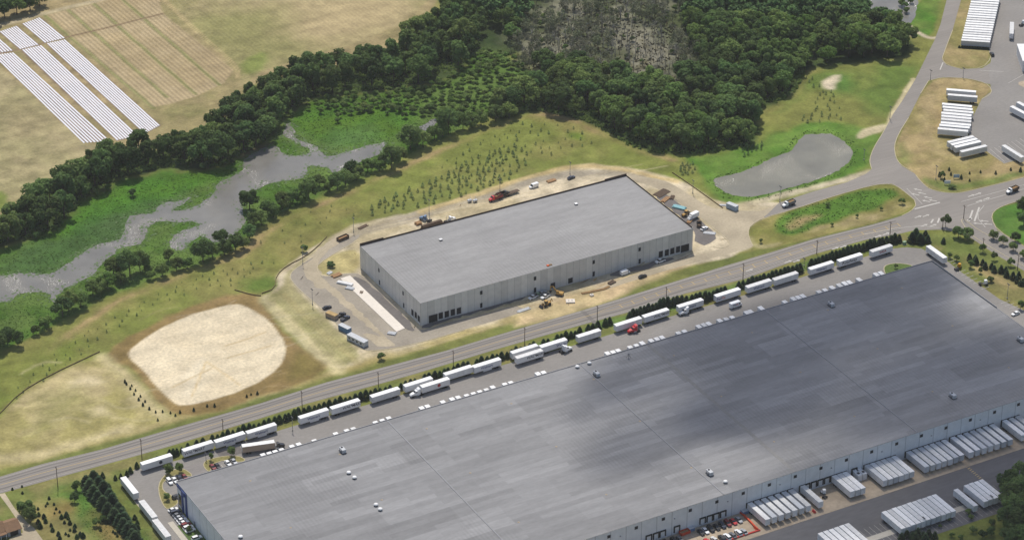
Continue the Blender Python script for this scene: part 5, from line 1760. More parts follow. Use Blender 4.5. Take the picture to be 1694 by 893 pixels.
def tractor(px, py, heading, paint_, label, sleeper=True, day=False, world=None):
    t = empty('semi_tractor')
    x, y = world if world else G(px, py, 1.0)
    t.location = (x, y, .1)
    t.rotation_euler = (0, 0, heading)
    tag(t, label, 'truck')
    MB().box(-3.0, 3.0, -.45, .45, .65, .95).build('frame', 'dark_steel', t)
    hd = MB()
    hd.loft([[(1.15, -.95, .95), (1.15, -.95, 2.05), (1.15, .95, 2.05), (1.15, .95, .95)],
             [(2.6, -.85, .9), (2.6, -.8, 1.75), (2.6, .8, 1.75), (2.6, .85, .9)],
             [(3.2, -.75, .7), (3.2, -.65, 1.35), (3.2, .65, 1.35), (3.2, .75, .7)]])
    hd.build('hood', paint_, t)
    cab = MB()
    cab.loft([[(-.35, -1.1, .9), (1.145, -1.05, .9), (1.145, 1.05, .9), (-.35, 1.1, .9)],
              [(-.35, -1.1, 2.1), (1.1, -1.05, 2.1), (1.1, 1.05, 2.1), (-.35, 1.1, 2.1)],
              [(-.35, -1.0, 2.9), (.55, -.95, 2.9), (.55, .95, 2.9), (-.35, 1.0, 2.9)]])
    cab.build('cab', paint_, t)
    ws = MB()
    ws.add([(1.12, -.9, 2.14), (1.12, .9, 2.14), (.60, .82, 2.84), (.60, -.82, 2.84)], [(0, 1, 2, 3)])
    ws.build('windshield', 'glass_dark', t)
    for s in (-1, 1):
        MB().add([(0, s * 1.105, 2.15), (.9, s * 1.08, 2.15), (.5, s * 1.01, 2.75), (0, s * 1.03, 2.75)], [(0, 1, 2, 3)]).build('side_window', 'glass_dark', t)
    if sleeper:
        MB().loft([[(-1.75, -1.2, .9), (-.355, -1.2, .9), (-.355, 1.2, .9), (-1.75, 1.2, .9)],
                   [(-1.75, -1.2, 3.0), (-.355, -1.2, 3.0), (-.355, 1.2, 3.0), (-1.75, 1.2, 3.0)],
                   [(-1.75, -1.05, 3.85), (-.7, -1.0, 3.5), (-.7, 1.0, 3.5), (-1.75, 1.05, 3.85)]]).build('sleeper', paint_, t)
    for s in (-1, 1):
        MB().tube((-1.55, s * 1.28, .9), (-1.55, s * 1.28, 3.7), .07).build('exhaust', 'galvanised', t)
        MB().tube((.3, s * 1.1, .75), (-.9, s * 1.1, .75), .3).build('fuel_tank', 'galvanised', t)
        MB().wheel(2.3, s * 1.0, .5, .5, .32).build('wheel', 'rubber', t)
        for xw in (-1.95, -3.0 + .15):
            MB().wheel(xw, s * .95, .5, .5, .55).build('wheel', 'rubber', t)
    MB().tube((-2.4, 0, .96), (-2.4, 0, 1.12), .5, n=12).build('fifth_wheel', 'dark_steel', t)
    return t
def at_front(tr_px, off):
    pass
x, y = G(688, 652, 1.0)
tractor(688.5, 651.5, .035 + pi, 'white_car', 'white tractor hitched to the left end of the emblem trailer', world=None)
tractor(936.5, 578.5, .035, 'white_car', 'white tractor at the right end of a blue lettered trailer by the hedge gap')
tractor(1048, 546.5, .02 + pi, 'red_paint', 'bright red tractor parked in front of two white trailers')
tractor(1132.5, 516.5, .1 + pi, 'white_car', 'white tractor parked in front of a blue lettered trailer')
tractor(459.5, 738, -.15, 'black_paint', 'black tractor hitched to the tan trailer by the roof edge', sleeper=False)
tractor(745, 364, .12, 'white_car', 'white tractor pulling the flatbed of beams behind the new warehouse', sleeper=False)
tractor(703.5, 362.5, 2.2, 'truck_blue', 'pale blue tractor beside the loaded flatbed behind the new warehouse', sleeper=False)

def flatbed(px, py, heading, L, label, load=None, loadm='lumber'):
    t = empty('flatbed_trailer')
    x, y = G(px, py, 1.0)
    t.location = (x, y, .1); t.rotation_euler = (0, 0, heading)
    tag(t, label, 'trailer')
    MB().box(-L / 2, L / 2, -1.25, 1.25, 1.05, 1.25).build('deck', 'old_wood', t)
    MB().box(-L / 2 + .5, L / 2 - .5, -.5, .5, .7, 1.045).build('chassis', 'dark_steel', t)
    for xx in (-L / 2 + 1.2, -L / 2 + 2.4):
        for s in (-.95, .95):
            MB().wheel(xx, s, .5, .5, .5).build('wheel', 'rubber', t)
    return t, x, y
t, x, y = flatbed(715.5, 374, .08, 13.5, 'flatbed trailer under a stack of brown beams behind the new warehouse')
ld = MB()
for i_ in range(6):
    for j_ in range(4):
        if j_ == 3 and i_ in (0, 5):
            continue
        ld.box(-6.2 + .1 * (j_ % 2), 5.2 + .15 * (i_ % 2), -1.15 + i_ * .4, -1.15 + i_ * .4 + .34, j_ * .45, j_ * .45 + .38)
o = ld.build('beam_stack', 'brown_steel', None, (x, y, 1.36), .08)
tag(o, 'stack of long brown beams loaded on the flatbed behind the new warehouse', 'beams')
t, x, y = flatbed(845.5, 319, .10, 9.5, 'empty lowbed trailer behind the black truck on the dirt yard')

def dump_truck(px, py, heading, pc, pb, label, load=True):
    t = empty('dump_truck')
    x, y = G(px, py, 1.0)
    t.location = (x, y, .1); t.rotation_euler = (0, 0, heading)
    tag(t, label, 'truck')
    MB().box(-4.2, 3.6, -.45, .45, .6, .95).build('frame', 'dark_steel', t)
    MB().loft([[(2.3, -.95, .9), (2.3, -.95, 1.9), (2.3, .95, 1.9), (2.3, .95, .9)], [(3.7, -.75, .8), (3.7, -.7, 1.5), (3.7, .7, 1.5), (3.7, .75, .8)]]).build('hood', pc, t)
    MB().loft([[(.85, -1.1, .9), (2.295, -1.1, .9), (2.295, 1.1, .9), (.85, 1.1, .9)], [(.85, -1.1, 1.95), (2.25, -1.1, 1.95), (2.25, 1.1, 1.95), (.85, 1.1, 1.95)],
               [(.85, -1.0, 2.75), (1.7, -.95, 2.75), (1.7, .95, 2.75), (.85, 1.0, 2.75)]]).build('cab', pc, t)
    MB().add([(2.27, -.9, 2.0), (2.27, .9, 2.0), (1.76, .82, 2.7), (1.76, -.82, 2.7)], [(0, 1, 2, 3)]).build('windshield', 'glass_dark', t)
    bd = MB()
    x0, x1 = -4.3, .6
    bd.box(x0, x1, -1.25, 1.25, 1.05, 1.2)
    bd.box(x0, x1, -1.25, -1.15, 1.2, 2.5)
    bd.box(x0, x1, 1.15, 1.25, 1.2, 2.5)
    bd.box(x1 - .1, x1, -1.148, 1.148, 1.2, 2.75)
    bd.box(x0, x0 + .1, -1.148, 1.148, 1.2, 2.4)
    for k in range(5):
        bd.box(x0 + .4 + k * 1.0, x0 + .52 + k * 1.0, -1.33, -1.252, 1.1, 2.4)
        bd.box(x0 + .4 + k * 1.0, x0 + .52 + k * 1.0, 1.252, 1.33, 1.1, 2.4)
    bd.build('dump_body', pb, t)
    if load:
        MB().box(x0 + .12, x1 - .12, -1.14, 1.14, 1.21, 2.0).build('load', 'soil_dark', t)
    for s in (-1, 1):
        MB().wheel(2.9, s * 1.0, .5, .5, .32).build('wheel', 'rubber', t)
        for xw in (-1.9, -3.1):
            MB().wheel(xw, s * .95, .5, .5, .55).build('wheel', 'rubber', t)
    return t
dump_truck(819, 328.5, .12 + pi, 'red_paint', 'dark_red_paint', 'red dump truck on the dirt yard behind the new warehouse')
dump_truck(833, 322, .12, 'black_paint', 'black_paint', 'black truck back to back with the red dump truck', load=False)
dump_truck(1304, 338, .16 + pi, 'white_car', 'greycar_paint', 'white cab dump truck driving on the access road by the pond')
dump_truck(1674, 315.5, .18 + pi, 'white_car', 'brown_steel', 'white cab truck with a brown bed on the main road at the right edge')

# delivery step van
t = empty('step_van'); x, y = G(1217, 505, 1.0); t.location = (x, y, .1); t.rotation_euler = (0, 0, .04)
tag(t, 'white delivery van with purple and orange letters in the truck lot', 'van')
MB().cbox(-3.4, 2.2, -1.1, 1.1, .6, 3.0, .1).build('body', 'white_car', t)
MB().loft([[(2.202, -1.0, .6), (2.202, -1.0, 1.9), (2.202, 1.0, 1.9), (2.202, 1.0, .6)], [(3.3, -.85, .6), (3.2, -.8, 1.35), (3.2, .8, 1.35), (3.3, .85, .6)]]).build('hood', 'white_car', t)
MB().box(2.205, 2.26, -.95, .95, 1.92, 2.75).build('windshield', 'glass_dark', t)
for s in (-1, 1):
    y0, y1 = sorted((s * 1.103, s * 1.13))
    MB().box(1.2, 2.05, y0, y1, 1.7, 2.5).build('side_window', 'glass_dark', t)
    for xw in (2.4, -2.0):
        MB().wheel(xw, s * .95, .42, .42, .3).build('wheel', 'rubber', t)
for key, s, m, dx in (('vfx1', 'Fed', 'purple_letters', -1.4), ('vfx2', 'Ex', 'orange_letters', .2)):
    c = bpy.data.objects.new('lettering', lettering(key, s, 1.15, m)); C.objects.link(c); setparent(c, t); c.location = (dx, -1.125, 1.95)

# yard tractors
def yard_tractor(px, py, h, pc, label):
    t = empty('yard_tractor'); x, y = G(px, py, .9); t.location = (x, y, .1); t.rotation_euler = (0, 0, h)
    tag(t, label, 'yard tractor')
    MB().box(-2.6, 2.3, -.5, .5, .6, .95).build('frame', 'dark_steel', t)
    MB().cbox(.2, 1.6, -.95, .45, .955, 2.75, .1).build('cab', pc, t)
    MB().box(1.603, 1.65, -.85, .35, 1.7, 2.5).build('windshield', 'glass_dark', t)
    MB().cbox(.9, 2.3, .5, 1.0, .955, 1.5, .06).build('engine_cover', pc, t)
    for s in (-1, 1):
        MB().wheel(1.7, s * .95, .5, .5, .32).build('wheel', 'rubber', t)
        MB().wheel(-1.7, s * .9, .5, .5, .6).build('wheel', 'rubber', t)
    MB().tube((-1.6, 0, .96), (-1.6, 0, 1.1), .5, n=12).build('fifth_wheel', 'dark_steel', t)
yard_tractor(1585, 442.5, .5, 'yellow_paint', 'yellow yard tractor at the stalls right of the big warehouse')
yard_tractor(1627, 468.5, -.4, 'white_car', 'white yard tractor by the grass right of the big warehouse')
yard_tractor(1363, 817, 1.2, 'white_car', 'small white yard tractor on the bare dock apron')
yard_tractor(1691, 40, .5, 'white_car', 'white yard tractor cut by the right edge in the far yard')

# construction machines
def excavator(px, py, h, label):
    t = empty('excavator'); x, y = G(px, py, .9); t.location = (x, y, .02); t.rotation_euler = (0, 0, h)
    tag(t, label, 'excavator')
    for s in (-1, 1):
        MB().prism([(-1.9, .3), (-1.6, 0), (1.6, 0), (1.9, .3), (1.6, .85), (-1.6, .85)], s * 1.1 - .28, s * 1.1 + .28).build('track', 'dark_steel', t)
    MB().cbox(-2.0, 1.3, -1.2, 1.2, .9, 1.75, .1).build('upper_body', 'machine_yellow', t)
    MB().cbox(.1, 1.4, .3, 1.2, 1.755, 2.8, .08).build('cab', 'machine_yellow', t)
    MB().box(1.403, 1.43, .4, 1.1, 1.9, 2.65).build('cab_window', 'glass_dark', t)
    MB().prism([(1.2, 1.5), (3.2, 4.2), (4.6, 4.1), (4.6, 3.8), (3.4, 3.8), (1.6, 1.3)], -.35, .05).build('boom', 'machine_yellow', t)
    MB().prism([(4.4, 4.3), (4.9, 4.0), (4.9, 1.6), (4.6, 1.5)], -.3, 0).build('stick', 'machine_yellow', t)
    MB().prism([(4.4, 1.5), (5.1, 1.6), (5.2, .7), (4.5, .5), (4.1, .9)], -.6, .3).build('bucket', 'dark_steel', t)
def loader(px, py, h, label, backhoe=False, pc='machine_yellow'):
    t = empty('wheel_loader'); x, y = G(px, py, .9); t.location = (x, y, .02); t.rotation_euler = (0, 0, h)
    tag(t, label, 'loader')
    MB().cbox(-2.4, .6, -.75, .75, .9, 1.7, .1).build('engine_cover', pc, t)
    MB().cbox(-.4, .9, -.75, .75, 1.705, 2.9, .08).build('cab', 'glass_dark', t)
    MB().cbox(-.5, 1.0, -.85, .85, 2.903, 3.05, .06).build('cab_roof', pc, t)
    for xw in (-1.4, 1.5):
        for s in (-1, 1):
            MB().wheel(xw, s * .95, .75, .75, .5).build('wheel', 'rubber', t)
    for s in (-.6, .6):
        MB().prism([(.8, 1.5), (3.0, .9), (3.0, .6), (.8, 1.2)], s - .1, s + .1).build('lift_arm', pc, t)
    MB().prism([(2.95, .15), (3.9, .1), (3.0, 1.3), (2.85, 1.2)], -1.3, 1.3).build('bucket', 'dark_steel', t)
    if backhoe:
        MB().prism([(-2.4, 1.2), (-3.2, 3.0), (-3.0, 3.2), (-2.1, 1.5)], -.15, .15).build('rear_boom', pc, t)
        MB().prism([(-3.2, 3.1), (-4.0, 1.2), (-3.8, 1.1), (-2.9, 3.0)], -.12, .12).build('rear_stick', pc, t)
excavator(925.5, 485.5, .7 + pi / 2, 'tracked excavator digging beside the new warehouse wall')
loader(904, 503, .15 + pi, 'yellow loader standing on the torn up dirt near the road', True)
loader(1134.5, 354.5, .3, 'yellow loader beside the pale blue sheets right of the new warehouse')
loader(1156.5, 371.5, 1.0, 'orange brown loader right of the white van truck at the new warehouse end', pc='brown_steel')
t = empty('box_truck'); x, y = G(1146, 359.5, 1.0); t.location = (x, y, .1); t.rotation_euler = (0, 0, .25 + pi)
tag(t, 'white box truck parked by the right end of the new warehouse', 'truck')
MB().cbox(-3.6, 1.4, -1.15, 1.15, .9, 3.3, .06).build('cargo_box', 'white_car', t)
MB().loft([[(1.45, -1.0, .6), (3.4, -.95, .6), (3.4, .95, .6), (1.45, 1.0, .6)], [(1.45, -1.0, 1.5), (3.2, -.9, 1.3), (3.2, .9, 1.3), (1.45, 1.0, 1.5)], [(1.45, -.9, 2.4), (2.2, -.85, 2.4), (2.2, .85, 2.4), (1.45, .9, 2.4)]]).build('cab', 'white_car', t)
MB().add([(2.95, -.8, 1.52), (2.95, .8, 1.52), (2.26, .78, 2.36), (2.26, -.78, 2.36)], [(0, 1, 2, 3)]).build('windshield', 'glass_dark', t)
for xw in (2.5, -2.2):
    for s in (-1, 1):
        MB().wheel(xw, s * .9, .42, .42, .3).build('wheel', 'rubber', t)

# containers, dumpsters, site clutter
def container(px, py, h, L, W, Hh, m, label, cat, lid=False, name='container', open_=False):
    t = empty(name); x, y = G(px, py, Hh / 2); t.location = (x, y, .06); t.rotation_euler = (0, 0, h)
    tag(t, label, cat)
    if open_:
        b_ = MB()
        b_.box(-L / 2, L / 2, -W / 2, W / 2, .1, .25)
        b_.box(-L / 2, L / 2, -W / 2, -W / 2 + .12, .25, Hh)
        b_.box(-L / 2, L / 2, W / 2 - .12, W / 2, .25, Hh)
        b_.box(-L / 2, -L / 2 + .12, -W / 2 + .122, W / 2 - .122, .25, Hh)
        b_.box(L / 2 - .12, L / 2, -W / 2 + .122, W / 2 - .122, .25, Hh)
        n = int(L / .9)
        for k in range(n):
            xx = -L / 2 + (k + .5) * L / n
            b_.box(xx - .06, xx + .06, -W / 2 - .09, -W / 2 - .002, .15, Hh - .05)
            b_.box(xx - .06, xx + .06, W / 2 + .002, W / 2 + .09, .15, Hh - .05)
        b_.build('bin', m, t)
        MB().box(-L / 2 + .14, L / 2 - .14, -W / 2 + .14, W / 2 - .14, .26, Hh * .6).build('waste', 'lumber', t)
    else:
        b_ = MB()
        b_.box(-L / 2, L / 2, -W / 2, W / 2, .1, Hh)
        n = int(L / .6)
        for k in range(n):
            xx = -L / 2 + (k + .5) * L / n
            b_.box(xx - .12, xx + .12, -W / 2 - .05, -W / 2 - .002, .2, Hh - .15)
            b_.box(xx - .12, xx + .12, W / 2 + .002, W / 2 + .05, .2, Hh - .15)
        b_.build('body', m, t)
        MB().box(-L / 2 - .05, L / 2 + .05, -W / 2 - .08, W / 2 + .08, Hh + .003, Hh + .08).build('roof', 'galvanised' if m != 'tan_paint' else 'soil_pile', t)
        MB().box(L / 2 + .003, L / 2 + .06, -W / 2 + .1, W / 2 - .1, .2, Hh - .1).build('door', m, t)
    MB().box(-L / 2 + .3, L / 2 - .3, -W / 2 + .2, W / 2 - .2, -.02, .098).build('skids', 'dark_steel', t)
    return t
container(567, 393.5, .25, 6.5, 2.4, 1.7, 'brown_steel', 'open rusty waste bin beside the dirt road left of the new warehouse', 'waste bin', open_=True, name='waste_bin')
container(549, 522, -1.15, 6.0, 2.5, 2.4, 'tan_paint', 'tan container between a black car and two pickups on the site lot', 'container')
container(570.5, 543.5, -1.25, 6.5, 2.5, 2.7, 'container_blue', 'blue container on the site lot, next to the grey office trailer', 'container')
t = container(591.5, 562.5, -1.25, 11.5, 3.0, 2.8, 'galvanised', 'long grey site office trailer at the end of the left lot', 'site office', name='site_office')
for k in range(4):
    MB().box(-4.5 + k * 2.6, -3.6 + k * 2.6, -1.62, -1.56, 1.2, 2.1).build('window', 'glass_dark', t)
container(1211.5, 342, -1.25, 6.2, 2.5, 2.7, 'container_pale', 'pale blue container by the pond where the site road bends', 'container')
container(1109.5 + 571.0 * 0 + 0, 880.5, .05, 4.0, 2.2, 1.4, 'orange_paint', 'orange waste bin beside the dock wall between parked cars', 'waste bin', open_=True, name='waste_bin') if False else None
t = container(1040 + 682 * .1358, 820 + 440 * .1358, .03, 4.6, 2.4, 1.4, 'orange_paint', 'orange waste bin by the dock wall between parked cars', 'waste bin', name='waste_bin', open_=True)
container(1040 + 760 * .1358, 820 + 400 * .1358, .03, 2.6, 2.0, 1.5, 'truck_blue', 'grey blue waste bin right next to the orange one', 'waste bin', name='waste_bin')
container(1040 + 1412 * .1358, 820 + 190 * .1358, .03, 3.0, 2.2, 1.5, 'truck_blue', 'grey blue waste bin by the dock wall at the orange barrier', 'waste bin', name='waste_bin')
# twin silos with a chute at a dock
for px, py, lb in ((1419.5, 788, 'white waste compactor tower, left one of two in front of a dock'), (1427.5, 785.5, 'white waste compactor tower, right one of two in front of a dock')):
    t = empty('compactor'); x, y = G(px, py, 1.5); t.location = (x, y, .05)
    tag(t, lb, 'compactor')
    MB().cbox(-1.15, 1.15, -1.6, 1.6, 0, 3.2, .1).build('body', 'white_paint', t)
    MB().box(-.5, .5, -.5, .5, 3.203, 3.5).build('hopper', 'dark_steel', t)
    MB().prism([(1.4, 1.0), (4.5, 2.2), (4.5, 3.4), (1.4, 3.0)], -.9, .9, 'x').build('chute', 'white_paint', t)
t = empty('concrete_box'); x, y = G(943.5, 497.5, .5); t.location = (x, y, 0); t.rotation_euler = (0, 0, -.45)
tag(t, 'white concrete chamber lid lying on the bare dirt by the road', 'concrete lid')
MB().box(-2.2, 2.2, -1.6, 1.6, .0, .7).build('slab', 'slab_concrete', t)
for a in (-.8, .8):
    MB().lathe([(.35, .703), (.35, .78), (.1, .8)], a, 0, 12).build('manhole', 'grey_steel', t)
t = empty('concrete_ring'); x, y = G(979, 488, .4); t.location = (x, y, 0)
tag(t, 'small white concrete block next to the open trench', 'concrete block')
MB().cbox(-.9, .9, -.8, .8, 0, .8, .1).build('block', 'slab_concrete', t)
MB().lathe([(.4, .803), (.4, .9), (.1, .92)], n=12).build('cap', 'grey_steel', t)
def heap(name, px, py, rx, ry, h, m, label, cat, rz=0, seed=1):
    r = random.Random(seed)
    mb = MB()
    n, k = 22, 7
    ph = [r.uniform(0, 6.28) for _ in range(4)]
    rings = []
    for j in range(k + 1):
        t_ = j / k
        ring = []
        for i_ in range(n):
            a = 2 * pi * i_ / n
            wob = 1 + .16 * sin(2 * a + ph[0]) + .10 * sin(3 * a + ph[1]) + .07 * sin(5 * a + ph[2] + j)
            rr = (1 - t_) * wob
            zz_ = h * (t_ ** .85) * (1 + .06 * sin(4 * a + ph[3]))
            ring.append((rx * rr + .15 * sin(j * 2.1), ry * rr, zz_ - .05))
        rings.append(ring)
    mb.loft(rings, True)
    x, y = G(px, py)
    o = mb.build(name, m, None, (x, y, 0), rz)
    tag(o, label, cat)
    return o
heap('dirt_pile', 981, 472, 5.5, 3.6, 2.8, 'soil_pile', 'tall tan dirt pile in front of the middle of the new warehouse', 'dirt pile', .2, 3)
heap('dirt_pile', 955, 474, 9, 3.0, 1.3, 'soil_dark', 'long low brown dirt bank along the new warehouse wall behind the excavator', 'dirt pile', .05, 4)
heap('dirt_pile', 1058, 443, 7.5, 3.2, 1.8, 'soil_pile', 'tan dirt bank between the white van and the white pickup', 'dirt pile', .1, 5)
heap('dirt_pile', 1118, 434, 11, 2.6, .9, 'soil_dark', 'low brown dirt bank under the row of low windows', 'dirt pile', .05, 6)
heap('dirt_pile', 684, 546, 3.6, 2.4, 1.4, 'soil_pile', 'small tan dirt pile at the near end of the white slab', 'dirt pile', .3, 7)
heap('dirt_pile', 940, 507, 2.6, 1.8, .7, 'soil_dark', 'small brown heap beside the white concrete chamber lid', 'dirt pile', .3, 8)
heap('gravel_pile', 496, 466, 4.2, 3.0, 1.0, 'gravel_dark', 'dark gravel heap at the outer bend of the left site lot', 'gravel pile', .2, 9)
heap('gravel_pile', 521, 491, 4.0, 2.2, .8, 'gravel_dark', 'dark gravel heap under the lamp post on the left site lot', 'gravel pile', .2, 10)
o = ribbon(MB(), GP([(962, 486), (978, 483), (1000, 478), (1008, 474)]), 1.6, .02, .35).build('trench_spoil', 'soil_dark'); tag(o, 'narrow brown spoil bank along the open trench by the road', 'soil bank')
def planks(px, py, h, label, n=6, L=5.0, m='lumber', lay=2):
    mb = MB()
    r = random.Random(int(px))
    for j in range(lay):
        for k in range(n):
            o_ = r.uniform(-.4, .4)
            mb.box(-L / 2 + o_, L / 2 + o_, -n * .2 + k * .42, -n * .2 + k * .42 + .34, .05 + j * .3, .05 + j * .3 + .26)
    x, y = G(px, py)
    o = mb.build('lumber_stack', m, None, (x, y, .03), h)
    tag(o, label, 'lumber')
planks(1095, 320, .35, 'loose rack of old planks beside the far right corner of the new warehouse', 12, 9, 'old_wood', 1)
planks(1101, 331, .5, 'pale plank stack below the rack of old planks', 6, 6, 'lumber')
planks(1112, 327.5, .8, 'dark plank stack by the bend of the site road', 5, 4, 'old_wood')
planks(1123.5, 344.5, -1.0, 'pale blue insulation sheets stacked right of the new warehouse', 7, 6.5, 'teal_sheet', 3)
planks(557, 456, .2, 'mixed plank stack at the far end of the white slab', 7, 5, 'lumber')
planks(571, 470, -.9, 'white sheet stack beside the white slab', 5, 8, 'white_paint', 3)
planks(579, 477.5, -.9, 'short grey sheet stack beside the white slab', 6, 4, 'galvanised', 2)
planks(545, 452, .4, 'grey debris bundle on the dry grass corner of the site lot', 5, 3, 'galvanised', 1)
planks(598, 484, 1.0, 'dark timber form lying across the white slab', 4, 2.5, 'old_wood', 1)
planks(1200, 340, -.6, 'grey sheets beside the pale blue container at the pond', 4, 6, 'galvanised', 1)
planks(1141, 367, .6, 'short plank stack behind the white box truck', 5, 4, 'lumber')
planks(1174, 386, -.7, 'pale pipes laid out at the dark paved corner of the site', 6, 6, 'galvanised', 1)
planks(692, 371, .1, 'brown pallet stack at the tail of the loaded flatbed', 6, 3, 'lumber', 4)
planks(648, 552, -.8, 'grey form panels left of the near end of the white slab', 6, 4, 'galvanised', 2)
planks(866, 513, .1, 'pale pipe bundle lying on the front gravel drive', 5, 7, 'galvanised', 1)
planks(1012, 468, .3, 'brown timber stack between the trench and the white van', 6, 4, 'old_wood', 2)
planks(912, 300, .1, 'plank stack on the dirt yard right of the white van', 6, 5, 'lumber', 2)
planks(600, 376, .3, 'dark pipe bundle on the dirt by the far left corner of the new warehouse', 5, 6, 'brown_steel', 1)
heap('dirt_pile', 760, 344, 3.2, 2.0, 1.1, 'soil_pile', 'small tan dirt pile on the yard behind the new warehouse', 'dirt pile', .3, 21)
heap('dirt_pile', 1188, 398, 3.6, 1.8, .8, 'soil_pile', 'low tan dirt bank inside the tip of the kerbed island', 'dirt pile', -.6, 22)
heap('dirt_pile', 588, 424, 3.0, 2.0, .9, 'soil_dark', 'small brown dirt pile at the far left foot of the new warehouse', 'dirt pile', .6, 23)
for px, lb in ((777, 'left one of two small grey light towers on the dirt yard'), (786, 'right one of two small grey light towers on the dirt yard')):
    t = empty('light_tower'); x, y = G(px, 334.5); t.location = (x, y, .02); tag(t, lb, 'light tower')
    MB().cbox(-1.1, 1.1, -.7, .7, .5, 1.5, .08).build('body', 'galvanised', t)
    MB().tube((0, 0, 1.5), (.3, 0, 3.6), .1).build('mast', 'galvanised', t)
    for s in (-.75, .75):
        MB().wheel(0, s, .35, .35, .2).build('wheel', 'rubber', t)
t = empty('utility_box'); x, y = G(1496, 404); t.location = (x, y, 0); tag(t, 'pale green utility cabinet on the grass beyond the last hedge trailer', 'cabinet')
MB().cbox(-.9, .9, -.7, .7, .1, 1.6, .08).build('cabinet', 'mint_paint', t)
MB().box(-1.1, 1.1, -.9, .9, 0, .098).build('plinth', 'concrete', t)
for px, py, m, lb in ((1582, 296, 'container_pale', 'grey blue sign board on the grass by the junction'), (1567, 306, 'white_paint', 'white sign board among shrubs by the junction')):
    t = empty('sign_board'); x, y = G(px, py); t.location = (x, y, 0); t.rotation_euler = (0, 0, -.5); tag(t, lb, 'sign')
    MB().box(-1.6, 1.6, -.1, .1, .7, 2.6).build('panel', m, t)
    for s in (-1.3, 1.3):
        MB().tube((s, 0, 0), (s, 0, .695), .09).build('post', 'old_wood', t)

# orange barriers and red kerb along the car park of the dock
def P6(a, b_):
    return (1040 + a * .1358, 820 + b_ * .1358)
o = ribbon(MB(), GP([P6(1360, 205), P6(1440, 280), P6(1500, 340), P6(1545, 392)]), .7, .03, .85).build('barrier', 'orange_paint'); tag(o, 'long orange plastic barrier between parked cars and docked trailers', 'barrier')
t = empty('barrier'); x, y = G(*P6(1555, 402)); t.location = (x, y, .03); tag(t, 'short orange barrier block at the corner of the red kerb', 'barrier')
MB().prism([(-.6, 0), (.6, 0), (.25, 1.1), (-.25, 1.1)], -1.2, 1.2).build('block', 'orange_paint', t)
MB().box(-.7, .7, -1.4, 1.4, -.001, .12).build('foot', 'orange_paint', t)
o = ribbon(MB(), GP([P6(1600, 418), P6(1420, 475), P6(1225, 540), P6(1000, 615)]), .8, .03, .55).build('barrier', mat('barrier_red', lin(200, 50, 40, .8), .5, .1, .6)); tag(o, 'long red barrier along the outer edge of the car park by the dock', 'barrier')
t = empty('barrier'); x, y = G(1346.5, 846.5); t.location = (x, y, .03); tag(t, 'small red barrier standing alone at the edge of the dock apron', 'barrier')
MB().prism([(-.5, 0), (.5, 0), (.2, 1.1), (-.2, 1.1)], -.9, .9).build('block', 'red_paint', t)
MB().box(-.6, .6, -1.0, 1.0, -.001, .12).build('foot', 'red_paint', t)

# silt fences round the meadow (low dark cloth)
def silt(pts, label):
    p = chaikin(GP(pts), 1, False)
    o = ribbon(MB(), p, .15, -.02, .55).build('silt_fence', 'silt_cloth')
    tag(o, label, 'fence')
silt([(-60, 745), (0, 684), (33, 650), (80, 622), (165, 582)], 'low brown cloth fence curving round the bare patchy field')
silt([(388, 480), (416, 488), (432, 490)], 'short brown cloth fence above the sandy basin')
silt([(433, 486), (455, 478), (457, 456), (475, 440), (505, 425), (524, 410), (541, 392)], 'low brown cloth fence at the bend between the meadow and the left site lot')
silt([(1112, 286), (1130, 298), (1160, 319), (1196, 345)], 'low brown cloth fence between the pond grass and the site road')

# poles
def utility_pole(px, py, top_py, label, grp='wooden poles along the main road', lamp=False):
    x, y = G(px, py)
    d = ray(px, top_py)
    # height from the pixel above the base
    hd = math.hypot(x - CAMPOS[0], y - CAMPOS[1])
    hh = CAMPOS[2] + d[2] * hd / math.hypot(d[0], d[1])
    t = empty('light_pole' if lamp else 'utility_pole', (x, y, 0))
    tag(t, label, 'lamp post' if lamp else 'utility pole', grp)
    if lamp:
        MB().tube((0, 0, 0), (0, 0, hh), .14, .09).build('pole', 'grey_steel', t)
        MB().box(-.2, .2, -1.0, 1.0, hh, hh + .22).build('lamp_head', 'dark_steel', t)
        MB().tube((0, 0, -.01), (0, 0, .7), .32).build('base', 'concrete', t)
    else:
        MB().tube((0, 0, 0), (0, 0, hh), .2, .13).build('pole', 'old_wood', t)
        MB().box(-.08, .08, -1.2, 1.2, hh - 1.0, hh - .85).build('crossarm', 'old_wood', t)
        for s in (-1.0, 0.5, 1.0):
            MB().tube((0, s, hh - .85), (0, s, hh - .6), .06).build('insulator', 'grey_steel', t)
UP = [(96, 808, 771), (235, 760, 725), (369, 713, 692), (500, 676, 646), (626, 640, 615), (750, 612, 579), (868, 572, 541), (988, 530, 505), (1102, 497, 474), (1229, 463, 435), (1351, 420, 397), (1472, 392, 366)]
for k, (a, b_, c) in enumerate(UP):
    utility_pole(a, b_, c, 'thin wooden pole, %s from the left in the line along the main road' % ordn(k))
for a, b_, c, lb in ((1559, 380, 360, 'wooden pole at the near corner of the road junction'), (1594, 362, 339, 'wooden pole at the tip of the grass median'), (1626, 412, 393, 'wooden pole beside a small tree along the side road'), (1683, 447, 420, 'wooden pole beside the side road near the right edge')):
    utility_pole(a, b_, c, lb, 'poles at the junction')
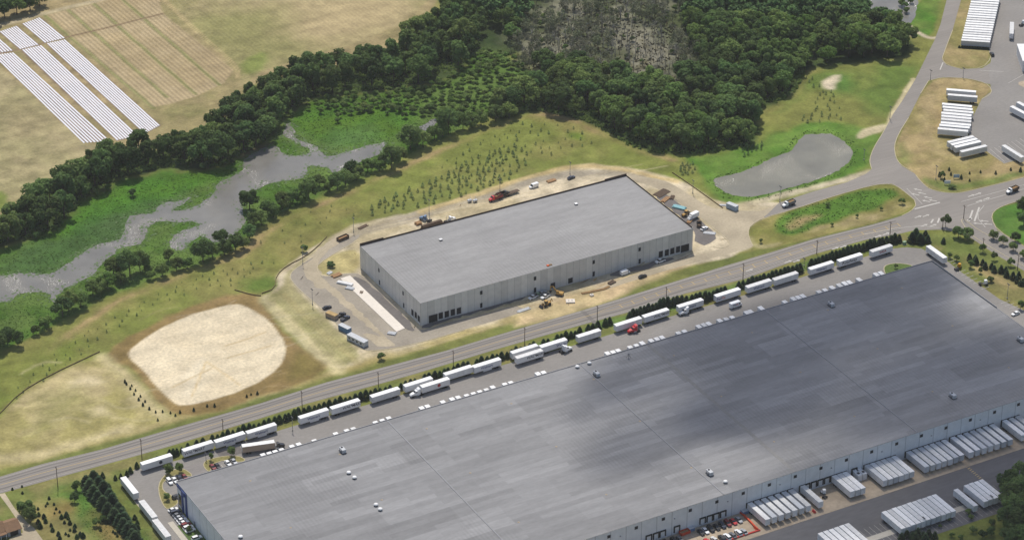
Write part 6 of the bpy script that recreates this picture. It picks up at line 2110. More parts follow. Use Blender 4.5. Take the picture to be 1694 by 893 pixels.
for a, b_, c, lb in ((585, 384, 361, 'lamp post beside the dirt road left of the new warehouse'), (501, 437, 410, 'lamp post at the meadow side of the left site lot'), (710, 354, 331, 'lamp post on the dirt yard behind the loaded flatbed'), (517, 504, 479, 'lamp post at the outer kerb of the left site lot'),
                     (827, 316, 296, 'lamp post behind the red dump truck'), (943, 288, 269, 'lamp post by the dark blue car behind the new warehouse'), (1146, 320, 299, 'lamp post on the bare bank below the pond'), (1290, 334, 309, 'lamp post by the access road near the pond'), (1539, 132, 117, 'lamp post at the entrance of the far yard, road side'),
                     (1593, 129, 113, 'lamp post on the island at the far yard entrance'), (1472, 198, 177, 'lamp post at the left edge of the curving side road'), (1429, 265, 248, 'lamp post on the grass between pond and side road'), (1548, 297, 275, 'lamp post on the grass above the junction'),
                     (484, 712, 690, 'pale lamp post behind the hedge left of a skirted trailer'), (341, 762, 750, 'lamp post on the second planting island'), (296, 846, 824, 'pale lamp post beside the blue entrance corner'), (1666, 494, 470, 'thin lamp post on the grass by the right hand stalls'),
                     (1527, 872, 856, 'lamp post standing among the eleven packed trailers'), (1639, 835, 820, 'lamp post standing among the four packed trailers'), (1330, 440, 428, 'small pale lamp post in the gap of the hedge')):
    utility_pole(a, b_, c, lb, 'lamp posts', True)

# ------------------------------------------------------------------ plastic mulch beds of the farm field
def beds(tl, tr, br, bl, n, nm):
    for k in range(n):
        t_ = (k + .5) / n
        a = (tl[0] + (tr[0] - tl[0]) * t_, tl[1] + (tr[1] - tl[1]) * t_)
        b_ = (bl[0] + (br[0] - bl[0]) * t_, bl[1] + (br[1] - bl[1]) * t_)
        p, q = Vector(G(*a)), Vector(G(*b_))
        sp = (Vector(G(*tr)) - Vector(G(*tl))).length / n
        d = (q - p).normalized()
        nn = Vector((-d.y, d.x))
        w_ = .34 * (abs((Vector(G(*tr)) - Vector(G(*tl))).dot(nn)) / n) + .02
        rings = []
        K_ = 10
        for j in range(K_ + 1):
            c = p.lerp(q, j / K_) + nn * rng.uniform(-.06, .06)
            rings.append([(c.x - nn.x * w_, c.y - nn.y * w_, .0), (c.x - nn.x * w_ * .75, c.y - nn.y * w_ * .75, .2), (c.x + nn.x * w_ * .75, c.y + nn.y * w_ * .75, .2), (c.x + nn.x * w_, c.y + nn.y * w_, .0)])
        o = MB().loft(rings).build('plastic_mulch_row', 'mulch_plastic')
        tag(o, 'white plastic crop row, %s from left in the %s' % (ordn(k), nm), 'crop row', 'white plastic rows on the farm field')
beds((-12, 92), (23, 87.5), (183, 233.5), (137, 237), 8, 'long block by the bare left field')
beds((36, 83), (69, 75.5), (229, 224.5), (193, 232.5), 8, 'middle long block')
beds((77, 72.5), (108, 66), (265, 207.5), (239, 221.5), 8, 'long block by the tan plots')
beds((-34, 66), (-3, 62), (22, 84), (-12, 90), 7, 'short upper block at the edge')
beds((-1, 53), (28, 43.5), (64, 74.5), (33, 82), 8, 'middle short upper block')
beds((37, 40), (66, 29.5), (108, 63.5), (74, 71.5), 8, 'short upper block by the tan plots')

# ------------------------------------------------------------------ trees
def leaf_cloud(seed, R, zc, rz, n, s0, s1, lobes=16, lob=(.30, .46), flat=0.0, hollow=.64):
    r = random.Random(seed)
    L = []
    for k in range(lobes):
        u = r.uniform(-.55, 1.0)
        a = r.uniform(0, 2 * pi)
        q = math.sqrt(max(0, 1 - u * u)) * r.uniform(.55, .85)
        L.append((R * q * cos(a), R * q * sin(a), zc + rz * u * r.uniform(.55, .8), R * r.uniform(*lob)))
    mb = MB()
    vs, fs = [], []
    while len(fs) < n:
        c = r.choice(L)
        d = Vector((r.gauss(0, 1), r.gauss(0, 1), r.gauss(.25, 1))).normalized()
        k = c[3] * r.uniform(hollow, 1.05)
        p = Vector((c[0], c[1], c[2])) + d * k
        if p.z < zc - rz * 1.05:
            continue
        nrm = (d + Vector((r.gauss(0, .5), r.gauss(0, .5), r.gauss(.2, .5)))).normalized()
        u = nrm.orthogonal().normalized()
        u = Matrix.Rotation(r.uniform(0, 6.28), 3, nrm) @ u
        v = nrm.cross(u)
        s = r.uniform(s0, s1)
        i0 = len(vs)
        bend = nrm * (s * .25)
        vs += [tuple(p - u * s - v * s * .35), tuple(p + v * s * .7 * -1 + bend), tuple(p + u * s - v * s * .2), tuple(p + u * s * .45 + v * s * .8), tuple(p - u * s * .55 + v * s * .7)]
        fs.append((i0, i0 + 1, i0 + 2, i0 + 3, i0 + 4))
    mb.add(vs, fs)
    return mb
def trunk_mb(seed, h, r0, R, zc, limbs=6):
    r = random.Random(seed)
    mb = MB()
    top = (r.uniform(-.4, .4), r.uniform(-.4, .4), h)
    mb.tube((0, 0, -.1), (top[0] * .4, top[1] * .4, h * .5), r0, r0 * .75, 7)
    mb.tube((top[0] * .4, top[1] * .4, h * .5), top, r0 * .75, r0 * .2, 6)
    for k in range(limbs):
        a = 2 * pi * k / limbs + r.uniform(-.4, .4)
        z0 = h * r.uniform(.3, .6)
        mb.tube((top[0] * .4, top[1] * .4, z0), (R * .65 * cos(a), R * .65 * sin(a), z0 + R * r.uniform(.3, .6)), r0 * .4, r0 * .1, 5)
    return mb
PROTO = {}
def broadleaf_meshes():
    for k in range(5):
        zc = 7.2 + (k % 3) * .5
        PROTO['b%d' % k] = (leaf_cloud(100 + k, 5.4, zc, 4.9 + .4 * (k % 2), 2300, .30, .62, 15 + k).mesh('crown', 'leaf_dark'), trunk_mb(200 + k, 9.5, .32, 5, zc).mesh('trunk', 'bark'))
    for k in range(2):
        PROTO['b%d' % (5 + k)] = (leaf_cloud(150 + k, 4.0, 7.4, 5.6, 1900, .30, .6, 12, (.34, .5)).mesh('crown', 'leaf_dark'), trunk_mb(250 + k, 10, .3, 4, 7).mesh('trunk', 'bark'))
    PROTO['b7'] = (leaf_cloud(171, 6.2, 7.2, 4.4, 2400, .32, .66, 22, (.22, .40)).mesh('crown', 'leaf_dark'), trunk_mb(271, 9, .34, 5.5, 7).mesh('trunk', 'bark'))
    for k in range(2):
        PROTO['s%d' % k] = (leaf_cloud(300 + k, 4.2, 7.0, 5.0, 330, .25, .55, 12).mesh('crown', 'leaf_olive'), trunk_mb(310 + k, 10.5, .24, 4.4, 7, 9).mesh('trunk', 'dead_wood'))
    for k in range(2):
        PROTO['y%d' % k] = (leaf_cloud(400 + k, 1.75, 3.0, 1.9, 800, .18, .38, 15, (.34, .5)).mesh('crown', 'leaf_mid'), trunk_mb(410 + k, 3.6, .09, 1.5, 3, 4).mesh('trunk', 'bark'))
broadleaf_meshes()
def tree(key, x, y, h, label, cat, grp, leaf=None, name='broadleaf_tree', rz=None, wide=1.0):
    cr, tk = PROTO[key]
    base = {'b': 12.0, 's': 12.0, 'y': 4.9}[key[0]]
    s = h / base
    t = empty(name, (x, y, 0), rng.uniform(0, 6.28) if rz is None else rz)
    t.scale = (s * wide, s * wide, s)
    tag(t, label, cat, grp)
    c = bpy.data.objects.new('crown', cr); C.objects.link(c); setparent(c, t)
    k = bpy.data.objects.new('trunk', tk); C.objects.link(k); setparent(k, t)
    if leaf:
        recolor(c, leaf)
    return t
tr = random.Random(5)
NT = [0]
def wood(pts, label, grp, h0, h1, pal, wide=(.9, 1.15)):
    for x, y in pts:
        lf = tr.choice(pal)
        cn = {DK: 'dark green', MD: 'mid green', LT: 'light green'}[lf]
        h = tr.uniform(h0, h1)
        tree('b%d' % tr.randrange(8), x, y, h, '%s %s%s' % (cn, 'tall ' if h > (h0 + h1) / 2 else 'lower ', label), 'tree', grp, lf, wide=tr.uniform(*wide))
        NT[0] += 1
DK, MD, LT = 'leaf_dark', 'leaf_mid', 'leaf_light'
belt_poly = GP([(-70, 452), (0, 405), (60, 390), (100, 374), (114, 357), (148, 320), (188, 299), (230, 285), (269, 278), (363, 275), (400, 255), (440, 232), (462, 199), (511, 160), (551, 153), (640, 148), (695, 138), (760, 112), (790, 80), (800, 40),
                (728, 30), (705, 48), (655, 98), (575, 112), (485, 130), (415, 158), (390, 186), (325, 246), (255, 252), (195, 266), (145, 281), (96, 312), (46, 346), (0, 396), (-70, 436)])
bp_ = scatter(belt_poly, 100, 8.0, tr)
wood(bp_, 'leafy tree in the long belt between farm fields and marsh', 'trees of the field-side belt', 10.5, 17, [DK, DK, DK, MD, DK], (.85, 1.15))
forest_poly = GP([(760, -50), (765, 10), (800, 30), (835, 50), (850, 75), (905, 128), (910, 150), (870, 164), (830, 178), (822, 188), (834, 192), (880, 177), (931, 185), (981, 198), (1011, 214), (1041, 234), (1098, 246), (1166, 246), (1240, 236), (1252, 216), (1233, 184), (1291, 162), (1319, 142), (1329, 112),
                  (1376, 102), (1459, 96), (1504, 86), (1502, 64), (1470, 50), (1432, 34), (1392, -10), (1392, -50)])
swamp_poly = GP([(900, -30), (1000, -40), (1115, -20), (1148, 60), (1164, 126), (1125, 152), (1085, 153), (1040, 147), (1005, 122), (938, 118), (858, 110), (846, 80), (868, 30)])
# nearest trees of the wood first, the far-off remainder stands as one mass
fp = scatter(forest_poly, 420, 7.9, tr, (swamp_poly,))
fp.sort(key=lambda p: p[0] * FW[0] + p[1] * FW[1])
near, far = fp[:165], fp[165:]
# row of trees that faces the meadow, kept dense
wood(near, 'leafy tree in the dense wood beyond the new warehouse and pond', 'trees of the wood', 9.5, 15.5, [DK, DK, DK, MD, LT, MD], (.9, 1.25))
if far:
    mbf = MB()
    src = [leaf_cloud(500 + k, 5.4, 7.4, 5.0, 900, .45, .85, 14) for k in range(4)]
    for x, y in far:
        s_ = src[tr.randrange(4)]
        sc, a = tr.uniform(.8, 1.15), tr.uniform(0, 6.28)
        ca, sa = cos(a) * sc, sin(a) * sc
        mbf.add([(x + p[0] * ca - p[1] * sa, y + p[0] * sa + p[1] * ca, p[2] * sc) for p in s_.v], s_.f)
    o = mbf.build('far_wood', mat('leaf_far', (.085, .155, .046), .8, .40, .10, var2=.3, scale2=.03, spec=.15))
    o['kind'] = 'stuff'
# trees between the river and the meadow
RV = [(679, 247, 14, 0), (742, 222, 14, 0), (648, 279, 13, 0), (719, 232, 8, 1), (766, 215, 8, 1), (781, 212, 7, 1), (796, 208, 8, 1), (820, 201, 9, 0), (585, 296, 9, 0), (608, 285, 7, 1), (413, 346, 11, 0), (444, 357, 8, 1), (467, 346, 9, 1), (484, 336, 8, 1), (511, 329, 12, 0), (528, 309, 6, 1), (558, 314, 9, 0), (572, 307, 8, 0), (590, 298, 8, 1),
      (420, 379, 8, 1), (413, 396, 7, 0), (403, 411, 6, 1), (432, 372, 7, 1), (452, 360, 7, 1), (390, 414, 9, 0), (366, 404, 8, 0), (336, 433, 12, 0), (352, 428, 8, 1), (372, 422, 8, 1), (292, 447, 7, 1), (269, 457, 6.5, 2), (279, 433, 6, 1), (215, 457, 13, 0), (232, 450, 11, 0), (188, 457, 9, 1), (178, 477, 8, 2), (154, 490, 8, 2), (166, 483, 7, 1), (114, 514, 10, 1), (134, 507, 8, 1),
      (104, 524, 9, 0), (77, 544, 7, 2), (60, 554, 5, 1), (13, 570, 9, 0), (30, 573, 7, 1), (-4, 580, 9, 0), (-30, 590, 9, 1), (700, 244, 8, 1), (660, 268, 8, 1), (628, 282, 7, 2), (545, 318, 6, 1), (500, 336, 6, 2), (310, 444, 6, 1), (250, 462, 4.5, 2), (245, 452, 4, 2), (200, 470, 6, 1), (842, 196, 8, 1), (732, 226, 7, 2), (690, 240, 9, 1)]
RV.sort(key=lambda q: q[0])
RC = [0, 0, 0]
for k, (px, py, h, c) in enumerate(RV):
    RC[c] += 1
    x, y = G(px, py)
    tree('b%d' % tr.randrange(5), x, y, h, '%s tree, %s of its colour from the left along the river bank' % (['dark green', 'mid green', 'light green'][c], ordn(RC[c] - 1)), 'tree', 'trees along the river bank', [DK, MD, LT][c], wide=tr.uniform(.9, 1.1) if h > 9 else tr.uniform(1.0, 1.3))
    NT[0] += 1
# marsh shrubs
sh1 = GP([(505, 172), (551, 162), (640, 152), (695, 148), (760, 122), (800, 84), (845, 92), (895, 130), (880, 156), (820, 176), (790, 200), (740, 210), (700, 190), (640, 185), (560, 188)])
for x, y in scatter(sh1, 210, 4.6, tr):
    dd = x * RT[0] + y * RT[1]
    tree('y%d' % tr.randrange(2), x, y, tr.uniform(2.2, 4.4), 'light green shrub in the thicket at the back of the marsh', 'shrub', 'marsh shrubs', tr.choice([MD, LT, LT, LT]), 'marsh_shrub', wide=tr.uniform(1.2, 1.8))
for px, py in ((510, 183), (530, 188), (545, 180), (560, 195), (580, 190), (600, 186), (625, 178), (640, 190), (670, 196), (700, 192), (558, 203), (720, 180), (475, 178), (482, 192), (350, 278), (372, 274), (385, 272), (335, 281), (180, 315), (220, 325), (160, 322), (365, 268), (60, 395), (100, 372)):
    x, y = G(px, py)
    tree('y%d' % tr.randrange(2), x, y, tr.uniform(2.2, 4.2), 'small round shrub standing alone in the bright green marsh', 'shrub', 'lone marsh shrubs', tr.choice([MD, DK, LT]), 'marsh_shrub', wide=1.3)
# dead swamp: bare grey trunks and thin half-dead trees
def dead_mesh(seed):
    r = random.Random(seed)
    mb = MB()
    h = r.uniform(7, 11)
    x, y = r.uniform(-.5, .5), r.uniform(-.5, .5)
    mb.tube((0, 0, -.1), (x, y, h), .24, .06, 6)
    for k in range(9):
        z = h * r.uniform(.35, .9)
        a = r.uniform(0, 6.28)
        l = r.uniform(1.0, 2.8)
        p = (x * z / h, y * z / h, z)
        q = (p[0] + l * cos(a), p[1] + l * sin(a), z + l * r.uniform(.5, 1.1))
        mb.tube(p, q, .09, .04, 4)
        for j in range(2):
            b_ = a + r.uniform(-.9, .9)
            m_ = tuple(p[i_] + (q[i_] - p[i_]) * r.uniform(.4, .9) for i_ in range(3))
            mb.tube(m_, (m_[0] + .9 * cos(b_), m_[1] + .9 * sin(b_), m_[2] + .7), .05, .025, 4)
    return mb.mesh('dead_tree', 'dead_wood')
DM = [dead_mesh(700 + k) for k in range(6)]
inner = GP([(960, 10), (1060, -5), (1110, 30), (1138, 80), (1154, 130), (1118, 157), (1080, 160), (1042, 155), (1002, 128), (940, 124), (875, 114), (862, 90), (895, 40)])
for x, y in scatter(inner, 190, 3.0, tr):
    o = bpy.data.objects.new('dead_tree', DM[tr.randrange(6)])
    C.objects.link(o)
    o.location = (x, y, 0); o.rotation_euler = (0, 0, tr.uniform(0, 6.28)); s = tr.uniform(.6, 1.1); o.scale = (s, s, s)
    tag(o, 'bare grey dead tree standing in the pale swamp inside the wood', 'dead tree', 'dead trees of the swamp')
ring_ = GP([(890, -30), (1000, -40), (1120, -20), (1150, 60), (1166, 130), (1125, 156), (1060, 156), (1000, 130), (932, 124), (852, 112), (842, 80), (862, 30)])
core_ = GP([(1015, 50), (1060, 35), (1100, 70), (1110, 145), (1040, 148), (1010, 110)])
for x, y in scatter(ring_, 150, 4.6, tr, (core_,)):
    tree('s%d' % tr.randrange(2), x, y, tr.uniform(7, 10.5), 'thin half-dead olive tree at the rim of the pale swamp', 'tree', 'sparse trees round the swamp', None, 'sparse_tree')
for x, y in scatter(ring_, 70, 5, tr):
    tree('y%d' % tr.randrange(2), x, y, tr.uniform(1.8, 4), 'small green shrub among the dead trees of the swamp', 'shrub', 'swamp shrubs', MD, 'swamp_shrub', wide=1.3)
# top left corner wood
for px, py, h in ((8, 30, 11), (28, 24, 11), (50, 18, 11), (66, 10, 10), (-14, 40, 12), (10, 8, 12), (40, 2, 12), (64, -12, 11), (-16, 14, 12), (20, -12, 12), (46, -18, 12)):
    x, y = G(px, py)
    tree('b%d' % tr.randrange(5), x, y, h, 'dark tree in the small wood at the upper left corner', 'tree', 'trees at the upper left corner', DK, wide=1.05)
# far pond trees
for px, py, h, lf in ((1492, 10, 4, MD), (1500, 22, 3.5, LT), (1506, 6, 3.5, MD), (1488, 24, 3, LT), (1470, 27, 3, MD), (1480, 30, 3, DK), (1496, 14, 4, DK)):
    x, y = G(px, py)
    tree('y%d' % tr.randrange(2), x, y, h, 'bush growing in the small pond at the top edge', 'shrub', 'bushes in the far pond', lf, 'pond_bush', wide=1.5)
# dark trees in the lower right corner
for px, py, h in ((1662, 812, 9), (1684, 802, 10), (1668, 836, 10), (1690, 826, 11), (1676, 858, 11), (1700, 850, 12), (1664, 876, 10), (1688, 884, 12), (1712, 870, 12), (1672, 905, 11), (1700, 912, 12), (1720, 815, 11)):
    x, y = G(px, py)
    tree('b%d' % tr.randrange(5), x, y, h, 'dark tree in the shaded clump at the lower right corner', 'tree', 'trees at the lower right corner', DK, wide=1.1)
for px, py, h, lf in ((1602, 850, 2.6, LT), (1606, 858, 2.4, MD), (1570, 862, 1.6, MD), (1555, 872, 1.6, MD), (1610, 880, 3, MD), (1625, 888, 3.5, DK), (1575, 888, 2.2, LT), (1590, 893, 2.6, MD), (1640, 868, 3, DK), (1640, 885, 4, DK)):
    x, y = G(px, py)
    tree('y%d' % tr.randrange(2), x, y, h, 'low bush on the brown slope below the packed trailers', 'shrub', 'bushes at the lower right', lf, 'slope_bush', wide=1.4)
# single landscaping trees
one = [(44, 851, 7, 'b1', DK, 1.15, 'large round tree beside the driveway, the farther of two'), (50, 864, 7, 'b2', MD, 1.1, 'large round green tree beside the driveway, the nearer of two'), (127, 812, 5.2, 'b3', DK, .9, 'round dark tree alone on the green corner by the conifer rows'), (123.5, 830, 4.6, 'b0', DK, .9, 'smaller dark tree below the round one on the green corner'),
       (160, 869, 3.6, 'y0', LT, 1.3, 'light green bush on the brown grass left of the conifer rows'), (170, 862, 3, 'y1', MD, 1.3, 'mid green bush close to the conifer rows'), (278, 785, 5.4, 'y0', MD, 1.15, 'small round tree at the outer bend of the curved planting island'), (296.5, 781.5, 5.2, 'y1', MD, .95, 'upright small tree in the middle of the curved planting island'),
       (276, 827, 3.6, 'y0', MD, 1.1, 'small tree at the near tip of the curved planting island'), (382.5, 754.5, 5.2, 'y1', MD, .95, 'upright small tree on the second planting island'), (349, 762, 4.2, 'y0', LT, .7, 'thin light tree beside the lamp post of the second island'), (314, 880, 3.4, 'y1', MD, 1.0, 'small tree among the parked cars by the short wall'),
       (1564, 376, 6.5, 'b2', MD, .85, 'round tree by the wooden pole at the near junction corner'), (1585, 394, 6, 'b3', DK, 1.2, 'broad dark tree, left one of two touching by the side road'), (1600, 396, 6, 'b0', DK, 1.2, 'broad dark tree, right one of two touching by the side road'), (1644, 396, 5, 'b1', MD, 1.1, 'round tree on the grass median, first from the junction'),
       (1659, 405, 4.5, 'b2', MD, 1.1, 'round tree on the grass median, second from the junction'), (1676, 415, 4.6, 'b4', MD, 1.1, 'round tree on the grass median, third from the junction'), (1694, 428, 5, 'b0', MD, 1.1, 'round tree on the grass median at the right edge'), (1679, 400, 5, 'b1', DK, 1.1, 'dark round tree on the mown lawn by the side road'),
       (1692, 353, 9, 'b3', DK, .9, 'tall dark tree at the right edge of the mown lawn, the farther one'), (1693, 374, 7, 'b4', DK, 1.0, 'dark tree at the right edge of the mown lawn, the nearer one'), (1644, 430, 4.6, 'y0', MD, .9, 'thin tree along the near side of the side road'), (1625, 418, 5, 'y1', DK, .9, 'small dark tree at the wooden pole of the side road'),
       (1570, 427, 3.4, 'y0', MD, 1.1, 'bush behind the grey roofed trailer at the right'), (1582, 432, 3.4, 'y1', MD, 1.2, 'bush on the grass between grey trailer and yellow tractor'), (1605, 443, 4.2, 'y0', MD, 1.1, 'young tree beside the yellow yard tractor'), (1622, 452, 3.4, 'y1', MD, .9, 'thin young tree on the bare slope right of the big warehouse'),
       (1688, 512, 5, 'y0', MD, .9, 'young tree by the white car at the right edge'), (1638, 466, 3, 'y1', MD, 1.5, 'low bush beside the white yard tractor'), (1672, 440, 4.4, 'y0', MD, 1.1, 'leafy young tree among the conifers near the right edge'), (548, 441, 2.6, 'y1', DK, 2.2, 'low spreading bush on the dry corner left of the new warehouse'),
       (503, 417, 4, 'y0', DK, 1.2, 'round tree alone at the meadow edge above the left site lot'), (631, 595, 3.6, 'y0', DK, 1.4, 'round bush alone between the main road and the site lot'), (1370, 342, 2.6, 'y1', MD, 1.4, 'bush at the far side of the grassy swale'), (1492, 338, 3.4, 'y0', MD, 1.3, 'bush at the right end of the grassy swale'),
       (1458, 348, 2, 'y1', MD, 1.2, 'small bush near the right end of the swale by the road'), (1418, 360, 2, 'y0', MD, 1.2, 'small bush on the road side of the swale, the middle one'), (1376, 374, 2, 'y1', MD, 1.2, 'small bush on the road side of the swale, the left one'), (1259, 402, 2.4, 'y0', MD, 1.1, 'small bush at the left tip of the swale island'),
       (1559, 295, 4, 'y0', DK, 1.0, 'dark bush beside the sign boards at the junction'), (1575, 312, 2, 'y1', DK, 2.6, 'low hedge mound on the grass by the junction'), (1482, 444, 2.6, 'y0', MD, 1.0, 'small tree on the grass island at the far roof edge')]
for px, py, h, key, lf, wd, lb in one:
    x, y = G(px, py)
    tree(key, x, y, h, lb, 'tree' if h > 3.9 else 'bush', None, lf, 'landscape_tree' if h > 3.9 else 'bush', wide=wd)
# conifers
def conifer_mesh(seed, h, R, n, name, m, col_=0.0):
    r = random.Random(seed)
    mb = MB()
    mb.tube((0, 0, -.05), (0, 0, h * .8), .07 * h / 4, .02, 5)
    vs, fs = [], []
    for k in range(n):
        t_ = r.random() ** .8
        z = h * (.04 + .94 * t_)
        rr = R * (1 - t_) ** .75 * (.75 + .35 * r.random()) + .04
        a = r.uniform(0, 6.28)
        lean = r.uniform(.2, .7)
        s = R * r.uniform(.20, .36) * (1.15 - .5 * t_)
        p = Vector((rr * cos(a) * r.uniform(.75, 1), rr * sin(a) * r.uniform(.75, 1), z))
        d = Vector((cos(a), sin(a), -lean * .6 + .35)).normalized()
        u = Vector((-sin(a), cos(a), r.uniform(-.3, .3)))
        i0 = len(vs)
        vs += [tuple(p - d * s * .6), tuple(p + u * s * .6), tuple(p + d * s * 1.2), tuple(p - u * s * .6)]
        fs.append((i0, i0 + 1, i0 + 2, i0 + 3))
    mb.add(vs, fs)
    return mb.mesh(name, m)
CM = [conifer_mesh(800 + k, 4.2, 1.35, 420, 'hedge_conifer', 'needle') for k in range(4)]
def conifer(x, y, h, label, grp, name='hedge_conifer', m=None, wide=1.0, cat='conifer'):
    o = bpy.data.objects.new(name, CM[tr.randrange(4)])
    C.objects.link(o)
    s = h / 4.2
    o.location = (x, y, 0); o.rotation_euler = (0, 0, tr.uniform(0, 6.28)); o.scale = (s * wide, s * wide, s)
    tag(o, label, cat, grp)
    if m:
        recolor(o, m)
    return o
HL = [(326, 738), (344, 733), (468, 697.5), (492, 687.5), (609, 658), (665, 643), (717, 627.5), (784, 606), (832, 594), (943, 559.5), (1014, 535), (1039, 529.5), (1099, 508), (1175, 496), (1225, 477.5), (1324, 450.5), (1405, 420), (1441, 410.5), (1487, 400.5)]
hw = GP(HL)
acc = 0.0
gapx = [(1015, 1033), (1200, 1222), (1325, 1338)]
hedge_pts = []
cur = 0.0
for i_ in range(len(hw) - 1):
    a, b_ = Vector(hw[i_]), Vector(hw[i_ + 1])
    L = (b_ - a).length
    while cur < L:
        t_ = cur / L
        px = HL[i_][0] + (HL[i_ + 1][0] - HL[i_][0]) * t_
        hedge_pts.append((a.lerp(b_, t_), px))
        cur += 2.35 if px > 1030 else 2.55
    cur -= L
for p, px in hedge_pts:
    if any(g0 < px < g1_ for g0, g1_ in gapx) or tr.random() < (.02 if px > 1030 else .06):
        continue
    big = px > 1030
    h = tr.uniform(4.4, 5.8) if big else tr.uniform(3.4, 5.0)
    conifer(p.x + tr.uniform(-.3, .3), p.y + tr.uniform(-.3, .3), h, 'dark conifer in the %s along the main road' % ('dense tall right part of the hedge' if big else 'lower left part of the hedge'), 'hedge along the main road, right part' if big else 'hedge along the main road, left part', m='needle' if big or tr.random() < .5 else 'needle_green', wide=1.15 if big else 1.2)
for px, py, h in ((191, 793, 2.6), (200, 790.5, 2.6), (210, 787, 3), (216, 782, 3.4), (226.6, 774, 3.4), (248, 768, 3), (255, 766, 2.6), (260, 762, 2.8), (281, 755, 4), (287, 754, 4.2), (293, 752, 3.6), (301, 748, 3), (311, 743.5, 3.8), (161.5, 791, 3), (170, 790, 3.2)):
    x, y = G(px, py)
    conifer(x, y, h, 'small conifer in the sparse left start of the hedge near the lot bend', 'sparse hedge start', m='needle_green', wide=1.1)
ra_ = [(1040, 240), (1085, 310), (1130, 380), (1180, 440), (1240, 500), (1300, 580), (1380, 660), (1440, 710), (1490, 770), (1540, 830), (1590, 885), (1630, 930)]
rb_ = [(1130, 200), (1190, 270), (1250, 330), (1320, 410), (1350, 470), (1430, 570), (1470, 640), (1500, 700), (1560, 790), (1600, 840)]
for row, nm in ((ra_, 'left'), (rb_, 'right')):
    for k, (a, b_) in enumerate(row):
        x, y = G(a * .1377, 770 + b_ * .1377)
        conifer(x, y, tr.uniform(5.2, 7), 'tall dark conifer, %s from the road in the %s of the two slanting rows' % (ordn(k), nm), 'double conifer row at the lower left', 'tall_conifer', wide=1.5)
for k, (a, b_, h) in enumerate(((457, 525, 1.3), (466, 600, 1.8), (530, 630, 2.2), (550, 680, 2), (462, 700, 2.4), (485, 745, 2.4), (615, 725, 1.5), (632, 785, 2), (703, 835, 2), (740, 630, 2), (800, 610, 2.4), (822, 640, 1.5), (775, 690, 1.4), (840, 700, 2), (720, 880, 1.8), (825, 845, 1.2), (790, 825, 1.2), (843, 780, 1.2), (895, 790, 1.8), (900, 740, 1.8), (650, 470, 1.2), (675, 525, 1.2), (590, 400, 1.4), (570, 460, 1.2), (550, 490, 1), (655, 575, .9), (718, 560, 1.1), (925, 870, 2), (965, 840, 2), (1000, 860, 2.4),
                                (1310, 260, 2), (1480, 525, 1.8), (1520, 610, 2), (1280, 690, 2), (1240, 660, 2.4), (1360, 800, 1.2), (1385, 820, 1.2), (1410, 850, 1.2), (1620, 640, 2.2), (1650, 700, 2), (1660, 760, 2.2), (1210, 780, 1.4), (270, 335, 1.2), (150, 290, 1.2), (265, 255, 1))):
    x, y = G(a * .1377, 770 + b_ * .1377)
    conifer(x, y, h * 1.15, 'knee-high planted shrub on the rough grass between driveway and conifer rows', 'shrubs on the lower left grass', 'planted_shrub', 'needle_green' if k % 2 else 'needle', 1.3, 'shrub')
for a, b_, h in ((115, 85, 6), (140, 70, 7), (168, 92, 6), (182, 90, 5), (205, 62, 5), (222, 86, 4.5)):
    x, y = G(1480 + a * .2463, 380 + b_ * .2463)
    conifer(x, y, h, 'dark conifer in the tight clump on the grass beyond the truck lot end', 'conifer clump at the lot end', 'tall_conifer', wide=1.2)
for a, b_, h in ((327, 92, 3.5), (502, 205, 4), (545, 232, 4.5), (540, 215, 4), (590, 238, 3.6), (608, 262, 4), (650, 262, 3.6), (668, 285, 4), (713, 288, 4.4), (745, 292, 4), (752, 318, 4), (793, 332, 4.4), (832, 325, 4), (820, 358, 3), (842, 375, 3), (858, 378, 3), (860, 360, 3)):
    x, y = G(1480 + a * .2463, 380 + b_ * .2463)
    conifer(x, y, h, 'dark conifer planted in a loose line on the slope right of the big warehouse', 'conifers on the right hand slope', 'slope_conifer', wide=1.15)
for px, py, h in ((1491, 893, 4), (1500, 889, 4), (1509, 892, 4), (1518, 886, 4.4), (1527, 891, 4), (1536, 887, 4), (1546, 891, 4), (1514, 896, 5), (1530, 897, 5)):
    x, y = G(px, py)
    conifer(x, y + 0, h, 'dark conifer in the clump at the bottom edge below the packed trailers', 'conifer clump at the bottom edge', 'tall_conifer', wide=1.2)
# evergreens along the rim of the sandy basin
for a, b_ in ((597, 160), (590, 150), (622, 168), (615, 182), (640, 190), (633, 208), (663, 218), (655, 234), (685, 242), (675, 259), (705, 277), (735, 292), (768, 290), (805, 296), (828, 308), (850, 294), (745, 330), (978, 264), (1013, 264), (1165, 219), (1185, 209), (1215, 206), (915, 284)):
    x, y = G(a * .3505, 580 + b_ * .3505)
    conifer(x, y, tr.uniform(1.3, 2.0), 'little evergreen planted in the line along the rim of the sandy basin', 'evergreens round the basin', 'rim_evergreen', wide=1.0)
for px, py in ((1562, 300), (1590, 296), (1604, 300), (1622, 286), (1647, 288), (1573, 290), (1604, 288), (1672, 282), (1688, 284), (1570, 282), (1554, 292)):
    x, y = G(px, py)
    conifer(x, y, tr.uniform(1.6, 3), 'little evergreen on the dry grass above the main road at the right', 'evergreens above the main road', 'verge_evergreen', wide=1.0)
for k in range(12):
    x, y = G(1587 + k * 4.3, 79.5 + k * .28)
    conifer(x, y, 1.6, 'small clipped shrub in the line below the long trailer stack', 'shrubs below the long stack', 'clipped_shrub', wide=1.6, cat='shrub')
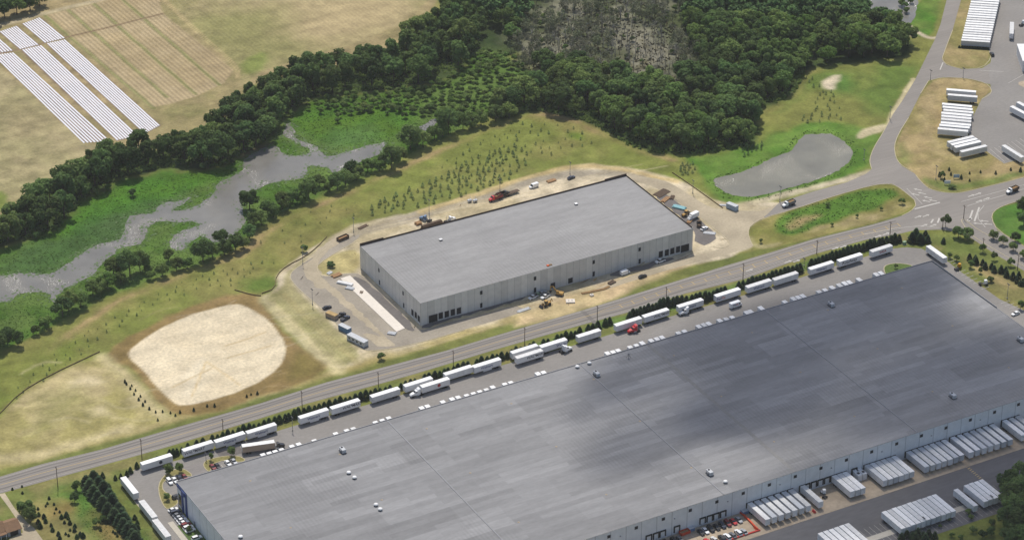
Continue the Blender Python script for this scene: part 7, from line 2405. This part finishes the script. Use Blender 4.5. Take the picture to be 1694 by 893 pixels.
# saplings planted over the meadow
mat('sapling_leaf', (.075, .135, .048), .85, .25, .8, rnd=.3, hue=(.06, .10, .04), spec=.12)
SM = [conifer_mesh(900 + k, 2.6, .8, 110, 'sapling', 'sapling_leaf') for k in range(3)]
sap = []
def sapl(poly, n, mind, h0, h1, where=''):
    for x, y in scatter(GP(poly), n, mind, tr):
        sap.append((x, y, tr.uniform(h0, h1), where))
sapl([(612, 345), (660, 322), (720, 298), (770, 268), (850, 240), (880, 262), (850, 296), (760, 326), (680, 345), (612, 358)], 120, 3.0, 2.0, 3.6, 'planted thickly on the meadow behind the new warehouse')
sapl([(700, 290), (760, 245), (870, 202), (960, 212), (985, 240), (900, 262), (800, 262)], 55, 4.5, 1.2, 2.4, 'scattered on the upper meadow below the wood')
sapl([(30, 640), (120, 560), (200, 520), (300, 465), (400, 440), (440, 430), (400, 470), (330, 480), (240, 515), (150, 575), (60, 640), (20, 670)], 85, 4.2, .9, 2.0, 'on the meadow left of the sandy basin')
sapl([(1322, 130), (1352, 128), (1375, 150), (1390, 180), (1395, 205), (1330, 205), (1320, 195), (1345, 190), (1350, 160)], 32, 3.0, 1.6, 3.0, 'on the grass between the wood and the curving side road')
sapl([(1122, 272), (1150, 272), (1150, 288), (1128, 290)], 14, 2.0, 2.2, 3.2, 'in the tight square clump on the bank left of the pond')
sapl([(1225, 250), (1260, 238), (1262, 248), (1230, 260)], 12, 2.2, 2.0, 3.2, 'in the small clump between the wood and the pond')
sapl([(430, 400), (520, 345), (600, 330), (610, 350), (520, 385), (450, 440)], 30, 5, .8, 1.8, 'on the meadow left of the new warehouse')
for x, y, h, where in sap[:320]:
    o = bpy.data.objects.new('sapling', SM[tr.randrange(3)])
    C.objects.link(o)
    s = h / 2.6 * .86
    o.location = (x, y, 0); o.rotation_euler = (0, 0, tr.uniform(0, 6.28)); o.scale = (s * 1.1, s * 1.1, s)
    tag(o, 'young green sapling ' + where, 'sapling', 'saplings ' + where)
# marsh plants and rough grass as ground cover
def tufts(name, poly, n, s0, s1, m, excl=(), z=.02, up=.5):
    mb = MB()
    vs, fs = [], []
    xs = [p[0] for p in poly]; ys = [p[1] for p in poly]
    r = random.Random(len(name) + n)
    k = 0
    tries = 0
    while k < n and tries < n * 12:
        tries += 1
        x, y = r.uniform(min(xs), max(xs)), r.uniform(min(ys), max(ys))
        if not inside(poly, x, y) or any(inside(e, x, y) for e in excl):
            continue
        k += 1
        s = r.uniform(s0, s1)
        for j in range(3):
            a = r.uniform(0, 6.28)
            u = Vector((cos(a), sin(a), 0)) * s
            w_ = Vector((r.gauss(0, .5), r.gauss(0, .5), 1)).normalized() * s * up * 2
            p = Vector((x + r.uniform(-s, s), y + r.uniform(-s, s), z))
            i0 = len(vs)
            vs += [tuple(p - u), tuple(p + u), tuple(p + u * .7 + w_), tuple(p - u * .7 + w_)]
            fs.append((i0, i0 + 1, i0 + 2, i0 + 3))
    mb.add(vs, fs)
    o = mb.build(name, m)
    o['kind'] = 'stuff'
    return o
river_w = chaikin(GP(RIVER), 1)
marsh_poly = GP([(-40, 440), (0, 418), (60, 398), (114, 368), (148, 332), (188, 311), (269, 291), (363, 285), (403, 262), (444, 241), (464, 210), (511, 172), (600, 160), (700, 152), (790, 165), (790, 205), (720, 236), (660, 262), (600, 294), (520, 326), (440, 358), (400, 405), (330, 432), (260, 456), (180, 486), (110, 524), (40, 560), (-40, 600)])
tufts('marsh_plants', marsh_poly, 9000, .18, .42, 'marsh_leaf', (river_w,), up=.22)
mbp = MB()
rr_ = random.Random(77)
rv_, rf_ = [], []
for i_ in range(len(river_w)):
    a_, b2_ = Vector(river_w[i_]), Vector(river_w[(i_ + 1) % len(river_w)])
    L_ = (b2_ - a_).length
    for _ in range(int(L_ * 2.2)):
        p_ = a_.lerp(b2_, rr_.random()) + Vector((rr_.gauss(0, 2.2), rr_.gauss(0, 2.2)))
        n_ = rr_.randrange(5, 8)
        s_ = rr_.uniform(.25, .8)
        ph_ = rr_.uniform(0, 6)
        i0_ = len(rv_)
        z_ = .07 + rr_.uniform(0, .04)
        rv_ += [(p_.x + s_ * cos(ph_ + 6.28 * q_ / n_) * rr_.uniform(.7, 1.2), p_.y + s_ * sin(ph_ + 6.28 * q_ / n_) * rr_.uniform(.7, 1.2), z_) for q_ in range(n_)]
        rf_.append(tuple(range(i0_, i0_ + n_)))
mbp.add(rv_, rf_)
o = mbp.build('lily_pads', mat('lily', lin(88, 112, 62, .75), .7, .25, .3))
o['kind'] = 'stuff'
swale = GP([(1275, 372), (1300, 352), (1378, 328), (1440, 313), (1478, 312), (1486, 325), (1450, 345), (1378, 365), (1320, 388), (1290, 385)])
tufts('swale_reeds', swale, 500, .15, .35, 'marsh_leaf')
pond_w = chaikin(GP(POND), 1)
rim = [(p[0] * 1.0, p[1]) for p in GP([(1168, 300), (1195, 287), (1244, 272), (1296, 250), (1314, 226), (1335, 215), (1375, 214), (1412, 234), (1420, 252), (1414, 272), (1385, 292), (1345, 307), (1310, 317), (1270, 329), (1230, 334), (1195, 328)])]
tufts('pond_reeds', rim, 350, .15, .35, 'marsh_leaf', (pond_w,))
under = GP([(860, 100), (885, 130), (830, 160), (800, 190), (830, 198), (880, 183), (931, 191), (981, 205), (1011, 222), (1041, 242), (1098, 255), (1166, 255), (1243, 242), (1256, 218), (1233, 188), (1291, 168), (1321, 148), (1331, 114), (1250, 60), (1100, 160), (1000, 140)])
tufts('undergrowth', under, 3500, .5, 1.1, 'leaf_mid', (GP(SWAMP),), up=.8)
tufts('undergrowth', belt_poly, 2500, .5, 1.0, 'leaf_mid', up=.8)
tufts('meadow_weeds', GP([(820, 40), (700, 40), (560, 130), (480, 200), (800, 160)]), 10, .3, .5, 'marsh_leaf') if False else None
tufts('rough_weeds', GP([(115, 815), (160, 800), (215, 850), (255, 893), (160, 893), (125, 850)]), 700, .12, .3, 'marsh_leaf', up=.25)
sw = tufts('swamp_reeds', inner, 1600, .3, .6, mat('reed', lin(150, 140, 110, .62), .95, .25, .3), up=.7)

# ------------------------------------------------------------------ thin summer haze
hz = bpy.data.materials.new('haze')
hz.use_nodes = True
nt = hz.node_tree
nt.nodes.remove(nt.nodes['Principled BSDF'])
pv = nt.nodes.new('ShaderNodeVolumePrincipled')
pv.inputs['Color'].default_value = (1.0, .975, .93, 1)
pv.inputs['Density'].default_value = HAZE
nt.links.new(pv.outputs[0], nt.nodes['Material Output'].inputs['Volume'])
ho = MB().box(-2500, 2500, -2500, 2500, -1.2, 735).build('haze', hz)
ho['kind'] = 'stuff'
# ------------------------------------------------------------------ cloud that dims the right half of the big roof
cx_, cy_ = G(1370, 632)
ZC = 1500.0
ox = sd.x / sd.z * ZC
oy = sd.y / sd.z * ZC
cm = bpy.data.materials.new('cloud')
cm.use_nodes = True
nt = cm.node_tree
nt.nodes.remove(nt.nodes['Principled BSDF'])
pv = nt.nodes.new('ShaderNodeVolumePrincipled')
pv.inputs['Color'].default_value = (1, 1, 1, 1)
pv.inputs['Density'].default_value = .019
nt.links.new(pv.outputs[0], nt.nodes['Material Output'].inputs['Volume'])
def puff(x, y, z, a, b_, c, rot, seed):
    r = random.Random(seed)
    bm = bmesh.new()
    bmesh.ops.create_icosphere(bm, subdivisions=4, radius=1.0)
    ph = [r.uniform(0, 6.28) for _ in range(8)]
    for v in bm.verts:
        p = v.co
        wob = 1 + .14 * sin(3 * p.x + ph[0]) * cos(2 * p.y + ph[1]) + .10 * sin(5 * p.y + ph[2]) + .08 * sin(6 * p.x + 4 * p.z + ph[3])
        v.co = Vector((p.x * a * wob, p.y * b_ * wob, p.z * c))
    me_ = bpy.data.meshes.new('cloud')
    bm.to_mesh(me_)
    bm.free()
    me_.materials.append(cm)
    o = bpy.data.objects.new('cloud', me_)
    o.location = (x, y, z)
    o.rotation_euler = (0, 0, rot)
    C.objects.link(o)
    o['kind'] = 'structure'
for px, py, a_, b_, c_, sdn in ((1170, 640, 62, 26, 46, 3), (1290, 590, 70, 34, 50, 4), (1420, 560, 66, 30, 52, 5), (1400, 680, 84, 34, 56, 6), (1260, 700, 52, 26, 42, 7), (1560, 690, 66, 24, 48, 8), (1660, 640, 46, 20, 40, 9),
                                (1080, 770, 44, 17, 30, 10), (1540, 770, 120, 26, 34, 11), (1490, 500, 40, 17, 40, 12), (1010, 690, 30, 12, 22, 13), (1700, 830, 80, 34, 90, 14)):
    cx_, cy_ = G(px, py)
    puff(cx_ + ox, cy_ + oy, ZC + (sdn - 8) * 4.0, a_, b_, c_, .05 + .05 * (sdn % 3), sdn)
